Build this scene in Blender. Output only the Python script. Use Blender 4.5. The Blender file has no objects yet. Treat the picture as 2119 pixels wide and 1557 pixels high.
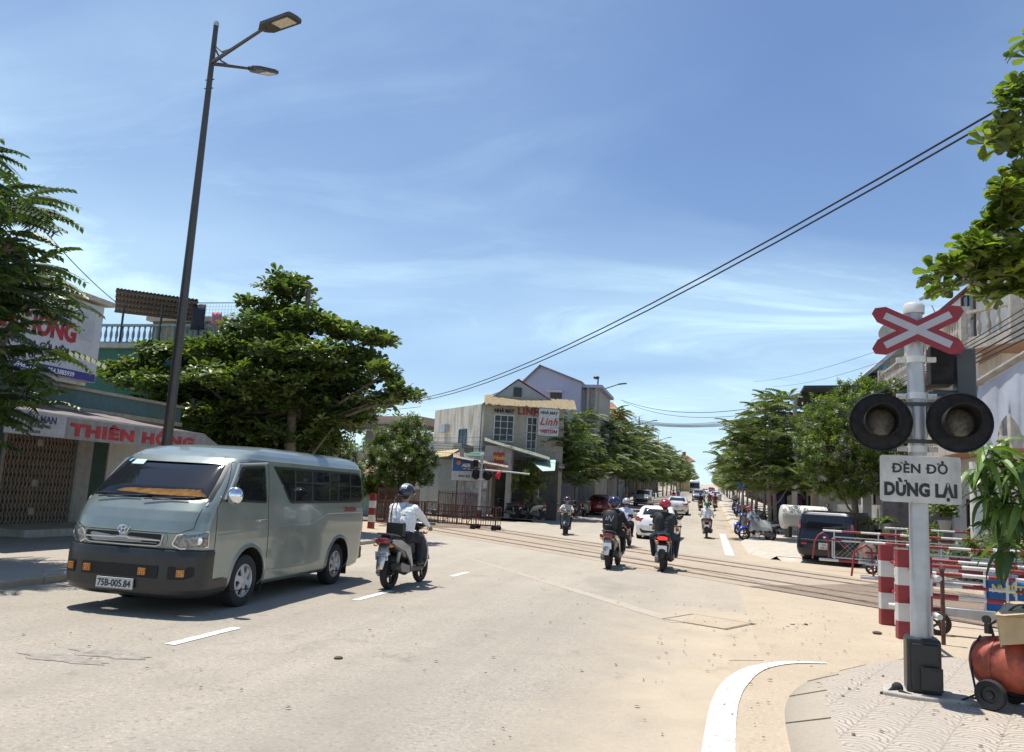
import bpy, bmesh, math, random
import numpy as np
from mathutils import Vector, Matrix, geometry
rnd = random.Random(7)
scene = bpy.context.scene
COL = scene.collection
R = math.radians
# ------------------------------------------------------------------ camera
CAMH = 1.72; YAW, PITCH, ROLL, FPX = 14.3, 8.3, 3.2, 1640.0
cam_d = bpy.data.cameras.new('camera'); cam = bpy.data.objects.new('camera', cam_d); COL.objects.link(cam)
cam_d.sensor_width = 36.0; cam_d.lens = FPX/2119*36.0; cam_d.clip_start = 0.1; cam_d.clip_end = 4000
CAMR = Matrix.Rotation(R(YAW), 3, 'Z') @ Matrix.Rotation(R(90+PITCH), 3, 'X') @ Matrix.Rotation(R(ROLL), 3, 'Z')
cam.matrix_world = Matrix.Translation((0, 0, CAMH)) @ CAMR.to_4x4()
scene.camera = cam
# ------------------------------------------------------------------ world and sun
SUN_EL = 76.5
sun_dir = Vector((-0.96*math.cos(R(SUN_EL)), 0.28*math.cos(R(SUN_EL)), math.sin(R(SUN_EL))))   # towards the sun
world = bpy.data.worlds.new('World'); scene.world = world; world.use_nodes = True
wt = world.node_tree; wt.nodes.clear()
def wn(t, **k):
    n = wt.nodes.new(t)
    for a, b in k.items(): setattr(n, a, b)
    return n
w_out = wn('ShaderNodeOutputWorld'); w_bg = wn('ShaderNodeBackground'); w_sky = wn('ShaderNodeTexSky')
w_sky.sky_type = 'NISHITA'; w_sky.sun_disc = False; w_sky.sun_elevation = R(SUN_EL)
w_sky.sun_rotation = math.atan2(sun_dir.x, sun_dir.y); w_sky.air_density = 1.0; w_sky.dust_density = 0.6; w_sky.ozone_density = 2.0
w_bg.inputs['Strength'].default_value = 0.100
# thin cirrus: noise on the sky plane, fading in towards the horizon
w_geo = wn('ShaderNodeTexCoord'); w_sep = wn('ShaderNodeSeparateXYZ'); wt.links.new(w_geo.outputs['Generated'], w_sep.inputs[0])
def wmath(op, a, b=None, clamp=False):
    n = wn('ShaderNodeMath', operation=op); n.use_clamp = clamp
    for i, v in enumerate((a, b)):
        if v is None: continue
        if isinstance(v, (int, float)): n.inputs[i].default_value = v
        else: wt.links.new(v, n.inputs[i])
    return n.outputs[0]
zc = wmath('MAXIMUM', w_sep.outputs['Z'], 0.0)
zz = wmath('ADD', zc, 0.22)
cx = wmath('DIVIDE', w_sep.outputs['X'], zz); cy = wmath('DIVIDE', w_sep.outputs['Y'], zz)
w_cmb = wn('ShaderNodeCombineXYZ'); wt.links.new(cx, w_cmb.inputs[0]); wt.links.new(cy, w_cmb.inputs[1])
w_map = wn('ShaderNodeMapping'); wt.links.new(w_cmb.outputs[0], w_map.inputs[0])
w_map.inputs['Rotation'].default_value = (0, 0, R(-52)); w_map.inputs['Scale'].default_value = (0.42, 0.85, 1)
w_map.inputs['Location'].default_value = (4.4, 1.2, 0)
def wnoise(sc, det, ro, dist, src):
    n = wn('ShaderNodeTexNoise'); wt.links.new(src, n.inputs['Vector'])
    for k_, v_ in (('Scale', sc), ('Detail', det), ('Roughness', ro), ('Distortion', dist)): n.inputs[k_].default_value = v_
    return n.outputs['Fac']
def wrange(x, a, b, c=0.0, d=1.0):
    n = wn('ShaderNodeMapRange'); n.clamp = True; wt.links.new(x, n.inputs[0])
    for i, v in enumerate((a, b, c, d)): n.inputs[i+1].default_value = v
    return n.outputs[0]
veil = wrange(wnoise(0.75, 5, 0.45, 0.6, w_map.outputs[0]), 0.40, 0.66)          # broad soft veils
wisp = wrange(wnoise(2.4, 10, 0.62, 1.1, w_map.outputs[0]), 0.46, 0.74)          # fine wisps inside them
cloud = wmath('ADD', wmath('MULTIPLY', veil, 0.62), wmath('MULTIPLY', wmath('MULTIPLY', veil, wisp), 1.25))
low = wmath('SUBTRACT', 1.0, wmath('MULTIPLY', zc, 1.35), True)
low = wmath('POWER', low, 1.9)
cl = wmath('MULTIPLY', cloud, wmath('ADD', wmath('MULTIPLY', low, 1.5), 0.06), True)
w_hor = wmath('MULTIPLY', wmath('POWER', wmath('SUBTRACT', 1.0, zc, True), 7.0), 0.56)
cl = wmath('ADD', cl, w_hor, True)
w_mix = wn('ShaderNodeMixRGB'); w_mix.blend_type = 'MIX'
w_tint = wn('ShaderNodeMixRGB'); w_tint.blend_type = 'MULTIPLY'; w_tint.inputs[0].default_value = 1.0
wt.links.new(w_sky.outputs[0], w_tint.inputs[1]); w_tint.inputs[2].default_value = (0.90, 0.97, 1.09, 1)
wt.links.new(cl, w_mix.inputs[0]); wt.links.new(w_tint.outputs[0], w_mix.inputs[1]); w_mix.inputs[2].default_value = (5.9, 8.1, 9.2, 1)
wt.links.new(w_mix.outputs[0], w_bg.inputs['Color']); wt.links.new(w_bg.outputs[0], w_out.inputs[0])
sun_d = bpy.data.lights.new('sun', 'SUN'); sun = bpy.data.objects.new('sun', sun_d); COL.objects.link(sun)
sun_d.energy = 4.6; sun_d.angle = R(0.55); sun_d.color = (1.0, 0.945, 0.86)
sun.rotation_euler = (-sun_dir).to_track_quat('-Z', 'Y').to_euler()
vs = scene.view_settings; vs.view_transform = 'Standard'; vs.look = 'None'; vs.gamma = 1.0; vs.use_curve_mapping = False
vs.exposure = 0.42
scene.cycles.max_bounces = 6; scene.cycles.transparent_max_bounces = 12
# ------------------------------------------------------------------ measuring: a pixel of the photo and a distance give a real position
def ray(px, py): return CAMR @ Vector(((px-1059.5)/FPX, (778.5-py)/FPX, -1))
def at(px, py, Y):
    d = ray(px, py); t = Y/d.y; return Vector((d.x*t, Y, CAMH+d.z*t))
def gr(px, py, z=0.0):
    d = ray(px, py); t = (z-CAMH)/d.z; return Vector((d.x*t, d.y*t, z))
def zt(Y):
    return 0.024*(Y-42) if Y > 150 else 0.144*math.log1p(math.exp((Y-42)/6.0))
# ------------------------------------------------------------------ materials
MATS = {}
def M(name, col, rough=0.65, metal=0.0, var=0.12, nscale=6.0, bump=0.0, bscale=60.0, coat=0.0, stain=0.0, spec=0.5, emit=None, trans=0.0):
    if name in MATS: return MATS[name]
    m = bpy.data.materials.new(name); m.use_nodes = True; nt = m.node_tree; b = nt.nodes['Principled BSDF']
    b.inputs['Roughness'].default_value = rough; b.inputs['Metallic'].default_value = metal
    b.inputs['Coat Weight'].default_value = coat; b.inputs['Coat Roughness'].default_value = 0.05
    b.inputs['Specular IOR Level'].default_value = spec
    if trans: b.inputs['Transmission Weight'].default_value = trans
    tc = nt.nodes.new('ShaderNodeTexCoord')
    c = tuple(col)+(1,)
    last = None
    if var > 0:
        no = nt.nodes.new('ShaderNodeTexNoise'); no.inputs['Scale'].default_value = nscale; no.inputs['Detail'].default_value = 5; no.inputs['Roughness'].default_value = 0.6
        nt.links.new(tc.outputs['Object'], no.inputs['Vector'])
        r = nt.nodes.new('ShaderNodeValToRGB'); nt.links.new(no.outputs['Fac'], r.inputs[0])
        lo = tuple(max(0, x*(1-var*1.6)) for x in col)+(1,); hi = tuple(min(1, x*(1+var*1.3)) for x in col)+(1,)
        r.color_ramp.elements[0].position = 0.3; r.color_ramp.elements[0].color = lo
        r.color_ramp.elements[1].position = 0.72; r.color_ramp.elements[1].color = hi
        last = r.outputs[0]
        rr = nt.nodes.new('ShaderNodeMapRange'); nt.links.new(no.outputs['Fac'], rr.inputs[0])
        rr.inputs[3].default_value = max(0.02, rough-0.06); rr.inputs[4].default_value = min(1, rough+0.08); nt.links.new(rr.outputs[0], b.inputs['Roughness'])
    if stain > 0:
        no2 = nt.nodes.new('ShaderNodeTexNoise'); mp = nt.nodes.new('ShaderNodeMapping'); mp.inputs['Scale'].default_value = (2.2, 2.2, 0.35)
        nt.links.new(tc.outputs['Object'], mp.inputs[0]); nt.links.new(mp.outputs[0], no2.inputs['Vector']); no2.inputs['Scale'].default_value = 1.3; no2.inputs['Detail'].default_value = 8; no2.inputs['Roughness'].default_value = 0.7
        mr = nt.nodes.new('ShaderNodeMapRange'); nt.links.new(no2.outputs['Fac'], mr.inputs[0]); mr.inputs[1].default_value = 0.48; mr.inputs[2].default_value = 0.72; mr.inputs[4].default_value = stain
        mx = nt.nodes.new('ShaderNodeMixRGB'); mx.blend_type = 'MIX'; nt.links.new(mr.outputs[0], mx.inputs[0])
        if last: nt.links.new(last, mx.inputs[1])
        else: mx.inputs[1].default_value = c
        mx.inputs[2].default_value = (col[0]*0.28+0.01, col[1]*0.27+0.01, col[2]*0.24+0.008, 1); last = mx.outputs[0]
    if last: nt.links.new(last, b.inputs['Base Color'])
    else: b.inputs['Base Color'].default_value = c
    if bump > 0:
        n3 = nt.nodes.new('ShaderNodeTexNoise'); n3.inputs['Scale'].default_value = bscale; n3.inputs['Detail'].default_value = 4; nt.links.new(tc.outputs['Object'], n3.inputs['Vector'])
        bp = nt.nodes.new('ShaderNodeBump'); bp.inputs['Strength'].default_value = bump; bp.inputs['Distance'].default_value = 0.02; nt.links.new(n3.outputs['Fac'], bp.inputs['Height']); nt.links.new(bp.outputs[0], b.inputs['Normal'])
    if emit:
        b.inputs['Emission Color'].default_value = tuple(emit[:3])+(1,); b.inputs['Emission Strength'].default_value = emit[3]
    MATS[name] = m; return m
def leafmat(name, dark, light, rough=0.45, trans=0.28):
    if name in MATS: return MATS[name]
    m = bpy.data.materials.new(name); m.use_nodes = True; nt = m.node_tree; b = nt.nodes['Principled BSDF']; out = nt.nodes['Material Output']
    g = nt.nodes.new('ShaderNodeNewGeometry'); r = nt.nodes.new('ShaderNodeValToRGB')
    nt.links.new(g.outputs['Random Per Island'], r.inputs[0])
    e = r.color_ramp.elements; e[0].position = 0.0; e[0].color = tuple(dark)+(1,); e[1].position = 0.93; e[1].color = tuple(light)+(1,)
    e2 = r.color_ramp.elements.new(1.0); e2.color = (light[0]*1.5, light[1]*1.25, light[2]*0.8, 1)
    nt.links.new(r.outputs[0], b.inputs['Base Color']); b.inputs['Roughness'].default_value = rough; b.inputs['Specular IOR Level'].default_value = 0.45
    t = nt.nodes.new('ShaderNodeBsdfTranslucent'); mu = nt.nodes.new('ShaderNodeMixRGB'); mu.blend_type = 'MULTIPLY'; mu.inputs[0].default_value = 1.0
    nt.links.new(r.outputs[0], mu.inputs[1]); mu.inputs[2].default_value = (1.7, 2.0, 0.7, 1); nt.links.new(mu.outputs[0], t.inputs['Color'])
    ms = nt.nodes.new('ShaderNodeMixShader'); ms.inputs[0].default_value = trans
    nt.links.new(b.outputs[0], ms.inputs[1]); nt.links.new(t.outputs[0], ms.inputs[2]); nt.links.new(ms.outputs[0], out.inputs[0])
    MATS[name] = m; return m
def glassmat(name, tint=(0.02, 0.025, 0.03), see=0.35, rough=0.03):
    if name in MATS: return MATS[name]
    m = bpy.data.materials.new(name); m.use_nodes = True; nt = m.node_tree; b = nt.nodes['Principled BSDF']; out = nt.nodes['Material Output']
    b.inputs['Base Color'].default_value = tuple(tint)+(1,); b.inputs['Roughness'].default_value = rough; b.inputs['Specular IOR Level'].default_value = 0.6
    t = nt.nodes.new('ShaderNodeBsdfTransparent'); t.inputs[0].default_value = (0.75, 0.8, 0.8, 1)
    fr = nt.nodes.new('ShaderNodeFresnel'); fr.inputs[0].default_value = 1.5
    sub = nt.nodes.new('ShaderNodeMath'); sub.operation = 'SUBTRACT'; sub.use_clamp = True; sub.inputs[0].default_value = see
    nt.links.new(fr.outputs[0], sub.inputs[1])
    ms = nt.nodes.new('ShaderNodeMixShader'); nt.links.new(sub.outputs[0], ms.inputs[0]); nt.links.new(b.outputs[0], ms.inputs[1]); nt.links.new(t.outputs[0], ms.inputs[2]); nt.links.new(ms.outputs[0], out.inputs[0])
    MATS[name] = m; return m
# ------------------------------------------------------------------ mesh building
def frame(p0, p1):
    d = (Vector(p1)-Vector(p0)); L = d.length; d.normalize()
    up = Vector((0, 0, 1)) if abs(d.z) < 0.95 else Vector((1, 0, 0))
    a = d.cross(up).normalized(); b = a.cross(d).normalized()
    return a, b, d, L
class MB:
    def __init__(s): s.v = []; s.f = []; s.m = []; s.s = []
    def add(s, vs_, fs, mi=0, smooth=False, T=None):
        o = len(s.v)
        for v in vs_:
            v = Vector(v)
            s.v.append(T @ v if T is not None else v)
        for f in fs: s.f.append([i+o for i in f]); s.m.append(mi); s.s.append(smooth)
        return s
    def box(s, x0, x1, y0, y1, z0, z1, mi=0, T=None):
        return s.add([(x0,y0,z0),(x1,y0,z0),(x1,y1,z0),(x0,y1,z0),(x0,y0,z1),(x1,y0,z1),(x1,y1,z1),(x0,y1,z1)],
              [(0,3,2,1),(4,5,6,7),(0,1,5,4),(1,2,6,5),(2,3,7,6),(3,0,4,7)], mi, False, T)
    def bar(s, p0, p1, w=0.03, h=None, mi=0, T=None):
        h = h or w; a, b, d, L = frame(p0, p1); p0 = Vector(p0); p1 = Vector(p1); q = []
        for p in (p0, p1):
            for i, j in ((-1,-1),(1,-1),(1,1),(-1,1)): q.append(p+a*i*w/2+b*j*h/2)
        return s.add(q, [(0,1,2,3),(7,6,5,4),(0,4,5,1),(1,5,6,2),(2,6,7,3),(3,7,4,0)], mi, False, T)
    def tube(s, pts, r=0.02, n=8, mi=0, caps=True, T=None, smooth=True):
        pts = [Vector(p) for p in pts]; k = len(pts); rr = r if isinstance(r, (list, tuple)) else [r]*k
        vv = []; prev = None
        for i, p in enumerate(pts):
            d = (pts[min(i+1, k-1)]-pts[max(i-1, 0)]).normalized()
            if prev is None:
                up = Vector((0, 0, 1)) if abs(d.z) < 0.95 else Vector((1, 0, 0)); a = d.cross(up).normalized()
            else: a = (prev - d*prev.dot(d)).normalized()
            prev = a; b = d.cross(a)
            for j in range(n):
                t = 2*math.pi*j/n; vv.append(p+(a*math.cos(t)+b*math.sin(t))*rr[i])
        ff = []
        for i in range(k-1):
            for j in range(n): ff.append((i*n+j, i*n+(j+1) % n, (i+1)*n+(j+1) % n, (i+1)*n+j))
        s.add(vv, ff, mi, smooth, T)
        if caps:
            s.add(vv[:n], [tuple(range(n))[::-1]], mi, False, T); s.add(vv[-n:], [tuple(range(n))], mi, False, T)
        return s
    def cyl(s, p0, p1, r0, r1=None, n=16, mi=0, T=None, caps=True):
        return s.tube([p0, p1], [r0, r0 if r1 is None else r1], n, mi, caps, T)
    def lathe(s, prof, n=20, mi=0, T=None, smooth=True, ax='z', off=(0,0,0)):
        vv = []; off = Vector(off)
        for r, z in prof:
            for j in range(n):
                t = 2*math.pi*j/n; c, q = r*math.cos(t), r*math.sin(t)
                p = Vector((c, q, z)) if ax == 'z' else (Vector((z, c, q)) if ax == 'x' else Vector((q, z, c)))
                vv.append(p+off)
        ff = []
        for i in range(len(prof)-1):
            for j in range(n): ff.append((i*n+j, i*n+(j+1) % n, (i+1)*n+(j+1) % n, (i+1)*n+j))
        return s.add(vv, ff, mi, smooth, T)
    def ell(s, c, r, nu=16, nv=10, mi=0, T=None):
        c = Vector(c); vv = []; ff = []
        for i in range(nv+1):
            ph = math.pi*i/nv
            for j in range(nu):
                t = 2*math.pi*j/nu; vv.append(c+Vector((r[0]*math.sin(ph)*math.cos(t), r[1]*math.sin(ph)*math.sin(t), r[2]*math.cos(ph))))
        for i in range(nv):
            for j in range(nu): ff.append((i*nu+j, (i+1)*nu+j, (i+1)*nu+(j+1) % nu, i*nu+(j+1) % nu))
        return s.add(vv, ff, mi, True, T)
    def prism(s, poly, z0, z1, mi=0, T=None, ax='z'):
        n = len(poly); q = []
        for z in (z0, z1):
            for a, b in poly: q.append((a, b, z) if ax == 'z' else ((z, a, b) if ax == 'x' else (a, z, b)))
        return s.add(q, [tuple(range(n))[::-1], tuple(range(n, 2*n))]+[(i, (i+1) % n, n+(i+1) % n, n+i) for i in range(n)], mi, False, T)
    def quad(s, a, b, c, d, mi=0, T=None): return s.add([a, b, c, d], [(0, 1, 2, 3)], mi, False, T)
    def build(s, name, mats, parent=None, bevel=0, loc=None, fixn=True):
        me = bpy.data.meshes.new(name); me.from_pydata([tuple(v) for v in s.v], [], s.f)
        if not isinstance(mats, (list, tuple)): mats = [mats]
        for m in mats: me.materials.append(m)
        me.polygons.foreach_set('material_index', s.m); me.polygons.foreach_set('use_smooth', s.s)
        if fixn:
            bm = bmesh.new(); bm.from_mesh(me); bmesh.ops.remove_doubles(bm, verts=bm.verts, dist=1e-5)
            bmesh.ops.recalc_face_normals(bm, faces=bm.faces); bm.to_mesh(me); bm.free()
        me.update()
        if any(s.s) and fixn:
            try: me.set_sharp_from_angle(angle=R(45))
            except Exception: pass
        o = bpy.data.objects.new(name, me); COL.objects.link(o)
        if parent: o.parent = parent
        if loc is not None: o.location = loc
        if bevel:
            b = o.modifiers.new('bevel', 'BEVEL'); b.width = bevel; b.segments = 2; b.limit_method = 'ANGLE'; b.angle_limit = R(40)
        return o
def np_mesh(name, V, F, mat, parent=None, smooth=False):
    V = np.asarray(V, dtype=np.float32); F = np.asarray(F, dtype=np.int32); k = F.shape[1]
    me = bpy.data.meshes.new(name); me.vertices.add(len(V)); me.vertices.foreach_set('co', V.ravel())
    me.loops.add(F.size); me.loops.foreach_set('vertex_index', F.ravel()); me.polygons.add(len(F))
    me.polygons.foreach_set('loop_start', np.arange(0, F.size, k, dtype=np.int32)); me.update(calc_edges=True)
    me.polygons.foreach_set('use_smooth', np.full(len(F), smooth)); me.materials.append(mat)
    o = bpy.data.objects.new(name, me); COL.objects.link(o)
    if parent: o.parent = parent
    return o
def thing(name, label, cat, loc=(0, 0, 0), rz=0.0, group=None):
    o = bpy.data.objects.new(name, None); o.empty_display_size = 0.2; COL.objects.link(o)
    o.location = loc; o.rotation_euler = (0, 0, rz); return tag(o, label, cat, group)
def tag(o, label, cat, group=None):
    o['label'] = label; o['category'] = cat
    if group: o['group'] = group
    return o
def struct(o, kind='structure', label=None, cat=None):
    o['kind'] = kind
    if label: o['label'] = label
    if cat: o['category'] = cat
    return o
KIDS = {}
def copy_tree(o, parent=None):
    c = o.copy(); COL.objects.link(c)
    if parent: c.parent = parent
    for ch in list(o.children): copy_tree(ch, c)
    return c
def dup(o, loc, rz, label, group=None, scale=None):
    c = copy_tree(o); c.location = loc; c.rotation_euler = (0, 0, rz); c['label'] = label
    if group: c['group'] = group
    if scale: c.scale = scale
    return c
def text(s_, size, mat, parent, T, name='lettering', bold=0.0, extrude=0.002, align='CENTER', sx=1.0, width=None, space=1.0, font_shear=0.0):
    """real letters as a mesh; lies in local XZ (reads along +x, faces -y) after T"""
    def mk(st):
        c = bpy.data.curves.new('t', 'FONT'); c.body = st; c.size = size; c.extrude = extrude; c.offset = bold; c.space_character = space; c.shear = font_shear
        c.resolution_u = 3
        o = bpy.data.objects.new('t', c); COL.objects.link(o); dg = bpy.context.evaluated_depsgraph_get(); e = o.evaluated_get(dg)
        me = bpy.data.meshes.new_from_object(e); bpy.data.objects.remove(o); bpy.data.curves.remove(c); return me
    plain = s_.replace('Đ', 'D'); me = mk(plain)
    v = np.array([x.co[:] for x in me.vertices]); x0, x1 = v[:, 0].min(), v[:, 0].max()
    if width: sx = width/(x1-x0)
    bars = []
    for i, ch in enumerate(s_):
        if ch == 'Đ':
            mm = mk(plain[:i+1]); w = np.array([x.co[:] for x in mm.vertices]); xr = w[:, 0].max(); bpy.data.meshes.remove(mm)
            mm = mk('D'); wd = np.array([x.co[:] for x in mm.vertices]); bpy.data.meshes.remove(mm)
            bars.append(xr-(wd[:, 0].max()-wd[:, 0].min()))
    bm = bmesh.new(); bm.from_mesh(me)
    for bx_ in bars:
        r = bmesh.ops.create_cube(bm, size=1.0)
        for q in r['verts']:
            q.co = Vector((bx_+size*0.07+q.co.x*size*0.30, size*0.355+q.co.y*(size*0.075+bold), q.co.z*(2*extrude+0.002)))
    off = (x0+x1)/2 if align == 'CENTER' else x0
    for q in bm.verts:
        x, y, z = q.co; q.co = T @ Vector(((x-off)*sx, -z, y))
    bm.to_mesh(me); bm.free(); me.materials.clear(); me.materials.append(mat)
    for p in me.polygons: p.material_index = 0
    o = bpy.data.objects.new(name, me); COL.objects.link(o)
    if parent: o.parent = parent
    return o
def TR(x=0, y=0, z=0, rz=0, rx=0, ry=0):
    return Matrix.Translation((x, y, z)) @ Matrix.Rotation(R(rz), 4, 'Z') @ Matrix.Rotation(R(ry), 4, 'Y') @ Matrix.Rotation(R(rx), 4, 'X')
# ------------------------------------------------------------------ shared materials
mwhite = M('white_paint', (0.60, 0.60, 0.58), 0.45, var=0.05, stain=0.12)
mred = M('red_paint', (0.27, 0.028, 0.035), 0.45, var=0.12, stain=0.15)
mblack = M('black_plastic', (0.018, 0.018, 0.02), 0.45, var=0.1)
mrubber = M('rubber', (0.022, 0.022, 0.024), 0.85, var=0.15, bump=0.15)
mchrome = M('chrome', (0.75, 0.76, 0.78), 0.12, 1.0, var=0.0)
msteel = M('grey_steel', (0.35, 0.36, 0.37), 0.42, 0.8, var=0.1)
mdarksteel = M('dark_steel', (0.06, 0.058, 0.055), 0.5, 0.6, var=0.12)
mrust = M('rusty_red_steel', (0.125, 0.058, 0.042), 0.75, 0.2, var=0.3, nscale=12)
mconc = M('concrete', (0.42, 0.39, 0.34), 0.9, var=0.12, bump=0.3, stain=0.25)
mgls = glassmat('dark_window_glass', see=0.0)
mtext_k = M('black_lettering', (0.02, 0.02, 0.022), 0.6, var=0)
mtext_r = M('red_lettering', (0.36, 0.028, 0.035), 0.7, var=0.28, nscale=5, stain=0.3)
mtext_w = M('white_lettering', (0.8, 0.8, 0.8), 0.6, var=0)
# ================================================================== ground, road, pavements
def groundmat(name, base, tint, patch=0.5, speck=0.35, bump=0.25, crack=True, tire=False):
    m = bpy.data.materials.new(name); m.use_nodes = True; nt = m.node_tree; b = nt.nodes['Principled BSDF']
    b.inputs['Roughness'].default_value = 0.88; b.inputs['Specular IOR Level'].default_value = 0.25
    g = nt.nodes.new('ShaderNodeNewGeometry')
    def N(sc, det=6, ro=0.6, mp=None, dist=0.0):
        n = nt.nodes.new('ShaderNodeTexNoise'); n.inputs['Scale'].default_value = sc; n.inputs['Detail'].default_value = det; n.inputs['Roughness'].default_value = ro; n.inputs['Distortion'].default_value = dist
        if mp:
            q = nt.nodes.new('ShaderNodeMapping'); q.inputs['Scale'].default_value = mp[:3]; q.inputs['Rotation'].default_value = (0, 0, R(mp[3])); nt.links.new(g.outputs['Position'], q.inputs[0]); nt.links.new(q.outputs[0], n.inputs['Vector'])
        else: nt.links.new(g.outputs['Position'], n.inputs['Vector'])
        return n.outputs['Fac']
    def MR(x, a, b_, c, d):
        n = nt.nodes.new('ShaderNodeMapRange'); nt.links.new(x, n.inputs[0])
        for i, v in enumerate((a, b_, c, d)): n.inputs[i+1].default_value = v
        return n.outputs[0]
    def MIX(f, a, c, typ='MIX'):
        n = nt.nodes.new('ShaderNodeMixRGB'); n.blend_type = typ
        for i, v in enumerate((f, a, c)):
            if isinstance(v, tuple): n.inputs[i].default_value = v
            elif isinstance(v, (int, float)): n.inputs[i].default_value = v
            else: nt.links.new(v, n.inputs[i])
        return n.outputs[0]
    c = MIX(MR(N(0.16, 5, 0.55), 0.38, 0.62, 0, 1), tuple(base)+(1,), tuple(tint)+(1,))
    c = MIX(MR(N(1.1, 8, 0.72), 0.32, 0.72, 0, patch), c, tuple(x*0.70 for x in base)+(1,))
    c = MIX(MR(N(0.55, 6, 0.7, (1, 0.12, 1, 0)), 0.5, 0.7, 0, patch*0.7), c, tuple(x*0.80 for x in base)+(1,))
    sp = N(28, 4, 0.85); c = MIX(MR(sp, 0.53, 0.64, 0, speck), c, (base[0]*1.55, base[1]*1.5, base[2]*1.45, 1))
    c = MIX(MR(N(19, 4, 0.85), 0.54, 0.66, 0, speck), c, (base[0]*0.4, base[1]*0.4, base[2]*0.4, 1))
    # small dark chips and litter-like stains
    c = MIX(MR(N(7, 4, 0.9, (1.0, 2.2, 1, 20)), 0.655, 0.69, 0, 0.6), c, (base[0]*0.35, base[1]*0.3, base[2]*0.27, 1))
    if crack:
        vo = nt.nodes.new('ShaderNodeTexVoronoi'); vo.feature = 'DISTANCE_TO_EDGE'; vo.inputs['Scale'].default_value = 0.42
        nm = nt.nodes.new('ShaderNodeVectorMath'); nm.operation = 'ADD'; nn = nt.nodes.new('ShaderNodeTexNoise'); nn.inputs['Scale'].default_value = 1.3; nn.inputs['Detail'].default_value = 6
        nt.links.new(g.outputs['Position'], nn.inputs['Vector']); nt.links.new(nn.outputs['Color'], nm.inputs[0]); nt.links.new(g.outputs['Position'], nm.inputs[1]); nt.links.new(nm.outputs[0], vo.inputs['Vector'])
        e = MR(vo.outputs['Distance'], 0.0, 0.012, 0.35, 0); gate = MR(N(0.3, 3), 0.5, 0.56, 0, 1)
        mm = nt.nodes.new('ShaderNodeMath'); mm.operation = 'MULTIPLY'; nt.links.new(e, mm.inputs[0]); nt.links.new(gate, mm.inputs[1])
        c = MIX(mm.outputs[0], c, tuple(x*0.45 for x in base)+(1,))
    c = MIX(MR(N(2.6, 6, .75), .55, .70, 0, .35), c, (base[0]*0.62, base[1]*0.58, base[2]*0.52, 1))
    if tire:
        sx = nt.nodes.new('ShaderNodeSeparateXYZ'); nt.links.new(g.outputs['Position'], sx.inputs[0])
        def MA(op, a, c_=None):
            n = nt.nodes.new('ShaderNodeMath'); n.operation = op; n.use_clamp = False
            for i, v in enumerate((a, c_)):
                if v is None: continue
                if isinstance(v, (int, float)): n.inputs[i].default_value = v
                else: nt.links.new(v, n.inputs[i])
            return n.outputs[0]
        wob = MA('ADD', sx.outputs[0], MA('MULTIPLY', MA('SUBTRACT', N(.9, 7, .7), .5), 2.2))
        sand = MR(wob, -1.6, .15, 0, 1); near = MR(sx.outputs[1], 13.2, 14.0, 1, .25)
        sand = MA('MULTIPLY', sand, near)
        dust = MA('MULTIPLY', MR(sx.outputs[1], 11, 22, 0, .42), MR(N(.5, 6, .65), .3, .7, .4, 1))
        lane = MR(N(.7, 5, .6, (1.3, .06, 1, 0)), .42, .62, 0, .42)
        c = MIX(lane, c, tuple(x*0.72 for x in base)+(1,))
        c = MIX(dust, c, (.50, .44, .35, 1)); c = MIX(sand, c, MIX(MR(N(1.4, 7, .7), .4, .66, 0, .6), (.46, .385, .285, 1), (.36, .29, .21, 1)))
        c = MIX(MR(N(1.7, 5, .7, (1, .6, 1, 30)), .60, .70, 0, .42), c, (.17, .155, .13, 1))
        pat = MR(N(.33, 4, .5, (1, .5, 1, 12)), .60, .64, 0, .35); c = MIX(pat, c, tuple(x*0.62 for x in base)+(1,))
    nt.links.new(c, b.inputs['Base Color'])
    bp = nt.nodes.new('ShaderNodeBump'); bp.inputs['Strength'].default_value = bump; bp.inputs['Distance'].default_value = 0.01
    nt.links.new(sp, bp.inputs['Height']); nt.links.new(bp.outputs[0], b.inputs['Normal'])
    MATS[name] = m; return m
mroad = groundmat('worn_asphalt', (0.345, 0.314, 0.262), (0.400, 0.355, 0.290), 0.5, 0.7, tire=True)
mdirt = groundmat('sandy_concrete', (0.46, 0.385, 0.285), (0.43, 0.355, 0.26), 0.55, 0.4, crack=False)
mpave = groundmat('pavement_concrete', (0.36, 0.325, 0.275), (0.41, 0.36, 0.295), 0.4, 0.4)
mkerb = groundmat('kerb_concrete', (0.36, 0.32, 0.26), (0.40, 0.35, 0.275), 0.3, 0.2, crack=False)
mrail_bed = groundmat('crossing_bed', (0.385, 0.315, 0.24), (0.43, 0.36, 0.275), 0.6, 0.5, crack=False)
mline = M('road_marking', (0.66, 0.65, 0.60), 0.8, var=0.15, nscale=9)
def wornline():
    m = bpy.data.materials.new('worn_road_marking'); m.use_nodes = True; nt = m.node_tree; b = nt.nodes['Principled BSDF']; b.inputs['Roughness'].default_value = 0.85
    g = nt.nodes.new('ShaderNodeNewGeometry'); n = nt.nodes.new('ShaderNodeTexNoise'); n.inputs['Scale'].default_value = 9; n.inputs['Detail'].default_value = 8; n.inputs['Roughness'].default_value = 0.8; nt.links.new(g.outputs['Position'], n.inputs['Vector'])
    r = nt.nodes.new('ShaderNodeValToRGB'); r.color_ramp.elements[0].position = 0.41; r.color_ramp.elements[0].color = (0.38, 0.33, 0.27, 1); r.color_ramp.elements[1].position = 0.49; r.color_ramp.elements[1].color = (0.74, 0.73, 0.70, 1)
    nt.links.new(n.outputs['Fac'], r.inputs[0]); nt.links.new(r.outputs[0], b.inputs['Base Color']); return m
mworn = wornline()
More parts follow.
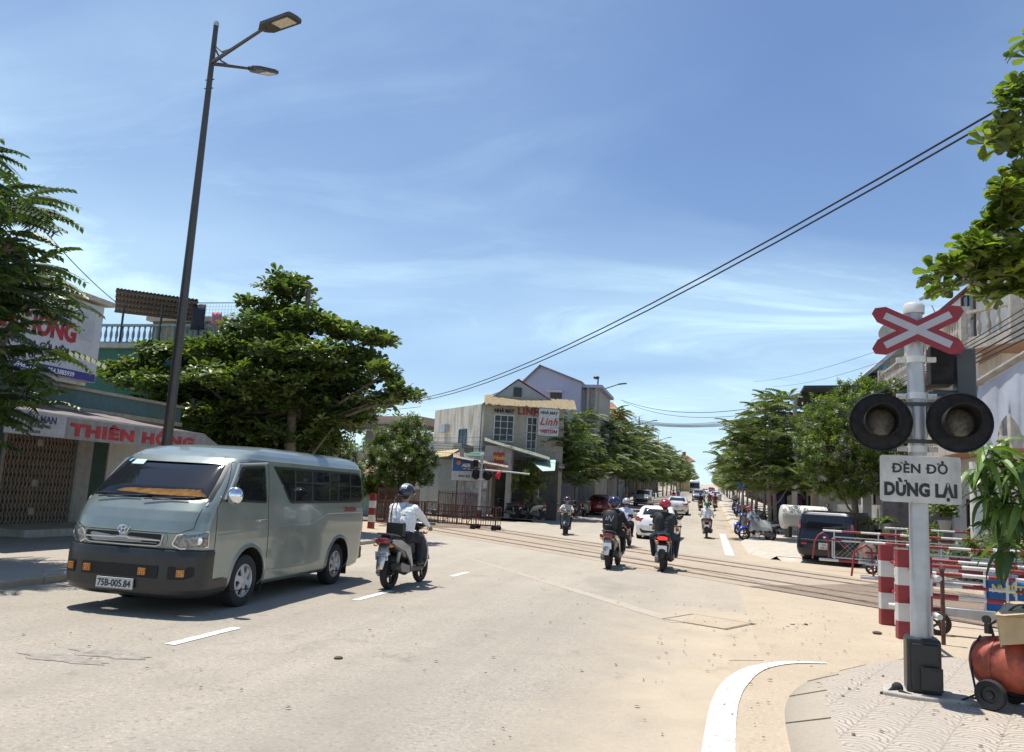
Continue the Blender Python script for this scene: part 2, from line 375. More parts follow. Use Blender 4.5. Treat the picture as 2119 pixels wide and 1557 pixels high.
def sheet(name, fn, mat, lift, ys, thick=0.0):
    """a strip over the terrain: fn(Y) -> list of x; one row of verts per Y"""
    vv = []; ff = []; k = None
    for y in ys:
        xs = fn(y); k = len(xs)
        for x in xs: vv.append((x, y, zt(y)+lift))
    for i in range(len(ys)-1):
        for j in range(k-1): a = i*k+j; ff.append((a, a+1, a+k+1, a+k))
    mb = MB(); mb.add(vv, ff); o = mb.build(name, mat, fixn=False); struct(o); return o
YS = [-60, -20, 0]+[2*i for i in range(1, 80)]+list(range(160, 600, 20))+[700, 1000, 1500]
sheet('ground', lambda y: [-900, -300, -100, -30, -9, 0, 9, 30, 100, 300, 900], mdirt, 0, YS)
def road_r(y):      # right edge of the asphalt; opens into the sandy apron by the crossing
    if y < 9.6: return 0.24
    if y < 18.4: return 0.62
    if y < 27: return 0.66
    return 1.05
RY = sorted(set([-60, -20, 0, 4, 8, 9.5, 9.7, 13.5, 13.7, 18.3, 18.5, 22, 26.9, 27.1, 30]+[2*i for i in range(16, 80)]+list(range(160, 600, 20))))
sheet('road', lambda y: [-9.5 if y < 22 or y > 43 else -10.4, -5, road_r(y)], mroad, 0.004, RY)
# railway strip, laid obliquely (45 degrees) across the road
UD = Vector((0.7071, -0.7071, 0)); UN = Vector((0.7071, 0.7071, 0))
def rp(s, u, z=0.0): p = UD*s+UN*u; return Vector((p.x, p.y, zt(p.y)+z))
def railstrip(name, u0, u1, s0, s1, lift, mat, step=3.0):
    mb = MB(); n = int((s1-s0)/step); vv = []; ff = []
    for i in range(n+1):
        s = s0+(s1-s0)*i/n; vv += [rp(s, u0, lift), rp(s, u1, lift)]
        if i: ff.append((2*i-2, 2*i, 2*i+1, 2*i-1))
    mb.add(vv, ff); return struct(mb.build(name, mat, fixn=False))
railstrip('railway_crossing', 13.35, 18.7, -31, -12, 0.009, mrail_bed)
mballast = groundmat('ballast', (0.22, 0.17, 0.13), (0.30, 0.24, 0.18), 0.6, 0.9, 0.9, crack=False)
railstrip('railway_bed', 13.4, 18.6, -12.2, 30, 0.014, mballast)
railstrip('railway_bed', 13.4, 18.6, -60, -31, 0.014, mballast)
mrailtop = M('rail_steel', (0.17, 0.12, 0.09), 0.6, 0.5, var=0.25)
mgroove = M('rail_groove', (0.22, 0.175, 0.13), 0.9, var=0.5)
for i, u in enumerate((14.05, 15.05, 16.95, 17.95)):
    mb = MB()
    for s in range(-60, 30, 2):
        for du, w, h in ((0, 0.05, 0.05),):
            a = rp(s, u, -0.005); b = rp(s+2, u, -0.005); mb.bar(a, b, w, h)
        mb.quad(rp(s, u+0.036, 0.019), rp(s+2, u+0.036, 0.019), rp(s+2, u+0.11, 0.019), rp(s, u+0.11, 0.019), 1)
        mb.quad(rp(s, u-0.036, 0.019), rp(s+2, u-0.036, 0.019), rp(s+2, u-0.085, 0.019), rp(s, u-0.085, 0.019), 1)
    tag(mb.build('rail', [mrailtop, mgroove], fixn=False), ['rusty steel rail nearest the camera across the road', 'second rusty rail from the camera across the road', 'third rusty rail from the camera across the road', 'rusty steel rail farthest from the camera across the road'][i], 'rail', 'rails of the level crossing')
# left pavement (near) with kerb
def slab(name, poly, z0, z1, mat, follow=False, kind=True):
    mb = MB(); mb.prism(poly, z0, z1); o = mb.build(name, mat)
    if kind: struct(o)
    return o
slab('pavement', [(-9.62, -10), (-9.62, 23.5), (-11.5, 25.5), (-18.5, 25.5), (-18.5, -10)], -0.05, 0.10, mpave)
mb = MB()
for i in range(34):
    y = -10+i; mb.box(-9.62, -9.46, y+0.006, y+0.994, -0.05, 0.11)
struct(mb.build('kerb', mkerb, bevel=0.02))
# far left pavement in front of the tailor's house and along the street
mb = MB(); LY = [43.2, 45]+[2*i for i in range(23, 80)]+list(range(160, 400, 20))
vv = []; ff = []
for y in LY: vv += [(-40 if y < 60 else -15, y, zt(y)+0.13), (-9.4, y, zt(y)+0.13), (-9.4, y, zt(y)-0.1)]
for i in range(len(LY)-1): a = 3*i; ff += [(a, a+1, a+4, a+3), (a+1, a+2, a+5, a+4)]
ff.append((0, 1, 2)); mb.add(vv, ff); mb.quad((-40, 43.2, zt(43.2)+0.13), (-9.4, 43.2, zt(43.2)+0.13), (-9.4, 43.2, -0.1), (-40, 43.2, -0.1))
struct(mb.build('pavement', mpave, fixn=False))
# far right pavement
mb = MB(); RYs = [27.6, 30]+[2*i for i in range(16, 80)]+list(range(160, 400, 20)); vv = []; ff = []
for y in RYs: x = 1.35 if y > 29 else 1.9; vv += [(14, y, zt(y)+0.12), (x+0.25, y, zt(y)+0.12), (x, y, zt(y)-0.02)]
for i in range(len(RYs)-1): a = 3*i; ff += [(a, a+3, a+4, a+1), (a+1, a+4, a+5, a+2)]
mb.add(vv, ff); mb.quad((14, 27.6, 0.12), (2.15, 27.6, 0.12), (2.3, 27.1, -0.02), (14, 27.1, -0.02)); struct(mb.build('pavement', M('pale_paving', (0.48, 0.43, 0.36), 0.9, var=0.1, nscale=3, stain=0.2), fixn=False))
# near right corner: white curved line, sloped kerb slabs and the patterned tile island
def crv(pts, n=24):
    pts = [Vector((a, b, 0)) for a, b in pts]; out = []
    P = [pts[0]*2-pts[1]]+pts+[pts[-1]*2-pts[-2]]
    for i in range(1, len(P)-2):
        for k in range(n):
            t = k/n; a, b, c, d = P[i-1], P[i], P[i+1], P[i+2]
            out.append(0.5*((2*b)+(-a+c)*t+(2*a-5*b+4*c-d)*t*t+(-a+3*b-3*c+d)*t**3))
    out.append(pts[-1]); return out
def ribbon(name, path, w0, w1, z0, z1, mat, kind=True):
    vv = []; ff = []
    for i, p in enumerate(path):
        d = (path[min(i+1, len(path)-1)]-path[max(i-1, 0)]).normalized(); n = Vector((-d.y, d.x, 0))
        vv += [p+n*w0+Vector((0, 0, z0)), p+n*w1+Vector((0, 0, z1))]
        if i: ff.append((2*i-2, 2*i, 2*i+1, 2*i-1))
    mb = MB(); mb.add(vv, ff, 0, True); o = mb.build(name, mat, fixn=False)
    if kind: struct(o)
    return o
wl = crv([(-0.02, 2.0), (-0.03, 4.5), (-0.02, 6.0), (0.06, 7.6), (0.22, 8.6), (0.48, 9.3), (0.85, 9.75), (1.3, 9.95)], 10)
vv = []; ff = []
for i, p in enumerate(wl):
    d = (wl[min(i+1, len(wl)-1)]-wl[max(i-1, 0)]).normalized(); n = Vector((d.y, -d.x, 0)); t = i/len(wl)
    w = 0.225 if t < 0.55 else 0.225-(t-0.55)*0.38
    vv += [p+Vector((0, 0, .010)), p+n*max(w, 0.05)+Vector((0, 0, .010))]
    if i: ff.append((2*i-2, 2*i-1, 2*i+1, 2*i))
mb = MB(); mb.add(vv, ff); struct(mb.build('road_line', mworn, fixn=False))
island_out = crv([(0.56, 1.5), (0.58, 5.0), (0.60, 6.4), (0.66, 7.5), (0.84, 8.35), (1.15, 9.05), (1.65, 9.8), (2.3, 10.45), (3.2, 10.9), (5.2, 11.3)], 8)
island_in = crv([(0.86, 1.5), (0.88, 5.0), (0.92, 6.3), (0.98, 7.4), (1.14, 8.3), (1.42, 9.0), (1.86, 9.65), (2.42, 10.2), (3.25, 10.6), (5.2, 11.0)], 8)
vv = []; ff = []; n = len(island_out)
for a, b in zip(island_out, island_in): vv += [a+Vector((0, 0, -.03)), a+Vector((0, 0, .02)), b+Vector((0, 0, .125))]
for i in range(n-1): a = 3*i; ff += [(a, a+1, a+4, a+3), (a+1, a+2, a+5, a+4)]
mb = MB(); mb.add(vv, ff, 0, True); struct(mb.build('kerb', mkerb, fixn=False))
mb = MB()                                        # joints between the kerb slabs
for i in range(12, n-16, 8):
    a = island_out[i]+Vector((0, 0, .026)); b = island_in[i]+Vector((0, 0, .131)); mb.bar(a, b, 0.014, 0.004)
struct(mb.build('kerb_joints', M('joint_dirt', (0.12, 0.095, 0.07), 0.95), fixn=False))
def tilemat():
    m = bpy.data.materials.new('patterned_paving_tiles'); m.use_nodes = True; nt = m.node_tree; b = nt.nodes['Principled BSDF']; b.inputs['Roughness'].default_value = 0.85
    L = nt.links.new; g = nt.nodes.new('ShaderNodeNewGeometry'); mp = nt.nodes.new('ShaderNodeMapping'); mp.inputs['Rotation'].default_value = (0, 0, R(22)); mp.inputs['Scale'].default_value = (3.3, 3.3, 1); L(g.outputs['Position'], mp.inputs[0])
    fr = nt.nodes.new('ShaderNodeVectorMath'); fr.operation = 'FRACTION'; L(mp.outputs[0], fr.inputs[0])
    sp = nt.nodes.new('ShaderNodeSeparateXYZ'); L(fr.outputs[0], sp.inputs[0])
    def mth(op, a, c=None):
        n = nt.nodes.new('ShaderNodeMath'); n.operation = op
        for i, v in enumerate((a, c)):
            if v is None: continue
            if isinstance(v, (int, float)): n.inputs[i].default_value = v
            else: L(v, n.inputs[i])
        return n.outputs[0]
    dx = mth('MINIMUM', sp.outputs[0], mth('SUBTRACT', 1.0, sp.outputs[0])); dy = mth('MINIMUM', sp.outputs[1], mth('SUBTRACT', 1.0, sp.outputs[1]))
    edge = mth('MINIMUM', dx, dy)
    e = nt.nodes.new('ShaderNodeMapRange'); L(edge, e.inputs[0]); e.inputs[1].default_value = 0.012; e.inputs[2].default_value = 0.026; e.inputs[3].default_value = 1; e.inputs[4].default_value = 0
    # fan pattern: arcs about a corner of each half tile
    d2 = mth('SQRT', mth('ADD', mth('POWER', mth('SUBTRACT', sp.outputs[0], 0.5), 2.0), mth('MULTIPLY', mth('POWER', sp.outputs[1], 2.0), 0.55)))
    nzz = nt.nodes.new('ShaderNodeTexNoise'); nzz.inputs['Scale'].default_value = 9; L(g.outputs['Position'], nzz.inputs['Vector'])
    arcs = mth('SINE', mth('ADD', mth('MULTIPLY', d2, 40.0), mth('MULTIPLY', nzz.outputs[0], 5.0)))
    a2 = nt.nodes.new('ShaderNodeMapRange'); L(arcs, a2.inputs[0]); a2.inputs[1].default_value = 0.35; a2.inputs[2].default_value = 0.8
    no = nt.nodes.new('ShaderNodeTexNoise'); no.inputs['Scale'].default_value = 2.2; no.inputs['Detail'].default_value = 7; no.inputs['Roughness'].default_value = 0.7; L(g.outputs['Position'], no.inputs['Vector'])
    wr = nt.nodes.new('ShaderNodeMapRange'); L(no.outputs['Fac'], wr.inputs[0]); wr.inputs[1].default_value = 0.36; wr.inputs[2].default_value = 0.6; wr.inputs[3].default_value = 0.35; wr.inputs[4].default_value = 0.95
    r = nt.nodes.new('ShaderNodeValToRGB'); L(no.outputs['Fac'], r.inputs[0]); r.color_ramp.elements[0].position = 0.35; r.color_ramp.elements[0].color = (0.36, 0.32, 0.27, 1); r.color_ramp.elements[1].position = 0.7; r.color_ramp.elements[1].color = (0.47, 0.41, 0.335, 1)
    m1 = nt.nodes.new('ShaderNodeMixRGB'); L(mth('MULTIPLY', a2.outputs[0], wr.outputs[0]), m1.inputs[0]); L(r.outputs[0], m1.inputs[1]); m1.inputs[2].default_value = (0.15, 0.135, 0.12, 1)
    m2 = nt.nodes.new('ShaderNodeMixRGB'); L(mth('MULTIPLY', e.outputs[0], 0.55), m2.inputs[0]); L(m1.outputs[0], m2.inputs[1]); m2.inputs[2].default_value = (0.2, 0.165, 0.13, 1)
    n3 = nt.nodes.new('ShaderNodeTexNoise'); n3.inputs['Scale'].default_value = 60; n3.inputs['Detail'].default_value = 4; L(g.outputs['Position'], n3.inputs['Vector'])
    m3 = nt.nodes.new('ShaderNodeMixRGB'); m3.blend_type = 'MULTIPLY'; m3.inputs[0].default_value = 0.5; L(m2.outputs[0], m3.inputs[1]); L(n3.outputs['Fac'], m3.inputs[2])
    m4 = nt.nodes.new('ShaderNodeMixRGB'); m4.blend_type = 'ADD'; m4.inputs[0].default_value = 0.25; L(m3.outputs[0], m4.inputs[1]); L(r.outputs[0], m4.inputs[2])
    L(m4.outputs[0], b.inputs['Base Color'])
    h = mth('ADD', mth('MULTIPLY', a2.outputs[0], -0.5), mth('MULTIPLY', e.outputs[0], -1.0)); bp = nt.nodes.new('ShaderNodeBump'); bp.inputs['Strength'].default_value = 0.4; bp.inputs['Distance'].default_value = 0.008; L(h, bp.inputs['Height']); L(bp.outputs[0], b.inputs['Normal'])
    return m
mb = MB(); poly = [(p.x, p.y) for p in island_in]+[(5.2, 1.5)]
mb.add([(x, y, 0.125) for x, y in poly], [tuple(range(len(poly)))]); struct(mb.build('pavement', tilemat(), fixn=False))
# dashes of the centre line, worn
for i, (y0, y1, x0) in enumerate([(7.25, 8.4, -5.25), (11.2, 12.5, -5.05), (15.3, 16.3, -4.9), (3.1, 4.5, -5.4)]):
    mb = MB(); mb.quad((x0-0.06, y0, 0.011), (x0+0.06, y0, 0.011), (x0+0.09, y1, 0.011), (x0-0.03, y1, 0.011)); struct(mb.build('road_line', mworn, fixn=False))
for y0 in (40, 47, 54, 62, 70, 80, 92):
    mb = MB(); mb.quad((-3.9, y0, zt(y0)+.012), (-3.75, y0, zt(y0)+.012), (-3.75, y0+2.2, zt(y0+2.2)+.012), (-3.9, y0+2.2, zt(y0+2.2)+.012)); struct(mb.build('road_line', mline, fixn=False))
mb = MB()
for y0 in list(range(28, 44, 2)): mb.quad((0.55, y0, zt(y0)+.012), (0.85, y0, zt(y0)+.012), (0.85, y0+2, zt(y0+2)+.012), (0.55, y0+2, zt(y0+2)+.012))
struct(mb.build('road_line', mline, fixn=False))
# manhole slab, long repair seam
T = TR(0.02, 12.35, 0, -27)
mb = MB(); mb.box(-0.46, 0.46, -0.42, 0.42, -0.02, 0.014, 0, T)
tag(mb.build('manhole_slab', mdirt, bevel=0.004), 'square concrete manhole slab set in the sandy road surface', 'manhole')
mb = MB()
for a, b in (((-.5, -.46), (.5, -.46)), ((.5, -.46), (.5, .46)), ((.5, .46), (-.5, .46)), ((-.5, .46), (-.5, -.46))): mb.bar((a[0], a[1], .006), (b[0], b[1], .006), 0.035, 0.006, 0, T)
struct(mb.build('road_seam', M('joint_dirt', (0.12, 0.095, 0.07), 0.95), fixn=False))
# litter and stones
for i, (px, py, r_) in enumerate([(1815, 1313, 0.07), (1640, 1293, 0.05), (1668, 1294, 0.04), (1630, 1297, 0.03), (700, 1365, 0.05)]):
    g = gr(px, py); mb = MB(); mb.ell((0, 0, r_*0.3), (r_, r_*0.7, r_*0.35), 7, 5)
    o = mb.build('stone' if i in (0, 3) else 'litter', M('stone_%d' % (i % 2), [(0.10, 0.075, 0.055), (0.55, 0.52, 0.48)][i in (1, 2, 4)], 0.9), loc=g); o.rotation_euler = (0, 0, i)
    tag(o, ['dark brown stone on the sand beside the striped bollards', 'crumpled pale scrap on the sand left of the bollards', 'small white scrap right beside the crumpled pale one', 'small dark pebble below the pale scraps', 'flattened white scrap on the asphalt in front of the van'][i], 'stone' if i in (0, 3) else 'litter')

a_ = gr(975, 1158); b_ = gr(1412, 1290); d_ = (b_-a_).normalized(); n_ = Vector((-d_.y, d_.x, 0))*.16; up_ = Vector((0, 0, .0085)); mb = MB(); mb.quad(a_-n_*.4+up_, b_-n_+up_, b_+n_+up_, a_+n_*.4+up_)
struct(mb.build('road_seam', groundmat('pale_repair_strip', (.44, .385, .315), (.40, .35, .285), .5, .4, crack=False), fixn=False))
for px_, py_, w_, h_, nm_ in ((128, 1365, .42, .12, 'damp_patch'), (225, 1355, .38, .16, 'damp_patch')):
    g = gr(px_, py_); mb = MB(); k_ = 18; mb.add([(g.x+w_*(1+.25*math.sin(i*2.3))*math.cos(2*math.pi*i/k_), g.y+h_*(1+.3*math.sin(i*1.7))*math.sin(2*math.pi*i/k_), .0086) for i in range(k_)], [tuple(range(k_))]); struct(mb.build(nm_, M('damp_asphalt', (.275, .25, .215), .85, var=.25, nscale=9), fixn=False))

# dry leaves, twigs and grit scattered over the road edge and the island
g_ = np.random.default_rng(21); V = []; F = []
for k in range(340):
    if k < 210: x, y = g_.uniform(-.6, 2.9), g_.uniform(5.2, 14.5)
    else: x, y = g_.uniform(-9.5, -.5), g_.uniform(5.5, 17)
    z = .13 if (x > 1.0 and y < 9.0) else .016
    L = g_.uniform(.008, .034); w = L*g_.uniform(.25, .6); a = g_.uniform(0, 6.3); c, q = math.cos(a), math.sin(a); o = len(V)
    for u, v, h in ((-L, 0, .002), (0, w, .010), (L, 0, .004), (0, -w, .006)): V.append((x+u*c-v*q, y+u*q+v*c, z+h))
    F.append((o, o+1, o+2, o+3))
o = np_mesh('fallen_leaves', V, F, M('dry_leaf', (.13, .085, .045), .9, var=.4, nscale=3)); o['kind'] = 'stuff'; o['label'] = 'dry brown leaf bits and grit scattered over the road and sand'; o['category'] = 'litter'
# ================================================================== vehicles
def round_poly(poly, r, k=4):
    out = []; n = len(poly)
    for i in range(n):
        a = Vector(poly[i-1]); b = Vector(poly[i]); c = Vector(poly[(i+1) % n])
        u = (a-b); v = (c-b); q = min(r, u.length*0.45, v.length*0.45); u.normalize(); v.normalize()
        p0 = b+u*q; p1 = b+v*q
        for j in range(k+1):
            t = j/k; out.append(tuple((1-t)**2*p0+2*t*(1-t)*b+t*t*p1))
    return out
def inside(p, poly):
    x, y = p; c = False; j = len(poly)-1
    for i in range(len(poly)):
        xi, yi = poly[i]; xj, yj = poly[j]
        if (yi > y) != (yj > y) and x < (xj-xi)*(y-yi)/(yj-yi)+xi: c = not c
        j = i
    return c
def shrink(poly, d):
    out = []; n = len(poly); A = sum(poly[i][0]*poly[(i+1) % n][1]-poly[(i+1) % n][0]*poly[i][1] for i in range(n)); sg = 1 if A > 0 else -1
    for i in range(n):
        a = Vector(poly[i-1]); b = Vector(poly[i]); c = Vector(poly[(i+1) % n])
        t = (c-a)
        if t.length < 1e-9: t = Vector((1, 0))
        t.normalize(); nrm = Vector((-t.y, t.x))*sg; out.append(tuple(b+nrm*d))
    return out
class Shell:
    """a body lofted from horizontal outlines; st rows: z, yf, yr, W"""
    def __init__(s, st, cf=(0.3, 0.5), cr=(0.2, 0.3), ex=2.2, sub=5, m=36):
        s.st = [tuple(map(float, r)) for r in st]; s.cf = cf; s.cr = cr; s.ex = ex
        s.Z = [r[0] for r in s.st]
        s.mono = [r for i, r in enumerate(s.st) if i == 0 or r[0] > s.st[i-1][0]]
        s.sub = sub; s.m = m
    def par(s, z):
        a = np.array(s.mono); return [float(np.interp(z, a[:, 0], a[:, k])) for k in (1, 2, 3)]
    def side(s, y, z, sg=1):
        yf, yr, W = s.par(z); return Vector((sg*s.hw(y, yf, yr, W), y, z))
    def hw(s, y, yf, yr, W):
        L = yf-yr; af, bf = min(s.cf[0], L*0.45), min(s.cf[1], W*0.98); ar, br = min(s.cr[0], L*0.45), min(s.cr[1], W*0.98); n = s.ex
        if y > yf-af: u = min(1, (y-(yf-af))/af); return W-bf*(1-(max(0, 1-u**n))**(1/n))
        if y < yr+ar: u = min(1, ((yr+ar)-y)/ar); return W-br*(1-(max(0, 1-u**n))**(1/n))
        return W
    def front(s, x, z):
        yf, yr, W = s.par(z); af, bf = s.cf; bf = min(bf, W*0.98); n = s.ex; ax = abs(x)
        u = min(1, max(0, (ax-(W-bf))/bf)); return Vector((x, yf-af*(1-(1-u**n)**(1/n)), z))
    def rear(s, x, z):
        yf, yr, W = s.par(z); ar, br = s.cr; br = min(br, W*0.98); n = s.ex; ax = abs(x)
        u = min(1, max(0, (ax-(W-br))/br)); return Vector((x, yr+ar*(1-(1-u**n)**(1/n)), z))
    def outline(s, yf, yr, W):
        L = yf-yr; af, bf = min(s.cf[0], L*0.45), min(s.cf[1], W*0.98); ar, br = min(s.cr[0], L*0.45), min(s.cr[1], W*0.98); n = s.ex; h = []
        for i in range(5): h.append(((W-bf)*i/5, yf))
        for i in range(11):
            t = math.pi/2*i/10; h.append((W-bf+bf*math.sin(t)**(2/n), yf-af+af*max(0, math.cos(t))**(2/n)))
        m = s.m
        for i in range(1, m): h.append((W, (yf-af)+((yr+ar)-(yf-af))*i/m))
        for i in range(9):
            t = math.pi/2*i/8; h.append((W-br+br*max(0, math.cos(t))**(2/n), yr+ar-ar*math.sin(t)**(2/n)))
        for i in range(1, 6): h.append(((W-br)*(1-i/5), yr))
        return h+[(-x, y) for x, y in h[-2:0:-1]]
    def mesh(s, cut=None, crown=0.03):
        lv = []
        for i in range(len(s.st)-1):
            a, b = s.st[i], s.st[i+1]; k = s.sub if abs(b[0]-a[0]) > 0.03 or abs(b[1]-a[1]) > 0.1 else 2
            for j in range(k): t = j/k; lv.append([a[q]+(b[q]-a[q])*t for q in range(4)])
        lv.append(list(s.st[-1])); z, yf, yr, W = s.st[-1]; ym = (yf+yr)/2
        for t in (0.85, 0.65, 0.4, 0.15):
            lv.append([z+crown*(1-t*t), ym+(yf-ym)*t, ym+(yr-ym)*t, W*t])
        vv = []; ff = []; n = None
        for z, yf, yr, W in lv:
            o = s.outline(yf, yr, W); n = len(o); vv += [(x, y, z) for x, y in o]
        for i in range(len(lv)-1):
            for j in range(n):
                f = (i*n+j, (i+1)*n+j, (i+1)*n+(j+1) % n, i*n+(j+1) % n)
                if cut:
                    c = [sum(vv[q][k] for q in f)/4 for k in range(3)]
                    if cut(*c): continue
                ff.append(f)
        ff.append(tuple((len(lv)-1)*n+j for j in range(n)))
        return vv, ff
def patch(poly, fn, off=0.004, step=0.07, depth=0.0, mi=0, mb=None, border=0.0, mi2=1):
    """a polygon in surface coordinates laid on the shell at an offset"""
    xs = [p[0] for p in poly]; ys = [p[1] for p in poly]; pts = [Vector(p) for p in poly]; n = len(pts)
    edges = [(i, (i+1) % n) for i in range(n)]
    inner = shrink(poly, border) if border else None
    if inner:
        k = len(pts); pts += [Vector(p) for p in inner]; edges += [(k+i, k+(i+1) % n) for i in range(n)]
    nx = max(1, int((max(xs)-min(xs))/step)); ny = max(1, int((max(ys)-min(ys))/step)); sp = shrink(poly, border+step*0.3)
    for i in range(1, nx):
        for j in range(1, ny):
            p = (min(xs)+(max(xs)-min(xs))*i/nx, min(ys)+(max(ys)-min(ys))*j/ny)
            if inside(p, sp): pts.append(Vector(p))
    v2, e2, f2, *_ = geometry.delaunay_2d_cdt(pts, edges, [], 1, 1e-6)
    e = 1e-3; V = []; NR = []
    for p in v2:
        a = fn(p.x, p.y); u = fn(p.x+e, p.y)-fn(p.x-e, p.y); v = fn(p.x, p.y+e)-fn(p.x, p.y-e); nr = u.cross(v)
        nr = nr.normalized() if nr.length > 1e-12 else Vector((0, 1, 0)); V.append(a); NR.append(nr)
    c = fn(sum(xs)/n, sum(ys)/n)
    sg = 1 if NR[0].dot(Vector((c.x, c.y, 0))) > 0 else -1
    mb = mb or MB(); o = len(mb.v)
    VV = [v+n_*sg*off for v, n_ in zip(V, NR)]
    mb.v += VV
    for f in f2:
        cc = (sum(v2[i].x for i in f)/len(f), sum(v2[i].y for i in f)/len(f))
        mb.f.append([i+o for i in f]); mb.s.append(True)
        mb.m.append(mi2 if (inner and not inside(cc, inner)) else mi)
    if depth:
        k = len(mb.v); ring = []
        for p in poly:
            a = fn(*p); u = fn(p[0]+e, p[1])-fn(p[0]-e, p[1]); v = fn(p[0], p[1]+e)-fn(p[0], p[1]-e); nr = u.cross(v).normalized()*sg
            ring.append((a+nr*off, a+nr*(off-depth)))
        vv = [q for r_ in ring for q in r_]; mb.add(vv, [(2*i, 2*((i+1) % n), 2*((i+1) % n)+1, 2*i+1) for i in range(n)], mi2 if border else mi, False)
    return mb
def seam(pts, fn, r=0.004, off=0.0, k=6, mb=None, mi=0):
    mb = mb or MB(); P = []
    for i in range(len(pts)-1):
        for j in range(k):
            t = j/k; P.append(fn(pts[i][0]+(pts[i+1][0]-pts[i][0])*t, pts[i][1]+(pts[i+1][1]-pts[i][1])*t))
    P.append(fn(*pts[-1])); return mb.tube(P, r, 5, mi)
mpaint = {}
def paint(name, col, metal=0.35, rough=0.28): return M(name, col, rough, metal, var=0.07, nscale=2.2, coat=0.7)
mrim = M('alloy_rim', (0.48, 0.48, 0.49), 0.4, 0.4, var=0.06)
mlens = M('clear_lens', (0.20, 0.21, 0.22), 0.12, 0.5, var=0.5, nscale=26, coat=1.0)
mredlens = M('red_lens', (0.32, 0.012, 0.015), 0.12, var=0.15, nscale=18, coat=1.0)
mamber = M('amber_lens', (0.75, 0.27, 0.03), 0.25, var=0.2, nscale=30, coat=0.5)
mfrit = M('black_window_frame', (0.012, 0.012, 0.013), 0.3, var=0)
mwell = M('wheel_well', (0.012, 0.012, 0.012), 0.95, var=0)
mplate = M('number_plate', (0.52, 0.52, 0.49), 0.5, var=0.06)
def add_wheel(root, x, y, r, w=0.19, spokes=6, sg=1, hub=None, rimr=0.62, mat=None):
    T = Matrix.Translation((x, y, r))
    mb = MB(); prof = [(r*rimr, -w*0.42), (r*0.86, -w*0.5), (r*0.97, -w*0.42), (r, -w*0.25), (r, w*0.25), (r*0.97, w*0.42), (r*0.86, w*0.5), (r*rimr, w*0.42), (r*rimr, -w*0.42)]
    mb.lathe(prof, 36, 0, T, ax='x')
    wheel = mb.build('wheel', mrubber, root)
    rb = MB(); o = sg*w*0.5; mt = mat or mrim
    rb.lathe([(r*rimr*0.98, o*-0.9), (r*rimr*1.02, o*0.86), (r*rimr*0.95, o*0.95), (r*rimr*0.88, o*0.8), (r*rimr*0.86, o*-0.6)], 32, 0, T, ax='x')
    for k in range(spokes):
        a = 2*math.pi*k/spokes+0.3; c, q = math.cos(a), math.sin(a); wi = r*rimr*0.21
        pts = []
        for rr_, ww, xx in ((0.15*r, wi*0.9, o*0.86), (r*rimr*0.6, wi*0.75, o*0.80), (r*rimr*0.92, wi*1.25, o*0.72)):
            for sgn in (-1, 1): pts.append((xx, rr_*c-sgn*ww*q, rr_*q+sgn*ww*c))
        pts2 = [(p[0]-sg*0.025, p[1], p[2]) for p in pts]
        rb.add(pts+pts2, [(0, 1, 3, 2), (2, 3, 5, 4), (6, 8, 9, 7), (8, 10, 11, 9), (0, 2, 8, 6), (2, 4, 10, 8), (1, 7, 9, 3), (3, 9, 11, 5)], 0, False, T)
    rb.lathe([(0.001, o*0.98), (r*0.14, o*0.96), (r*0.19, o*0.86), (r*0.19, o*0.6)], 16, 0, T, ax='x')
    rb.build('rim', mt, wheel)
    db = MB(); db.lathe([(0.001, o*0.25), (r*rimr*0.85, o*0.25), (r*rimr*0.85, o*0.2)], 20, 0, T, ax='x'); db.build('brake_disc', mdarksteel, wheel)
    return wheel
def arch_cut(x, y, z, wheels, ra, rz_): return any((y-wy)**2+(z-rz_)**2 < ra*ra for wy in wheels)
def add_arches(root, sh, wheels, ra, zc_, mat, W, liner=0.42, lip=0.035):
    for sg in (-1, 1):
        for wy in wheels:
            mb = MB(); vv = []; ff = []; k = 22; a0, a1 = -0.42, math.pi+0.42
            for i in range(k+1):
                a = a0+(a1-a0)*i/k
                for rr_, of in ((ra-0.012, 0.0), (ra-0.008, 0.014), (ra+lip, 0.012), (ra+lip+0.02, 0.0)):
                    yy = wy+rr_*math.cos(a); zz_ = max(sh.Z[0]+0.0, zc_+rr_*math.sin(a)); p = sh.side(yy, zz_, sg); vv.append((p.x+sg*of, yy, zz_))
                if i:
                    for j in range(3): q = (i-1)*4+j; ff.append((q, q+1, q+5, q+4))
            mb.add(vv, ff, 0, True); mb.build('wheel_arch', mat, root)
            mb = MB(); mb.lathe([(ra, sg*(W-0.02)), (ra, sg*(W-liner))], 30, 0, Matrix.Translation((0, wy, zc_)), ax='x')
            mb.v = [v if v.z > sh.Z[0]-0.02 else Vector((v.x, v.y, sh.Z[0]-0.02)) for v in mb.v]
            mb.lathe([(0.0, sg*(W-liner)), (ra, sg*(W-liner))], 24, 0, Matrix.Translation((0, wy, zc_)), ax='x'); mb.v = [v if v.z > sh.Z[0]-0.02 else Vector((v.x, v.y, sh.Z[0]-0.02)) for v in mb.v]
            mb.build('wheel_liner', mwell, root)
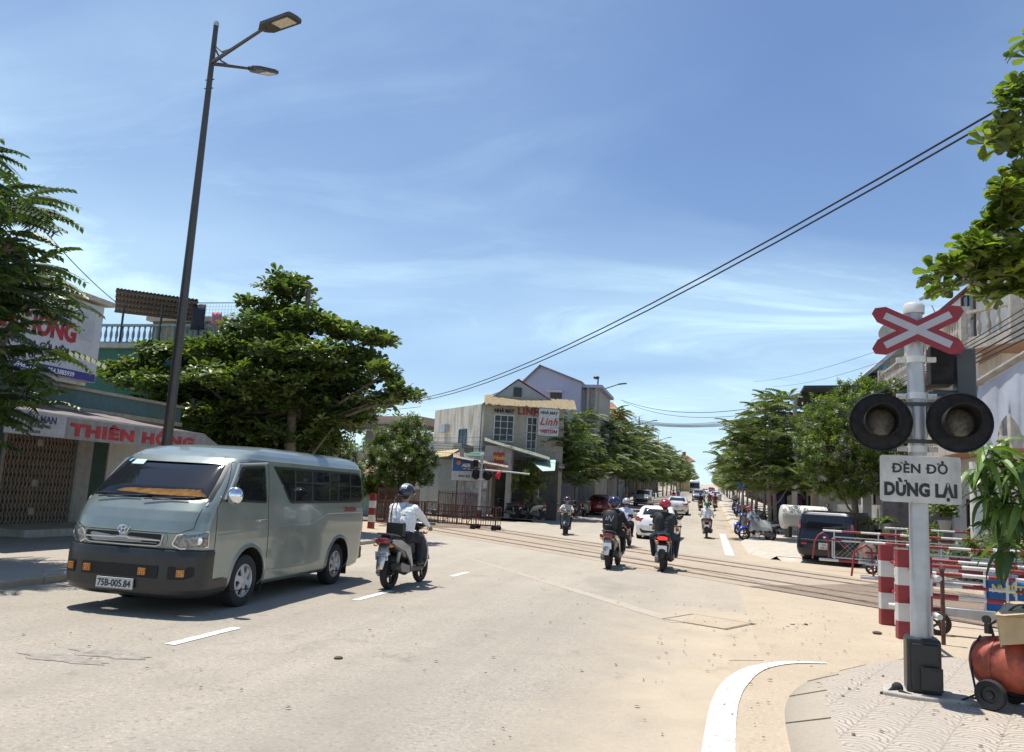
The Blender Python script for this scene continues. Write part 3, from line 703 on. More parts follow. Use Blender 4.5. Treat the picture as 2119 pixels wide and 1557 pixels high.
# ------------------------------------------------------------------ the silver-green minibus
def make_van():
    root = thing('minibus', 'silver green minibus with black front bumper driving towards the camera on the left', 'minibus', (-6.985, 11.22, 0), R(182.2))
    mp = paint('minibus_paint', (0.245, 0.29, 0.268), 0.5, 0.30)
    st = [(.25, 2.62, -2.40, .84), (.30, 2.68, -2.47, .90), (.42, 2.72, -2.52, .925), (.80, 2.74, -2.54, .935), (.90, 2.76, -2.55, .938), (1.02, 2.76, -2.55, .938), (1.14, 2.73, -2.55, .936), (1.26, 2.67, -2.54, .93), (1.37, 2.58, -2.53, .922),
          (1.62, 2.31, -2.50, .905), (1.90, 1.99, -2.46, .872), (1.955, 1.91, -2.44, .868), (1.97, 1.88, -2.43, .850), (2.03, 1.74, -2.40, .825), (2.09, 1.52, -2.35, .77), (2.13, 1.25, -2.24, .69), (2.16, .9, -2.05, .57)]
    sh = Shell(st, (0.33, 0.62), (0.22, 0.28), 2.4, 9, 130)
    wheels = (1.50, -1.43); ra, rz_ = .44, .36
    ws = round_poly([(-.86, 1.375), (.86, 1.375), (.82, 1.65), (.76, 1.905), (-.76, 1.905), (-.82, 1.65)], .05)
    dw = round_poly([(2.13, 1.40), (1.80, 1.855), (1.20, 1.885), (1.14, 1.37)], .05)
    bw = round_poly([(.97, 1.895), (-2.15, 1.895), (-2.31, 1.80), (-2.34, 1.42), (-2.22, 1.375), (.42, 1.365), (.48, 1.40)], .05)
    rw = round_poly([(-.68, 1.42), (.68, 1.42), (.62, 1.88), (-.62, 1.88)], .06)
    s = 0.03
    wsi, dwi, bwi, rwi = shrink(ws, s), shrink(dw, s), shrink(bw, s), shrink(rw, s)
    def cut(x, y, z):
        if abs(x) > .7 and arch_cut(x, y, z, wheels, ra, rz_) and z < 0.8: return True
        if z > 1.3 and z < 1.93:
            if y > 1.5 and abs(x) < .90 and inside((x, z), wsi) and y > sh.front(x, z).y-0.06: return True
            if abs(x) > .80 and (inside((y, z), dwi) or inside((y, z), bwi)): return True
            if y < -2.2 and inside((x, z), rwi): return True
        return False
    vv, ff = sh.mesh(cut, 0.02); mb = MB(); mb.add(vv, ff, 0, True); body = mb.build('body', mp, root)
    g1 = glassmat('minibus_windscreen', (0.012, 0.014, 0.018), 0.72); g2 = glassmat('minibus_side_glass', (0.012, 0.014, 0.016), 0.62)
    wsg = patch(ws, sh.front, .006, .08, .02, 0, None, .045, 1).build('windscreen', [g1, mfrit], root, fixn=False)
    for sg in (-1, 1):
        f = lambda y, z, sg=sg: sh.side(y, z, sg)
        patch(dw, f, .005, .08, .02, 0, None, .03, 1).build('window', [g2, mfrit], root, fixn=False)
        w = patch(bw, f, .005, .08, .02, 0, None, .035, 1).build('window', [g2, mfrit], root, fixn=False)
        b = MB()
        for yy in (.30, -.28, -.92, -1.28, -1.78): seam([(yy, 1.375), (yy, 1.88)], f, .013, k=4, mb=b)
        seam([(.30, 1.68), (-.92, 1.68)], f, .007, mb=b); seam([(-1.28, 1.66), (-2.3, 1.66)], f, .007, mb=b)
        b.build('window_bar', mfrit, w)
        b = MB()   # rain visor, door gaps, rub line
        seam([(2.22, 1.42), (1.83, 1.885), (1.17, 1.925)], lambda y, z: sh.side(y, z, sg)+Vector((sg*.012, 0, 0)), .016, mb=b); b.build('rain_visor', M('visor_grey', (0.30, 0.31, 0.33), 0.25, var=0), root)
        b = MB()
        seam([(2.36, .82), (2.37, 1.30), (1.88, 1.90), (1.20, 1.945), (1.10, 1.90), (1.09, 1.30), (1.05, .95), (1.02, .62)], f, .006, mb=b)
        if sg > 0: seam([(1.0, .40), (1.0, 1.93), (-.72, 1.94), (-.72, .55)], f, .006, mb=b)
        b.build('panel_gap', mfrit, root); b = MB(); seam([(-2.40, .45), (-2.42, 1.2), (-2.38, 1.93)], f, .006, mb=b); b.build('panel_gap', mfrit, root)
        b = MB(); seam([(2.3, .98), (.9, 1.04), (-.3, 1.06), (-.9, 1.20), (-2.4, 1.20)], f, .007, mb=b)
        seam([(1.85, 1.985), (.5, 2.0), (-2.3, 1.99)], lambda y, z: Vector((sg*sh.side(y, 1.96, 1).x, y, 1.962)), .009, mb=b); b.build('body_crease', mp, root)
        b = MB(); p = sh.side(1.26, 1.14, sg); b.box(-.012, .03, -.10, .10, -.016, .016, 0, Matrix.Translation(p) @ Matrix.Scale(sg, 4, (1, 0, 0))); b.build('door_handle', mchrome, root, .006)
        b = MB(); b.box(sg*.80-.09, sg*.80+.09, -1.92, -1.90, .14, .60); b.build('mudflap', mrubber, root)
        b = MB(); b.box(sg*.78-.11, sg*.78+.11, 1.03, 1.05, .16, .5); b.build('mudflap', mrubber, root)
        if sg > 0: continue
        # mirrors
        mir = MB(); mir.tube([(sg*.88, 2.16, 1.40), (sg*1.0, 2.2, 1.42)], .018, 8); mo = mir.build('mirror_arm', mblack, root)
        mir = MB(); T = TR(sg*1.06, 2.20, 1.475, 0); mir.ell((0, 0.02, 0), (.105, .075, .115), 18, 12, 0, T); mir.lathe([(0.001, -.035), (.09, -.035), (.096, -.02)], 18, 1, T, ax='y'); mir.build('mirror', [mchrome, M('mirror_glass', (0.5, 0.55, 0.6), 0.05, 1.0, var=0)], root)
    patch(rw, sh.rear, .006, .08, .02, 0, None, .045, 1).build('rear_window', [g2, mfrit], root, fixn=False)
    for y in wheels:
        for sg in (-1, 1): add_wheel(root, sg*.80, y, .345, .20, 6, sg, rimr=.62)
    add_arches(root, sh, wheels, ra, rz_, mp, .93)
    # front bumper: its own shell standing proud of the body
    bs = Shell([(.22, 2.68, 0, .86), (.27, 2.78, 0, .925), (.33, 2.81, 0, .945), (.45, 2.82, 0, .955), (.72, 2.82, 0, .955), (.79, 2.80, 0, .952), (.815, 2.74, 0, .93)], (0.38, 0.66), (.2, .2), 2.5, 8, 90)
    vv, ff = bs.mesh(lambda x, y, z: y < 2.02 if z < .43 else y < 2.36, 0.0)
    ff = [f for f in ff if len(f) < 6 or False]
    ff = [f for f in ff if max(vv[i][2] for i in f) <= .82]
    mbp = MB(); mbp.add(vv, ff, 0, True); bump = mbp.build('front_bumper', M('bumper_plastic', (0.022, 0.023, 0.024), 0.35, var=0.1), root)
    rec = M('recess_shade', (0.006, 0.006, 0.006), 0.7, var=0)  # shade of bumper hollows and grille slots, painted as near-black surface patches
    b = MB()
    for poly in ([(-.50, .46), (.54, .46), (.54, .61), (-.50, .61)], [(-.885, .50), (-.80, .46), (-.62, .46), (-.62, .61), (-.885, .61)], [(.66, .46), (.80, .46), (.80, .61), (.66, .61)]): patch(round_poly(poly, .02), bs.front, .009, .06, .01, 0, b)
    b.build('air_intake', rec, bump, fixn=False)
    for x in (.73, .46, -.30, -.76):
        b = MB(); p = bs.front(x, .53); a = math.degrees(math.atan2(bs.front(x+.02, .53).y-bs.front(x-.02, .53).y, .04)); T = TR(p.x, p.y, .535, a)
        b.box(-.045, .045, -.03, .028, -.04, .04, 0, T)
        for i in (-1, 0, 1): b.box(-.046, .046, .028, .030, i*.026-.002, i*.026+.002, 1, T); b.box(i*.03-.002, i*.03+.002, .028, .0305, -.041, .041, 1, T)
        b.build('fog_light', [mamber, M('amber_lens_frame', (0.12, 0.05, 0.02), 0.5, var=0)], bump)
    b = MB(); T = TR(.04, 2.847, .375); b.box(-.25, .25, -.012, .008, -.065, .065, 0, T); pl = b.build('licence_plate', mplate, root, .004)
    text('75B-005.84', .115, mtext_k, pl, TR(.04, 2.859, .337, 180), 'plate_number', .002, .001, sx=.86)
    b = MB(); b.box(-.245, .245, .0085, .0095, -.06, -.056, 0, T); b.box(-.245, .245, .0085, .0095, .056, .06, 0, T); b.build('plate_border', mtext_k, pl)
    # grille
    gm = M('grille_silver', (0.27, 0.29, 0.29), 0.35, 0.5, var=0.03)
    g = patch(round_poly([(-.53, .990), (.64, .990), (.63, .90), (.56, .822), (-.46, .822), (-.54, .90)], .04), sh.front, .010, .05, .02).build('grille', gm, root, fixn=False)
    b = MB(); patch(round_poly([(-.46, .976), (-.03, .976), (.01, .935), (-.46, .912)], .012), sh.front, .014, .05, .004, 0, b); patch(round_poly([(.15, .976), (.58, .976), (.58, .912), (.11, .935)], .012), sh.front, .014, .05, .004, 0, b)
    patch(round_poly([(-.45, .892), (.57, .892), (.52, .842), (-.41, .842)], .012), sh.front, .014, .05, .004, 0, b); b.build('grille_opening', rec, g, fixn=False)
    b = MB(); seam([(-.49, .965), (-.47, .86), (-.40, .835), (.06, .83), (.52, .835), (.59, .86), (.61, .965)], lambda x, z: sh.front(x, z)+Vector((0, .018, 0)), .011, mb=b, k=8)
    seam([(-.46, .902), (-.04, .906), (.0, .92), (.12, .92), (.16, .906), (.58, .902)], lambda x, z: sh.front(x, z)+Vector((0, .016, 0)), .010, mb=b, k=6)
    seam([(-.41, .868), (.53, .868)], lambda x, z: sh.front(x, z)+Vector((0, .016, 0)), .003, mb=b, k=8); b.build('grille_bar', M('bright_trim', (0.5, 0.52, 0.54), 0.3, .8, var=0), g)
    b = MB(); p = sh.front(.06, 1.015)+Vector((0, .012, 0))
    def ring(rx_, rz2, r_, cz=0): b.tube([p+Vector((rx_*math.cos(t*math.pi/12), .012, cz+rz2*math.sin(t*math.pi/12))) for t in range(25)], r_, 6)
    ring(.072, .05, .0075); ring(.026, .047, .006); ring(.045, .018, .006, .02); b.build('emblem', mchrome, root)
    # headlights wrap the corners
    for sg in (-1, 1):
        def wrap(u, z, sg=sg):
            yf, yr, W = sh.par(z); af, bf = sh.cf; n = sh.ex; a_ = abs(u)
            if a_ <= W-bf: return Vector((sg*a_, yf, z))
            t = min(math.pi/2, (a_-(W-bf))/.84*math.pi/2); return Vector((sg*(W-bf+bf*math.sin(t)**(2/n)), yf-af+af*max(0, math.cos(t))**(2/n), z))
        b = patch(round_poly([(.58, .990), (1.065, 1.035), (1.072, .835), (.62, .812), (.52, .86)], .03), wrap, .012, .035, .02, 0, None, .012, 1)
        hl = b.build('headlight', [mlens, mchrome], root, fixn=False)
        b = MB()
        for x in (.70, .86): q = wrap(x, .92)-Vector((0, .012, 0)); b.lathe([(.055, .012), (.045, .016), (.02, .018), (.001, .018)], 16, 0, Matrix.Translation(q)@Matrix.Rotation(R(-sg*20), 4, 'Z'), ax='y')
        b.build('headlight_reflector', M('reflector', (0.85, 0.86, 0.9), 0.06, 1.0, var=0), hl)
        tl = patch(round_poly([(sg*.76, .95), (sg*.90, .95), (sg*.885, 1.33), (sg*.78, 1.33)], .03), sh.rear, .01, .05, .02).build('tail_light', mredlens, root, fixn=False)
    # hood gap, wipers, scuttle
    b = MB(); seam([(-.82, 1.30), (-.81, 1.06), (-.66, .995), (.66, .995), (.81, 1.06), (.82, 1.30)], sh.front, .0045, mb=b, k=8); b.build('panel_gap', mfrit, root)
    b = MB(); patch(round_poly([(-.85, 1.335), (.85, 1.335), (.85, 1.375), (-.85, 1.375)], .012), sh.front, .007, .06, .01, 0, b); b.build('scuttle', M('scuttle_grey', (0.25, 0.26, 0.27), 0.4, var=0.05), root, fixn=False)
    for (x0, x1) in ((-.05, -.62), (.62, .02)):
        b = MB(); f = lambda x, z: sh.front(x, z)+Vector((0, .035, .012)); seam([(x0, 1.37), ((x0+x1)/2-.05, 1.405), (x1, 1.41)], f, .009, mb=b, k=5); seam([((x0+x1)/2+.20, 1.40), (x1-.06, 1.425)], lambda x, z: sh.front(x, z)+Vector((0, .022, .004)), .008, mb=b, k=5); b.build('wiper', mblack, root)
    for poly, mm in (([(.40, 1.81), (.60, 1.81), (.575, 1.875), (.40, 1.875)], M('pale_paper', (0.45, 0.62, 0.62), 0.7, var=0)), (round_poly([(.64, 1.84), (.70, 1.84), (.70, 1.885), (.63, 1.885)], .02), M('blue_sticker', (0.10, 0.35, 0.6), 0.5, var=0.2, nscale=30))):
        patch(poly, sh.front, .010, .05).build('sticker', mm, root, fixn=False)
    # text on the flank, roof
    text('75B-005.84', .11, mtext_r, root, Matrix.Translation((-.943, -1.78, 1.225)) @ Matrix.Rotation(R(-90), 4, 'Z'), 'side_number', .003, .001)
    # interior
    b = MB(); b.box(-.78, .78, 2.0, 2.30, 1.15, 1.34); b.build('dashboard', M('dash_dark', (0.03, 0.03, 0.032), 0.7), root, .02)
    mo = M('orange_dash_mat', (0.75, 0.30, 0.05), 0.8, var=0.35, nscale=9)
    b = MB(); vv = []; ff = []
    for i in range(31):
        x = -.70+1.4*i/30; h = 0.018*abs(math.sin(i*1.35))
        vv += [(x, 1.95, 1.60+h), (x, 2.15, 1.54+h*.8), (x, 2.42-.25*x*x, 1.435+h*.3)]
        if i: q = 3*(i-1); ff += [(q, q+3, q+4, q+1), (q+1, q+4, q+5, q+2)]
    b.add(vv, ff, 0, True); b.build('dash_mat', mo, root)  # real mat, tilted up so its shape also stands in for its windscreen reflection
    b = MB(); c = Vector((-.38, 1.84, 1.45)); pts = [c+Vector((.19*math.cos(t*math.pi/12), .08*math.sin(t*math.pi/12), .17*math.sin(t*math.pi/12))) for t in range(25)]; b.tube(pts, .013, 6); b.tube([c, c+Vector((0, .12, -.14))], .03, 8); b.bar(c-Vector((.18, 0, 0)), c+Vector((.18, 0, 0)), .03, .02); b.build('steering_wheel', mblack, root)
    seatm = M('seat_cloth', (0.16, 0.15, 0.15), 0.9)
    for y, xs in ((1.3, (-.42, .42)), (.40, (-.5, 0, .5)), (-.45, (-.5, 0, .5)), (-1.25, (-.5, 0, .5)), (-2.0, (-.5, 0, .5))):
        for x in xs:
            b = MB(); b.box(x-.21, x+.21, y-.2, y+.25, .85, .98); b.box(x-.20, x+.20, y-.28, y-.17, .95, 1.50); b.box(x-.12, x+.12, y-.27, y-.19, 1.52, 1.68); b.build('seat', seatm, root, .03)
    b = MB(); b.box(-.84, .84, -2.4, 1.95, .52, .56); b.box(-.6, .6, -2.3, 2.2, .20, .40); b.build('floor_pan', mwell, root)
    b = MB(); b.cyl((-.80, -2.5, .40), (-.80, -2.72, .40), .035); b.box(-.86, .86, -2.64, -2.45, .36, .58); b.build('rear_bumper', mblack, root, .02)
    b = MB(); b.box(-.72, .72, -2.2, 1.45, 1.94, 1.95); b.build('headliner', M('headliner', (0.3, 0.3, 0.28), 0.9), root)
    # driver
    return root
VAN = make_van()
# ------------------------------------------------------------------ cars
def make_car(name, label, cat, col, loc, rz, st, wheels, ra, wr, side_w, ws, rw, cf=(.3, .55), cr=(.3, .5), group=None, plate=None, tail=None, head=None, lower=None, metal=.4, W=.85, plate_z=.75, seev=.25, bars=(), rails=False, handle=True):
    root = thing(name, label, cat, loc, rz, group); mp = paint(name+'_paint_'+label.split()[0], col, metal)
    sh = Shell(st, cf, cr, 2.3, 4)
    def cut(x, y, z): return z < wr+ra+.02 and abs(x) > .55 and arch_cut(x, y, z, wheels, ra, wr)
    vv, ff = sh.mesh(cut, .02); mb = MB(); mb.add(vv, ff, 0, True); body = mb.build('body', mp, root)
    g = glassmat('car_glass', (0.012, 0.014, 0.017), 0.0)
    if ws: patch(round_poly(ws, .05), sh.front, .013, .05, 0, 0, None, .03, 1).build('windscreen', [g, mfrit], root, fixn=False)
    if rw: patch(round_poly(rw, .05), sh.rear, .013, .05, 0, 0, None, .03, 1).build('rear_window', [g, mfrit], root, fixn=False)
    for sg in (-1, 1):
        f = lambda y, z, sg=sg: sh.side(y, z, sg)
        for poly in side_w: patch(round_poly(poly, .04), f, .011, .06, 0, 0, None, .025, 1).build('window', [g, mfrit], root, fixn=False)
        b = MB()
        for s_ in bars: seam(s_, f, .004, mb=b)
        if bars: b.build('panel_gap', mfrit, root)
        yb = side_w[0][0][0]; zb = side_w[0][0][1]; p = sh.side(yb-.1, zb+.02, sg)
        b = MB(); b.ell((p.x+sg*.09, p.y, p.z+.04), (.10, .05, .07), 12, 8); b.build('mirror', mp if col[0] < .3 else mblack, root)
        if handle:
            for yy in (side_w[0][-1][0]+.12, side_w[-1][-1][0]+.25): b = MB(); p = sh.side(yy, zb-.12, sg); b.box(-.01, .025, -.08, .08, -.012, .012, 0, Matrix.Translation(p)); b.build('door_handle', mp, root, .004)
        if tail: patch(round_poly([(sg*a, b_) for a, b_ in tail], .02), sh.rear, .01, .05, .01).build('tail_light', mredlens, root, fixn=False)
        if head: patch(round_poly([(sg*a, b_) for a, b_ in head], .02), sh.front, .01, .05, .01).build('headlight', mlens, root, fixn=False)
    for y in wheels:
        for sg in (-1, 1): add_wheel(root, sg*(W-.11), y, wr, .2, 5, sg, rimr=.66)
    add_arches(root, sh, wheels, ra, wr, mp, W)
    if lower:
        for which, fn in (('rear', sh.rear), ('front', sh.front)):
            patch(round_poly(lower, .05), fn, .012, .08, .02).build('%s_bumper_insert' % which, mblack, root, fixn=False)
    if plate:
        for fn, sgn, rot in ((sh.rear, -1, 0), (sh.front, 1, 180)):
            p = fn(0, plate_z); b = MB(); T = TR(0, p.y+sgn*.02, plate_z, rot); b.box(-.16, .16, -.006, .01, -.10, .10, 0, T); q = b.build('licence_plate', mplate, root)
            text(plate[0], .075, mtext_k, q, TR(0, p.y+sgn*.028, plate_z+.015, rot), 'plate_number', .001, .0008); text(plate[1], .075, mtext_k, q, TR(0, p.y+sgn*.028, plate_z-.078, rot), 'plate_number', .001, .0008)
    b = MB(); b.box(-W+.1, W-.1, wheels[1]-.4, wheels[0]+.4, .17, .3); b.build('floor_pan', mwell, root)
    b = MB(); r0 = sh.rear(0, plate_z+.0); em = sh.rear(0, plate_z+.28); b.ell((0, em.y-.01, em.z), (.05, .012, .035), 10, 6); b.build('emblem', mchrome, root)
    if rails:
        b = MB()
        for sg in (-1, 1): b.tube([(sg*.58, .6, 1.60), (sg*.60, .5, 1.66), (sg*.6, -1.3, 1.66), (sg*.58, -1.4, 1.60)], .015, 6)
        b.build('roof_rail', mblack, root)
    return root
hatch_st = [(.20, 1.88, -1.92, .74), (.28, 1.95, -1.98, .80), (.45, 2.0, -2.03, .835), (.62, 2.0, -2.03, .845), (.74, 1.94, -2.0, .85), (.84, 1.72, -1.97, .85), (.93, 1.2, -1.92, .845), (.98, .95, -1.88, .83), (1.15, .62, -1.74, .78), (1.32, .3, -1.58, .70), (1.41, .05, -1.46, .63), (1.455, -.2, -1.32, .55)]
sedan_st = [(.20, 2.15, -2.15, .74), (.28, 2.25, -2.25, .80), (.45, 2.3, -2.32, .85), (.62, 2.3, -2.34, .87), (.74, 2.2, -2.33, .875), (.86, 1.9, -2.30, .875), (.96, 1.3, -2.24, .86), (1.02, 1.0, -1.85, .84), (1.18, .65, -1.5, .78), (1.34, .3, -1.1, .70), (1.42, .05, -.85, .64), (1.46, -.2, -.6, .55)]
box_st = [(.22, 1.88, -1.96, .76), (.30, 1.96, -2.04, .84), (.45, 2.0, -2.08, .885), (.70, 2.0, -2.07, .89), (.82, 1.92, -2.03, .89), (.95, 1.55, -2.0, .885), (1.05, 1.05, -1.98, .87), (1.30, .70, -1.96, .84), (1.52, .42, -1.92, .80), (1.62, .25, -1.84, .74), (1.66, 0, -1.66, .64)]
suv_st = [(.25, 2.15, -2.1, .80), (.35, 2.25, -2.2, .88), (.6, 2.3, -2.25, .91), (.85, 2.25, -2.25, .92), (1.0, 2.0, -2.22, .92), (1.1, 1.35, -2.18, .90), (1.35, .95, -2.05, .84), (1.6, .6, -1.9, .76), (1.70, .4, -1.8, .70), (1.74, .1, -1.6, .6)]
hw_ = [[(.72, .98), (.35, 1.33), (-.45, 1.36), (-.45, .98)], [(-.52, .98), (-.52, 1.36), (-1.2, 1.30), (-1.45, 1.05)]]
HATCH = make_car('hatchback', 'small white hatchback seen from behind between the two front riders', 'car', (.78, .78, .78), (-2.15, 36.6, 0), R(-2), hatch_st, (1.25, -1.25), .34, .30, hw_, [(-.62, 1.0), (.62, 1.0), (.55, 1.36), (-.55, 1.36)], [(-.58, 1.03), (.58, 1.03), (.50, 1.36), (-.50, 1.36)], group='moving cars',
    tail=[(.48, .93), (.80, .98), (.80, .80), (.60, .78)], head=[(.45, .62), (.78, .66), (.76, .78), (.55, .76)], lower=[(-.55, .30), (.55, .30), (.66, .48), (-.66, .48)], plate=None, metal=.05, plate_z=.62)
SEDAN = make_car('sedan', 'white sedan seen from behind driving away beyond the hatchback', 'car', (.62, .62, .63), (-2.55, 68.5, zt(68.5)), R(0), sedan_st, (1.35, -1.35), .36, .32, [[(.75, 1.0), (.35, 1.34), (-.3, 1.37), (-.3, 1.0)], [(-.36, 1.0), (-.36, 1.37), (-.85, 1.33), (-1.3, 1.05)]], [(-.66, 1.04), (.66, 1.04), (.56, 1.38), (-.56, 1.38)], [(-.66, 1.06), (.66, 1.06), (.55, 1.38), (-.55, 1.38)], group='moving cars',
    tail=[(.38, .92), (.84, .95), (.84, .76), (.55, .80)], head=[(.45, .66), (.82, .70), (.80, .84), (.55, .80)], lower=[(-.5, .30), (.5, .30), (.6, .42), (-.6, .42)], plate=('75A', '186.52'), plate_z=.66, metal=.1, W=.875)
REDCAR = make_car('parked_hatchback', 'dark red hatchback parked by the left kerb behind the blue helmeted rider', 'car', (.22, .012, .012), (-7.75, 59.2, zt(59)), R(4), hatch_st, (1.25, -1.25), .34, .30, hw_, [(-.62, 1.0), (.62, 1.0), (.55, 1.36), (-.55, 1.36)], [(-.58, 1.03), (.58, 1.03), (.50, 1.36), (-.50, 1.36)],
    tail=[(.45, .93), (.80, .98), (.80, .78), (.52, .78)], head=[(.45, .62), (.78, .66), (.76, .78), (.55, .76)], lower=[(-.55, .30), (.55, .30), (.66, .44), (-.66, .44)], plate=('75A', '042.16'), plate_z=.62)
SUV = make_car('parked_suv', 'silver utility car parked by the left kerb facing the camera under the trees', 'car', (.30, .31, .32), (-6.6, 84, zt(84)), R(180), suv_st, (1.4, -1.35), .42, .36, [[(.9, 1.12), (.5, 1.60), (-.4, 1.64), (-.4, 1.12)], [(-.46, 1.12), (-.46, 1.64), (-1.6, 1.6), (-1.9, 1.15)]], [(-.70, 1.14), (.70, 1.14), (.60, 1.62), (-.60, 1.62)], [(-.70, 1.14), (.70, 1.14), (.60, 1.62), (-.60, 1.62)],
    tail=[(.70, .95), (.88, .95), (.86, 1.2), (.75, 1.2)], head=[(.50, .80), (.86, .84), (.86, 1.0), (.58, .96)], lower=[(-.55, .40), (.55, .40), (.62, .72), (-.62, .72)], W=.92)
BLACKCAR = make_car('boxy_car', 'black boxy hatchback parked on the right pavement behind the striped gate', 'car', (.010, .011, .016), (4.35, 28.6, 0.0), R(-25), box_st, (1.25, -1.28), .38, .33, [[(.85, 1.06), (.50, 1.44), (-.35, 1.50), (-.35, 1.06)], [(-.41, 1.06), (-.41, 1.50), (-1.45, 1.46), (-1.6, 1.08)]], [(-.68, 1.08), (.68, 1.08), (.60, 1.48), (-.60, 1.48)], [(-.66, 1.06), (.66, 1.06), (.62, 1.50), (-.62, 1.50)], cf=(.3, .55), cr=(.16, .22),
    tail=[(.76, 1.10), (.85, 1.10), (.81, 1.30), (.76, 1.30)], head=[(.50, .72), (.84, .75), (.84, .92), (.58, .88)], lower=[(-.6, .30), (.6, .30), (.66, .46), (-.66, .46)], plate=('75A', '078.13'), plate_z=.58, rails=True, W=.885)
b = MB(); pr = Shell(box_st, (.3, .55), (.16, .22)).rear(0, .9)
b.tube([(-.72, pr.y-.03, .74), (.72, pr.y-.03, .74)], .03, 8); b.build('bumper_step', M('bumper_plastic', (0.03, 0.03, 0.03)), BLACKCAR)
for sg in (-1, 1): b = MB(); b.box(sg*.62-.09, sg*.62+.09, pr.y-.065, pr.y-.04, .60, .66); b.build('rear_reflector', mredlens, BLACKCAR)
b = MB(); b.tube([(-.05, pr.y-.0, 1.14), (.45, pr.y+.02, 1.17)], .012, 6); b.build('rear_wiper', mblack, BLACKCAR)
# farther traffic
for (lab, x, Y, rz, src, sc) in (
    ('grey car far up the road beside the black clad rider', -1.5, 118, 180, SUV, 1.0), ('pale car far up the road behind the two maroon riders', .9, 128, 0, SEDAN, 1.0),
    ('white car in the distance right of the bus', -1.0, 190, 180, HATCH, 1.0), ('small dark car in the distance on the crest of the road', .4, 240, 180, REDCAR, 1.0)):
    dup(src, (x, Y, zt(Y)), R(rz), lab, 'cars far up the road')
bus_st = [(.35, 5.2, -5.2, 1.15), (.45, 5.3, -5.3, 1.22), (1.2, 5.35, -5.3, 1.25), (2.6, 5.2, -5.25, 1.22), (2.95, 5.0, -5.1, 1.12), (3.1, 4.7, -4.9, .95)]
BUS = make_car('bus', 'white bus with dark windscreen far up the road in the left lane', 'bus', (.6, .6, .58), (-3.6, 205, zt(205)), R(180), bus_st, (3.2, -3.2), .52, .46, [[(4.6, 1.3), (4.6, 2.4), (0.1, 2.4), (0.1, 1.3)], [(-.1, 1.3), (-.1, 2.4), (-4.8, 2.4), (-4.8, 1.3)]], [(-1.1, 1.1), (1.1, 1.1), (1.05, 2.5), (-1.05, 2.5)], [(-.9, 1.5), (.9, 1.5), (.9, 2.4), (-.9, 2.4)], head=[(.7, .6), (1.1, .6), (1.1, .85), (.7, .85)], tail=[(.9, .7), (1.1, .7), (1.1, 1.2), (.9, 1.2)], W=1.24, handle=False)
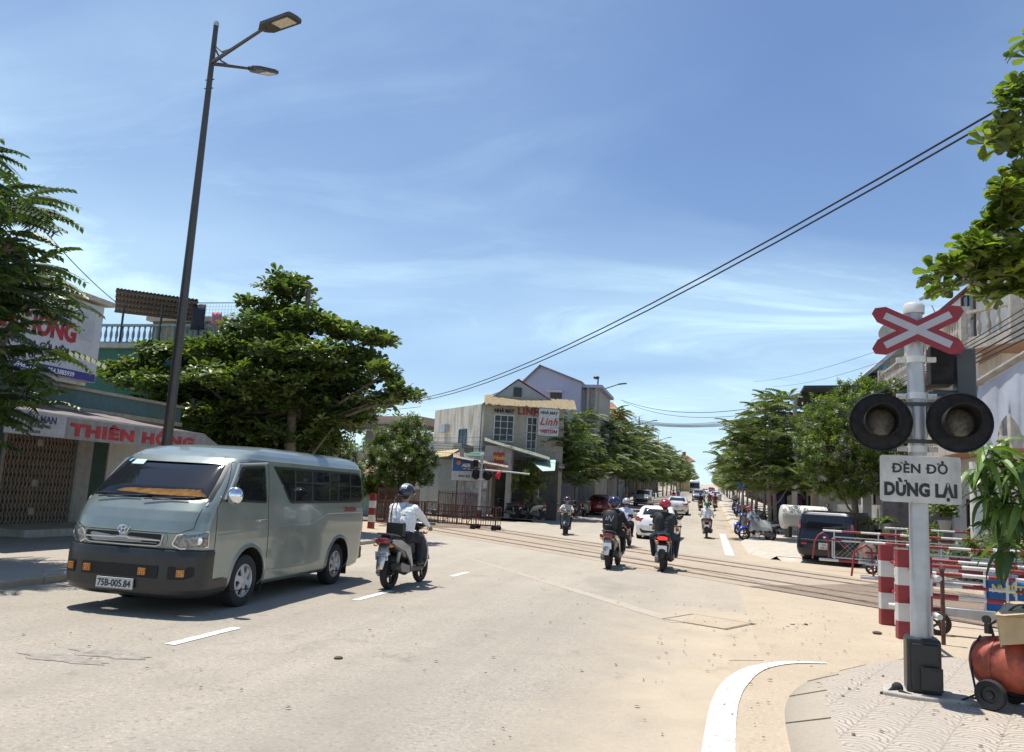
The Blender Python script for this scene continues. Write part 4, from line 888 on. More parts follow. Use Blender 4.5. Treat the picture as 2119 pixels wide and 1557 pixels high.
# ================================================================== motorbikes
def make_bike(name, label, cat, loc, rz, kind='scooter', body=(.3, .3, .3), side=(.3, .3, .3), plate_txt=None, detail=True, group=None, tail=mredlens, fender=None, lean=0, box=False, plate_c=None, screen=False):
    """wheelbase 1.28; forward +Y; origin on the ground between the wheels"""
    root = thing(name, label, cat, loc, rz, group); root.rotation_euler = (0, R(lean), rz); root.scale = (1.16, 1.06, 1.05)
    mb_ = paint('bike_paint_%02d%02d%02d' % tuple(int(c*99) for c in body), body, .15, .25); ms = paint('bike_paint_%02d%02d%02d' % tuple(int(c*99) for c in side), side, .3, .3)
    rr_ = .27 if kind == 'scooter' else .29; wf, wr_ = .64, -.62
    for nm, y in (('front_wheel', wf), ('rear_wheel', wr_)):
        b = MB(); w = .10 if y < 0 else .085
        b.lathe([(rr_*.74, -w*.4), (rr_*.9, -w*.5), (rr_*.99, -w*.22), (rr_*.99, w*.22), (rr_*.9, w*.5), (rr_*.74, w*.4), (rr_*.74, -w*.4)], 28, 0, Matrix.Translation((0, y, rr_)), ax='x'); wh = b.build(nm, mrubber, root)
        b = MB(); T = Matrix.Translation((0, y, rr_)); b.lathe([(rr_*.75, -w*.38), (rr_*.68, -w*.34), (rr_*.68, w*.34), (rr_*.75, w*.38)], 24, 0, T, ax='x')
        for k in range(5):
            a = 2*math.pi*k/5; b.bar((0, 0, 0), (0, rr_*.70*math.cos(a), rr_*.70*math.sin(a)), .03, .03, 0, T)
        b.cyl((-w*.6, y, rr_), (w*.6, y, rr_), .045, n=12); b.build('rim', mdarksteel, wh)
    # fork, front fender
    b = MB()
    for sg in (-1, 1): b.tube([(sg*.065, wf, rr_), (sg*.06, wf-.16, .62)], .018, 7)
    b.tube([(0, wf-.14, .58), (0, wf-.26, .98)], .025, 8); b.bar((-.065, wf-.155, .6), (.065, wf-.155, .6), .03); b.build('fork', mdarksteel, root)
    b = MB(); vv = []; ff = []
    for i in range(13):
        a = R(20+i*11); c, q = math.cos(a), math.sin(a)
        for j, (x, d) in enumerate(((-.075, -.03), (-.05, .035), (0, .05), (.05, .035), (.075, -.03))): vv.append((x, wf+(rr_+d)*c, rr_+(rr_+d)*q))
        if i:
            for j in range(4): k = (i-1)*5+j; ff.append((k, k+1, k+6, k+5))
    b.add(vv, ff, 0, True); b.build('front_fender', mb_, root, fixn=False)
    # front shield: curved shell from the legs up to the headlight
    b = MB(); prof = [(.50, .30, .17), (.53, .42, .20), (.50, .58, .21), (.44, .74, .19), (.37, .88, .14)] if kind == 'scooter' else [(.47, .42, .12), (.47, .55, .16), (.43, .70, .17), (.38, .84, .13), (.36, .90, .11)]
    vv = []; ff = []; m = 9
    for y, z, w in prof:
        for j in range(m): t = -1+2*j/(m-1); vv.append((w*t, y-.10*abs(t)**2.2, z))
    k0 = len(vv)
    for y, z, w in prof:
        for j in range(m): t = -1+2*j/(m-1); vv.append((w*.96*t, y-.035-.10*abs(t)**2.2, z))
    for i in range(len(prof)-1):
        for j in range(m-1): q = i*m+j; ff.append((q, q+1, q+m+1, q+m)); ff.append((k0+q, k0+q+m, k0+q+m+1, k0+q+1))
    for i in range(len(prof)-1):
        for q in (i*m, i*m+m-1): ff.append((q, q+m, k0+q+m, k0+q))
    b.add(vv, ff, 0, True); b.build('front_shield', ms, root)
    # handlebar cover with headlight, bars, grips, mirrors, levers
    b = MB(); b.ell((0, .37, .98), (.12, .10, .085), 16, 10); b.ell((0, .33, 1.0), (.20, .055, .05), 16, 8); cov = b.build('handlebar_cover', mb_, root)
    b = MB(); b.ell((0, .445, .97), (.085, .035, .06), 14, 8); b.build('headlight', mlens, cov)
    b = MB(); b.tube([(-.34, .22, 1.03), (-.20, .30, 1.02), (0, .33, 1.0), (.20, .30, 1.02), (.34, .22, 1.03)], .012, 7); b.build('handlebar', mdarksteel, root)
    for sg in (-1, 1):
        b = MB(); b.cyl((sg*.24, .275, 1.025), (sg*.35, .215, 1.03), .018, n=10); b.build('grip', mrubber, root)
        b = MB(); b.tube([(sg*.22, .30, 1.03), (sg*.24, .30, 1.16), (sg*.29, .28, 1.21)], .006, 6); st_ = b.build('mirror_stem', mdarksteel, root)
        b = MB(); b.ell((sg*.30, .28, 1.23), (.06, .018, .042), 12, 8); b.build('mirror', [mblack], root)
        b = MB(); b.ell((sg*.12, .43, .86), (.045, .02, .025), 8, 6); b.build('indicator', mamber, root)
    # floorboard / leg spine
    b = MB()
    if kind == 'scooter': b.prism([(.40, .26), (.44, .34), (-.06, .33), (-.14, .46), (-.22, .46), (-.20, .24)], -.15, .15, ax='x')
    else: b.prism([(.40, .52), (.38, .74), (-.02, .58), (-.2, .62), (-.22, .46), (.0, .44)], -.06, .06, ax='x')
    b.build('floorboard' if kind == 'scooter' else 'leg_spine', ms if kind != 'scooter' else mblack, root, .02)
    # rear bodywork: lofted sections (y, z centre, half width, half height)
    sec = [(-.10, .50, .10, .10), (-.20, .55, .135, .16), (-.40, .61, .15, .15), (-.62, .68, .15, .11), (-.82, .74, .12, .075), (-.95, .78, .075, .05)]
    vv = []; ff = []; m = 14
    for y, z, w, h in sec:
        for j in range(m): a = 2*math.pi*j/m; c, q = math.cos(a), math.sin(a); vv.append((w*(abs(c)**.75)*(1 if c > 0 else -1), y, z+h*(abs(q)**.75)*(1 if q > 0 else -1)))
    for i in range(len(sec)-1):
        for j in range(m): ff.append((i*m+j, i*m+(j+1) % m, (i+1)*m+(j+1) % m, (i+1)*m+j))
    ff.append(tuple(range(m))); ff.append(tuple((len(sec)-1)*m+j for j in range(m))[::-1])
    b = MB(); b.add(vv, ff, 0, True); rb = b.build('rear_body', mb_, root)
    # swoosh side panels
    for sg in (-1, 1):
        b = MB(); out = [(-.92, .80), (-.60, .78), (-.25, .66), (-.12, .40), (-.14, .28), (-.22, .42), (-.45, .60), (-.75, .68), (-.93, .74)]
        b.prism([(a, c) for a, c in out], sg*.13, sg*.165, ax='x'); b.build('side_panel', ms, root, .012)
    # seat
    b = MB(); vv = []; ff = []; S = [(-.02, .755, .07), (-.12, .785, .11), (-.30, .775, .135), (-.48, .80, .14), (-.62, .845, .13), (-.78, .865, .11), (-.86, .86, .07)]
    for y, z, w in S:
        for x, dz in ((-w, -.07), (-w*.98, -.01), (-w*.6, .012), (0, .018), (w*.6, .012), (w*.98, -.01), (w, -.07)): vv.append((x, y, z+dz))
    for i in range(len(S)-1):
        for j in range(6): q = i*7+j; ff.append((q, q+1, q+8, q+7))
    ff.append(tuple(range(7))); ff.append(tuple((len(S)-1)*7+j for j in range(7))[::-1]); b.add(vv, ff, 0, True); b.build('seat', M('seat_vinyl', (0.03, 0.03, 0.032), 0.5, var=.1), root, fixn=False)
    # engine, belt case, exhaust
    b = MB(); b.prism([(-.06, .30), (-.10, .42), (-.40, .42), (-.74, .36), (-.78, .26), (-.70, .20), (-.30, .22)], -.16, -.06, ax='x'); b.build('engine', M('engine_grey', (0.16, 0.16, 0.165), 0.45, 0.5, var=.2), root, .02)
    b = MB(); b.tube([(.09, -.10, .27), (.12, -.25, .24), (.13, -.42, .27)], .02, 8); b.tube([(.14, -.36, .28), (.15, -.42, .29), (.155, -.80, .38), (.155, -.84, .39)], [.045, .07, .07, .05], 14); ex = b.build('exhaust', mdarksteel, root)
    b = MB(); b.prism([(-.40, .26), (-.42, .38), (-.74, .45), (-.78, .40), (-.72, .30)], .215, .235, ax='x'); b.build('exhaust_shield', M('shield_grey', (0.2, 0.2, 0.21), 0.4, 0.4) if detail else mdarksteel, ex, .01)
    b = MB()
    for sg in (-1, 1): b.tube([(sg*.09, -.62, .30), (sg*.12, -.60, .60)], .03, 10)
    b.build('rear_shock', M('shock', (0.3, 0.3, 0.3), .4, .6), root)
    # rear fender with plate, tail lamp
    b = MB(); vv = []; ff = []
    P = [(-.86, .72), (-.93, .60), (-.97, .46), (-1.0, .34)]
    for i, (y, z) in enumerate(P):
        w = .085-.012*i
        for x in (-w, 0, w): vv.append((x, y-(0.012 if x == 0 else 0), z))
        if i:
            for j in range(2): q = (i-1)*3+j; ff.append((q, q+1, q+4, q+3))
    b.add(vv, ff, 0, True); rf = b.build('rear_fender', fender or mblack, root, fixn=False); sol = rf.modifiers.new('thickness', 'SOLIDIFY'); sol.thickness = .012
    b = MB(); T = TR(0, -.965, .545, 0, 14); b.box(-.095, .095, -.006, .004, -.07, .07, 0, T); pl = b.build('licence_plate', plate_c or mplate, root, .003)
    if plate_txt:
        for k, t_ in enumerate(plate_txt): text(t_, .062, mtext_k, pl, T @ TR(0, -.0085, .012-.06*k), 'plate_number', .0008, .0006)
    b = MB(); b.ell((0, -.955, .775), (.115, .04, .042), 16, 8); b.build('tail_light', tail, root)
    for sg in (-1, 1): b = MB(); b.ell((sg*.12, -.93, .70), (.035, .025, .022), 8, 6); b.build('indicator', mamber, root)
    b = MB(); b.tube([(-.12, -.60, .84), (-.125, -.88, .875), (-.07, -.98, .885), (.07, -.98, .885), (.125, -.88, .875), (.12, -.60, .84)], .013, 7); b.build('grab_rail', M('rail_grey', (.12, .12, .12), .35, .7), root)
    if screen:
        b = MB(); vv = []; ff = []
        for i, (y, z) in enumerate(((.45, .95), (.47, 1.10), (.44, 1.25))):
            for x in (-.16, 0, .16): vv.append((x*(1-.2*i), y-abs(x)*.5, z))
            if i:
                for j in range(2): q = (i-1)*3+j; ff.append((q, q+1, q+4, q+3))
        b.add(vv, ff, 0, True); b.build('windscreen', glassmat('bike_screen', (.1, .1, .1), .5), root, fixn=False)
    if box:
        b = MB(); b.box(-.20, .20, -1.12, -.78, .90, 1.20); b.build('top_box', M('top_box_grey', (.10, .10, .105), .5), root, .04)
    if kind == 'parked' or lean:
        b = MB(); b.tube([(-.05, -.05, .28), (-.24, .0, .01)], .012, 6); b.build('side_stand', mdarksteel, root)
    return root
# ================================================================== people
def ik(a, b, l1, l2, pole):
    a, b = Vector(a), Vector(b); d = b-a; L = min(d.length, (l1+l2)*.998); u = d.normalized(); x = (l1*l1-l2*l2+L*L)/(2*L); h = math.sqrt(max(0, l1*l1-x*x))
    p = Vector(pole); p = (p-u*p.dot(u)).normalized(); return a+u*x+p*h
skin_m = M('skin', (0.42, 0.235, 0.155), 0.55, var=0.08)
hair_m = M('black_hair', (0.012, 0.010, 0.009), 0.5, var=0.2)
def cloth(name, col, var=.1, rough=.85):
    if name in MATS: return MATS[name]
    m = M(name, col, rough, var=var, nscale=4); nt = m.node_tree; b = nt.nodes['Principled BSDF']
    tc = nt.nodes.new('ShaderNodeTexCoord'); n = nt.nodes.new('ShaderNodeTexNoise'); n.inputs['Scale'].default_value = 7; n.inputs['Detail'].default_value = 3; n.inputs['Distortion'].default_value = 1.6
    nt.links.new(tc.outputs['Object'], n.inputs['Vector']); bp = nt.nodes.new('ShaderNodeBump'); bp.inputs['Strength'].default_value = 1.0; bp.inputs['Distance'].default_value = .055; nt.links.new(n.outputs['Fac'], bp.inputs['Height']); nt.links.new(bp.outputs[0], b.inputs['Normal']); return m
def make_person(label, loc, rz, pose, shirt, trousers, shoes=None, long_sleeves=True, res=.013, helmet=None, fingers=True, group=None, gloves=False, scale=1.0, look=(0, 1, 0), head_m=None, mask=None, fat=1.0):
    """joint positions in the person's own frame, facing +Y; one continuous remeshed body"""
    root = thing('person', label, 'person', loc, rz, group)
    P = {k: Vector(v) for k, v in pose.items()}
    hip, neck = P['hip'], P['neck']; up = (neck-hip).normalized(); right = Vector((1, 0, 0)); fwd = up.cross(right)*-1
    chest = hip+(neck-hip)*.68
    sh = {s: neck-up*.095+right*s*(.115+.065*fat) for s in (-1, 1)}
    hj = {s: hip+right*s*.095+up*.0 for s in (-1, 1)}
    elbow = {}; knee = {}
    for s, k in ((-1, 'l'), (1, 'r')):
        elbow[s] = ik(sh[s], P['hand_'+k], .285, .26, P.get('elbow_pole', Vector((s*.8, -.4, -.8))) if 'elbow_pole' in P else Vector((s*.75, -.35, -.9)))
        knee[s] = ik(hj[s], P['foot_'+k]+Vector((0, 0, .07)), .42, .42, P.get('knee_pole_'+k, Vector((s*.35, 1, .35))))
    prim = []   # (kind, a, b, ra, rb, material)  capsule list
    SH, TR_, SK, SO = 0, 1, 2, 3
    def cap(a, b, ra, rb, m): prim.append((Vector(a), Vector(b), ra, rb, m))
    f_ = fat
    # torso: side by side capsules give a broad, flat chest
    for s in (-1, 1):
        cap(hip+right*s*.075*f_, chest+right*s*.085*f_, .112*f_, .118*f_, SH); cap(chest+right*s*.085*f_, neck-up*.085+right*s*.11*f_, .118*f_, .075, SH)
        cap(neck-up*.045, sh[s], .062, .066*f_, SH); cap(neck-up*.02, neck-up*.10+right*s*.09, .055, .07, SH)
        cap(hip+right*s*.05, hj[s]+right*s*.01, .125*f_, .118*f_, TR_); cap(hj[s], knee[s], .102*f_, .066*f_, TR_); ft = P['foot_'+('l' if s < 0 else 'r')]+Vector((0, 0, .07)); cap(knee[s], ft, .064*f_, .050*f_, TR_)
        toe = P.get('toe_'+('l' if s < 0 else 'r'), ft+Vector((s*.03, .17, -.045)))
        cap(ft+Vector((0, -.04, -.035)), ft+(toe-ft)*.5, .040, .043, SO); cap(ft+(toe-ft)*.5, toe, .043, .032, SO)
        hand = P['hand_'+('l' if s < 0 else 'r')]
        cap(sh[s], elbow[s], .064*f_, .052*f_, SH); mid = elbow[s]+(hand-elbow[s])*.0
        if long_sleeves: cap(elbow[s], elbow[s]+(hand-elbow[s])*.90, .050*f_, .036, SH)
        else: cap(elbow[s], elbow[s]+(hand-elbow[s])*.9, .040, .027, SK)
        if not long_sleeves:
            cut_ = sh[s]+(elbow[s]-sh[s])*.75
            prim.append((cut_, elbow[s], .046, .042, SK))
        # hand: palm, four fingers curled forward and down, thumb from the side
        d = (hand-elbow[s]).normalized(); side = d.cross(Vector((0, 0, 1))).normalized(); nrm = side.cross(d)
        m_ = 4 if gloves else SK
        w0 = elbow[s]+(hand-elbow[s])*.88; pc = hand+d*.035
        for o in (-.026, -.009, .009, .026): cap(w0+side*o*.6, pc+side*o, .018, .0135, m_)
        if fingers:
            for o, L in ((-.031, .030), (-.0105, .036), (.0105, .038), (.031, .033)):
                k1 = pc+side*o+d*.012; k2 = k1+d*L*.75-nrm*.018; k3 = k2-nrm*.030-d*.004; k4 = k3-d*.022-nrm*.006
                cap(k1, k2, .0105, .0098, m_); cap(k2, k3, .0098, .009, m_); cap(k3, k4, .009, .0078, m_)
            t0 = hand+side*(-s)*.024; t1 = t0+side*(-s)*.018+d*.02-nrm*.02; t2 = t1+d*.020-nrm*.026; cap(t0, t1, .0135, .0115, m_); cap(t1, t2, .0115, .009, m_)
    # head and neck
    hd = P['head']; lk = Vector(look).normalized(); hr = lk.cross(Vector((0, 0, 1))).normalized(); hu = hr.cross(lk)
    cap(neck-up*.04, hd-hu*.07-lk*.015, .056, .052, SK)
    cap(hd+hu*.035-lk*.018, hd+hu*.03+lk*.012, .084, .078, 5); cap(hd-hu*.005+lk*.012, hd-hu*.065+lk*.040, .070, .043, 5)
    cap(hd+lk*.083+hu*.008, hd+lk*.103-hu*.022, .010, .014, 5)                    # nose
    for s in (-1, 1): cap(hd+hr*s*.077+hu*.015-lk*.005, hd+hr*s*.080-hu*.025-lk*.008, .015, .011, 5)   # ears
    mb = MB()
    for a, b, ra_, rb_, m in prim:
        if (b-a).length < 1e-4: b = a+Vector((0, 0, 1e-3))
        n = 12; ring = []; A, B, d, L = frame(a, b); vv = []; ff = []
        prof = [(-ra_*math.cos(t), ra_*math.sin(t)) for t in (0.25, .7, 1.15)]+[(0, ra_), (L, rb_)]+[(L+rb_*math.cos(t), rb_*math.sin(t)) for t in (1.15, .7, .25)]
        for l, r_ in prof:
            for j in range(n): t = 2*math.pi*j/n; vv.append(a+d*l+(A*math.cos(t)+B*math.sin(t))*r_)
        for i in range(len(prof)-1):
            for j in range(n): ff.append((i*n+j, i*n+(j+1) % n, (i+1)*n+(j+1) % n, (i+1)*n+j))
        ff.append(tuple(range(n))[::-1]); ff.append(tuple((len(prof)-1)*n+j for j in range(n))); mb.add(vv, ff)
    tmp = mb.build('tmp', skin_m); rm = tmp.modifiers.new('r', 'REMESH'); rm.mode = 'VOXEL'; rm.voxel_size = res; rm.use_smooth_shade = True
    smo = tmp.modifiers.new('s', 'SMOOTH'); smo.iterations = 3 if res < .02 else 1; smo.factor = .5
    dg = bpy.context.evaluated_depsgraph_get(); me = bpy.data.meshes.new_from_object(tmp.evaluated_get(dg)); bpy.data.objects.remove(tmp)
    me.name = 'body'; me.materials.clear()
    for m in (shirt, trousers, skin_m, shoes or M('dark_shoe', (.02, .018, .017), .5), M('glove', (.03, .03, .03), .8), head_m or skin_m): me.materials.append(m)
    nf = len(me.polygons); C_ = np.empty(nf*3); me.polygons.foreach_get('center', C_); C_ = C_.reshape(-1, 3); best = np.full(nf, 1e9); idx = np.zeros(nf, dtype=np.int32)
    for a, b, ra_, rb_, m in prim:
        a_ = np.array(a); d_ = np.array(b)-a_; L2 = max(d_@d_, 1e-9); t = np.clip((C_-a_)@d_/L2, 0, 1); q = np.linalg.norm(C_-(a_+t[:, None]*d_), axis=1)-(ra_+(rb_-ra_)*t); w = q < best; best[w] = q[w]; idx[w] = m
    me.polygons.foreach_set('material_index', idx); me.polygons.foreach_set('use_smooth', np.ones(nf, dtype=bool))
    o = bpy.data.objects.new('body', me); COL.objects.link(o); o.parent = root
    # face details
    T = Matrix(((hr.x, lk.x, hu.x, hd.x), (hr.y, lk.y, hu.y, hd.y), (hr.z, lk.z, hu.z, hd.z), (0, 0, 0, 1)))
    for s in (-1, 1): b = MB(); b.ell((s*.030, .079, .012), (.013, .008, .007), 10, 6, 0, T); b.ell((s*.030, .086, .012), (.005, .003, .005), 8, 5, 1, T); b.build('eye', [M('eye_white', (.7, .68, .64), .3, var=0), mtext_k], root)
    b = MB(); b.ell((0, .084, -.046), (.022, .006, .006), 10, 6, 0, T); b.build('mouth', M('lips', (.30, .11, .09), .5, var=0), root)
    b = MB(); b.ell((0, -.020, .040), (.092, .094, .088), 18, 12, 0, T); b.ell((0, -.055, -.01), (.078, .055, .075), 14, 10, 0, T); b.build('hair', hair_m, root)
    if mask: b = MB(); b.ell((0, .055, -.035), (.062, .052, .045), 14, 8, 0, T); b.build('face_mask', mask, root)
    if helmet:
        hm, style = helmet; b = MB(); vv = []; ff = []; nu, nv = 28, 12; full = style == 'full'
        lim = 2.35 if full else 1.78
        for i in range(nv+1):
            ph = lim*i/nv
            for j in range(nu):
                t = 2*math.pi*j/nu; r_ = math.sin(ph); k = 1.0
                y_ = math.sin(t); dip = -.03*max(0, -y_)*(i/nv)**2
                vv.append((.136*r_*math.cos(t), -.012+.156*r_*math.sin(t)+(.018 if y_ > .5 and i > nv-3 and style != 'full' else 0), .040+.138*math.cos(ph)*(1.0 if ph < 1.57 else 1.0)+dip))
            if i:
                for j in range(nu):
                    q = (i-1)*nu
                    tm = 2*math.pi*(j+.5)/nu
                    if full and i > nv*.62 and i < nv*.92 and math.sin(tm) > .35: continue
                    ff.append((q+j, q+(j+1) % nu, q+nu+(j+1) % nu, q+nu+j))
        mats = list(hm) if isinstance(hm, (list, tuple)) else [hm]
        b.add(vv, ff, 0, True, T); hb = b.build('helmet', mats[0], root, fixn=False); sl = hb.modifiers.new('thickness', 'SOLIDIFY'); sl.thickness = .014
        if style == 'vented':
            v = MB()
            for x in (-.075, -.045, -.015, .015, .045, .075):
                pts = [T @ Vector((x*(1.12-.30*abs(math.cos(a))), -.012+.166*math.cos(a)*math.sqrt(max(.05, 1-(x/.125)**2)), .040+.148*math.sin(a)*math.sqrt(max(.05, 1-(x/.125)**2)))) for a in [R(28+13*k) for k in range(11)]]
                v.tube(pts, [.005]+[.010]*9+[.005], 6)
            v.build('helmet_vents', mats[1], hb)
            v = MB(); v.ell((-.055, -.085, .055), (.045, .055, .038), 12, 8, 0, T); v.build('helmet_panel', mats[2], hb)
            v = MB(); v.ell((.088, -.045, .035), (.026, .05, .028), 12, 8, 0, T); v.build('helmet_panel', mats[3], hb)
        elif style == 'cap':
            v = MB(); v.prism([(math.cos(a)*.11, .10+math.sin(a)*.085) for a in [R(10*k) for k in range(19)]], .055, .063, 0, T); v.build('helmet_peak', mats[0], hb)
    root.scale = (scale,)*3
    return root
def riding(hipz=.845, hipy=-.30, lean=.10, hands=((-.30, .25, 1.03), (.30, .25, 1.03)), feet=((-.16, .18, .35), (.16, .18, .35)), headfwd=.05, kn=.35):
    hip = (0, hipy, hipz+.06); neck = (0, hipy+lean, hipz+.60); head = (0, hipy+lean+headfwd, hipz+.60+.150)
    return dict(hip=hip, neck=neck, head=head, hand_l=hands[0], hand_r=hands[1], foot_l=feet[0], foot_r=feet[1], knee_pole_l=(-kn, 1, .45), knee_pole_r=(kn, 1, .45))
white_shirt = cloth('white_shirt', (.72, .74, .77), .04); navy = cloth('navy_trousers', (.012, .014, .030)); jeans = cloth('blue_jeans', (.022, .036, .062)); blackc = cloth('black_cloth', (.012, .012, .014)); charcoal = cloth('charcoal_tee', (.030, .031, .034)); greyt = cloth('pale_grey_tee', (.52, .50, .47)); lilac = cloth('pale_lilac_shirt', (.62, .62, .80), .04)
hred = paint('red_helmet', (.33, .012, .02), .0, .15); hnavy = paint('navy_helmet', (.012, .014, .05), .0, .2); hgrey = paint('grey_helmet', (.33, .34, .36), .2, .2); hblk = paint('black_helmet', (.015, .015, .018), 0, .25); hgreen = paint('green_helmet', (.02, .12, .10), 0, .3); hwhite = paint('white_helmet', (.6, .6, .6), 0, .3); hpink = paint('pink_helmet', (.5, .06, .12), 0, .3)
# 1. nearest scooter and rider
S1 = (-5.13, 13.35, 0)
make_bike('scooter', 'black and silver scooter of the nearest rider, beside the minibus', 'scooter', S1, R(-2), 'scooter', (.03, .03, .032), (.34, .34, .35), ('75-H1', '382.59'), plate_c=M('plate_glare', (.55, .6, .72), .25, .5, var=.3, nscale=14), fender=M('fender_silver', (.55, .56, .58), .25, .7), group='moving motorbikes')
make_person('rider in a white shirt and black striped vented helmet, nearest to the camera', S1, R(-2), riding(.82, -.34, .12), white_shirt, navy, res=.0105, helmet=((paint('helmet_black_gloss', (.02, .02, .03), 0, .2), M('silver_stripe', (.62, .62, .64), .3, .3), hred, paint('helmet_blue', (.08, .2, .5), 0, .2)), 'vented'), group='motorbike riders', fat=1.26)
b = MB(); b.tube([(-.12, -.50, 1.36), (-.135, -.36, 1.45), (-.12, -.20, 1.38)], .013, 6); b.tube([(-.12, -.50, 1.36), (-.125, -.53, 1.2), (-.10, -.55, 1.02)], .013, 6)
b.box(-.13, .17, -.68, -.55, .88, 1.10); tag(b.build('shoulder_bag', M('bag_black', (.018, .018, .02), .5, var=.1), None, .015, loc=S1), 'black shoulder bag resting on the seat behind the rider in the white shirt', 'bag')
# 2. navy helmet with backpack
S2 = (-2.30, 20.3, 0)
make_bike('scooter', 'grey scooter with a bright blank plate under the rider with the backpack', 'scooter', S2, R(-3), 'scooter', (.12, .12, .125), (.10, .10, .105), None, plate_c=M('plate_white', (.8, .8, .8), .4, var=.02), fender=M('fender_silver', (.55, .56, .58), .25, .7), group='moving motorbikes', screen=False)
make_person('rider in a black jacket and navy full face helmet wearing a backpack', S2, R(-3), riding(.82, -.30, .08), blackc, blackc, helmet=(hnavy, 'full'), res=.013, gloves=True, group='motorbike riders', fat=1.2, mask=blackc)
b = MB(); T = TR(-.06, -.36, 1.17, 0, -4); 
vv = []; ff = []; m = 12
for z, w, d in ((-.26, .15, .09), (-.20, .19, .13), (0, .20, .14), (.16, .17, .11), (.24, .10, .06)):
    for j in range(m): a = 2*math.pi*j/m; c, q = math.cos(a), math.sin(a); vv.append((w*abs(c)**.6*(1 if c > 0 else -1), -.02+d*abs(q)**.6*(1 if q > 0 else -1), z))
for i in range(4):
    for j in range(m): ff.append((i*m+j, i*m+(j+1) % m, (i+1)*m+(j+1) % m, (i+1)*m+j))
ff.append(tuple(range(m))[::-1]); ff.append(tuple(4*m+j for j in range(m))); b.add(vv, ff, 0, True, T)
pk = b.build('backpack', M('bag_black', (.018, .018, .02)), loc=S2); tag(pk, 'black backpack with white print on the back of the navy helmeted rider', 'backpack')
b = MB()
for a, c in (((-.06, -.02), (-.02, .10)), ((-.02, .10), (.03, -.04)), ((.03, -.04), (.09, .09)), ((-.10, -.02), (-.08, .06))): b.bar((a[0], -.155, a[1]), (c[0], -.15, c[1]), .03, .015, 0, T)
b.bar((-.12, -.145, -.13), (.04, -.145, -.13), .015, .012, 0, T); b.build('white_print', M('print_white', (.6, .6, .62), .6), pk)
# 3. red helmet
S3 = (-1.08, 20.75, 0)
make_bike('scooter', 'black scooter with its red tail lamp lit under the red helmeted rider', 'scooter', S3, R(0), 'scooter', (.05, .05, .055), (.055, .055, .06), None, plate_c=M('plate_white', (.8, .8, .8), .4), tail=M('lit_tail_lamp', (.5, .02, .02), .2, var=0, emit=(1, .04, .02, .9)), group='moving motorbikes')
make_person('rider in a charcoal tee and jeans with a glossy red helmet', S3, R(0), riding(.82, -.30, .06, feet=((-.27, .10, .30), (.27, .10, .30)), kn=.75), charcoal, jeans, long_sleeves=False, helmet=(hred, 'half'), res=.013, group='motorbike riders', fat=1.28)
# 4. white shirt, grey helmet
S4 = (-2.85, 28.9, 0)
make_bike('motorbike', 'black and red motorbike under the rider with the grey helmet', 'motorbike', S4, R(-4), 'moto', (.03, .03, .03), (.25, .02, .02), None, plate_c=M('plate_white', (.8, .8, .8), .4), group='moving motorbikes')
make_person('rider in a pale lilac shirt and a grey helmet beside the white hatchback', S4, R(-4), riding(.80, -.30, .1), lilac, navy, long_sleeves=False, helmet=(hgrey, 'half'), res=.02, group='motorbike riders')
# 5. facing rider
S5 = (-5.95, 34.1, 0)
make_bike('motorbike', 'old dark green motorbike coming towards the camera in the left lane', 'motorbike', S5, R(186), 'moto', (.03, .045, .04), (.05, .07, .065), None, group='moving motorbikes')
make_person('rider in a pale grey tee and dark cap riding towards the camera', S5, R(186), riding(.72, -.28, .05, hands=((-.31, .24, 1.03), (.31, .24, 1.03)), feet=((-.17, .1, .27), (.17, .1, .27)), headfwd=.03), greyt, navy, long_sleeves=False, helmet=(hblk, 'cap'), res=.02, group='motorbike riders')
# 6. green helmet
S6 = (-.10, 39.4, zt(39.4))
make_bike('scooter', 'silver grey scooter with round mirrors under the green helmeted rider', 'scooter', S6, R(0), 'scooter', (.25, .25, .26), (.28, .28, .29), None, group='moving motorbikes', plate_c=M('plate_white', (.8, .8, .8), .4))
make_person('rider in a white shirt and small green helmet alone in the right lane', S6, R(0), riding(.78, -.30, .08), white_shirt, navy, helmet=(hgreen, 'half'), res=.02, group='motorbike riders')
# farther riders: own mesh each, coarse
far = [(-.85, 80, 0, blackc, blackc, hblk, (.05, .05, .05), 'black', 'rider in black on a dark motorbike behind the green helmeted rider'),
       (.55, 84, 0, cloth('maroon_shirt', (.13, .03, .04)), navy, hblk, (.06, .04, .05), 'maroon', 'rider in a maroon shirt at the right of a far pair'),
       (.0, 92, 0, cloth('brown_shirt', (.12, .06, .05)), navy, hwhite, (.2, .03, .04), 'red', 'rider in a brown shirt at the left of a far pair'),
       (1.55, 152, 0, white_shirt, navy, hwhite, (.3, .3, .3), 'white', 'tiny rider in white far up the right lane under the trees'),
       (-4.2, 98, 180, cloth('dark_red_shirt', (.25, .02, .03)), navy, hblk, (.3, .03, .03), 'red', 'far oncoming rider in dark red beside the white sedan'),
       (-.9, 140, 0, greyt, navy, hred, (.2, .2, .2), 'grey', 'far rider in grey with a red helmet in the middle of the road'),
       (.9, 175, 180, navy, blackc, hblk, (.1, .1, .1), 'dark', 'far dark rider coming over the crest'),
       (-4.8, 130, 180, lilac, jeans, hwhite, (.3, .3, .35), 'pale', 'far oncoming rider in a pale shirt in front of the bus')]
for x, Y, rz, sm, tm, hm, bc, w, lab in far:
    make_bike('motorbike', w+' motorbike of the '+' '.join(lab.split()[:11]), 'motorbike', (x, Y, zt(Y)), R(rz), 'scooter', bc, bc, None, group='far motorbikes', plate_c=M('plate_white', (.8, .8, .8), .4))
    make_person(lab, (x, Y, zt(Y)), R(rz), riding(.80, -.30, .08), sm, tm, helmet=(hm, 'half'), res=.03, fingers=True, group='far riders')
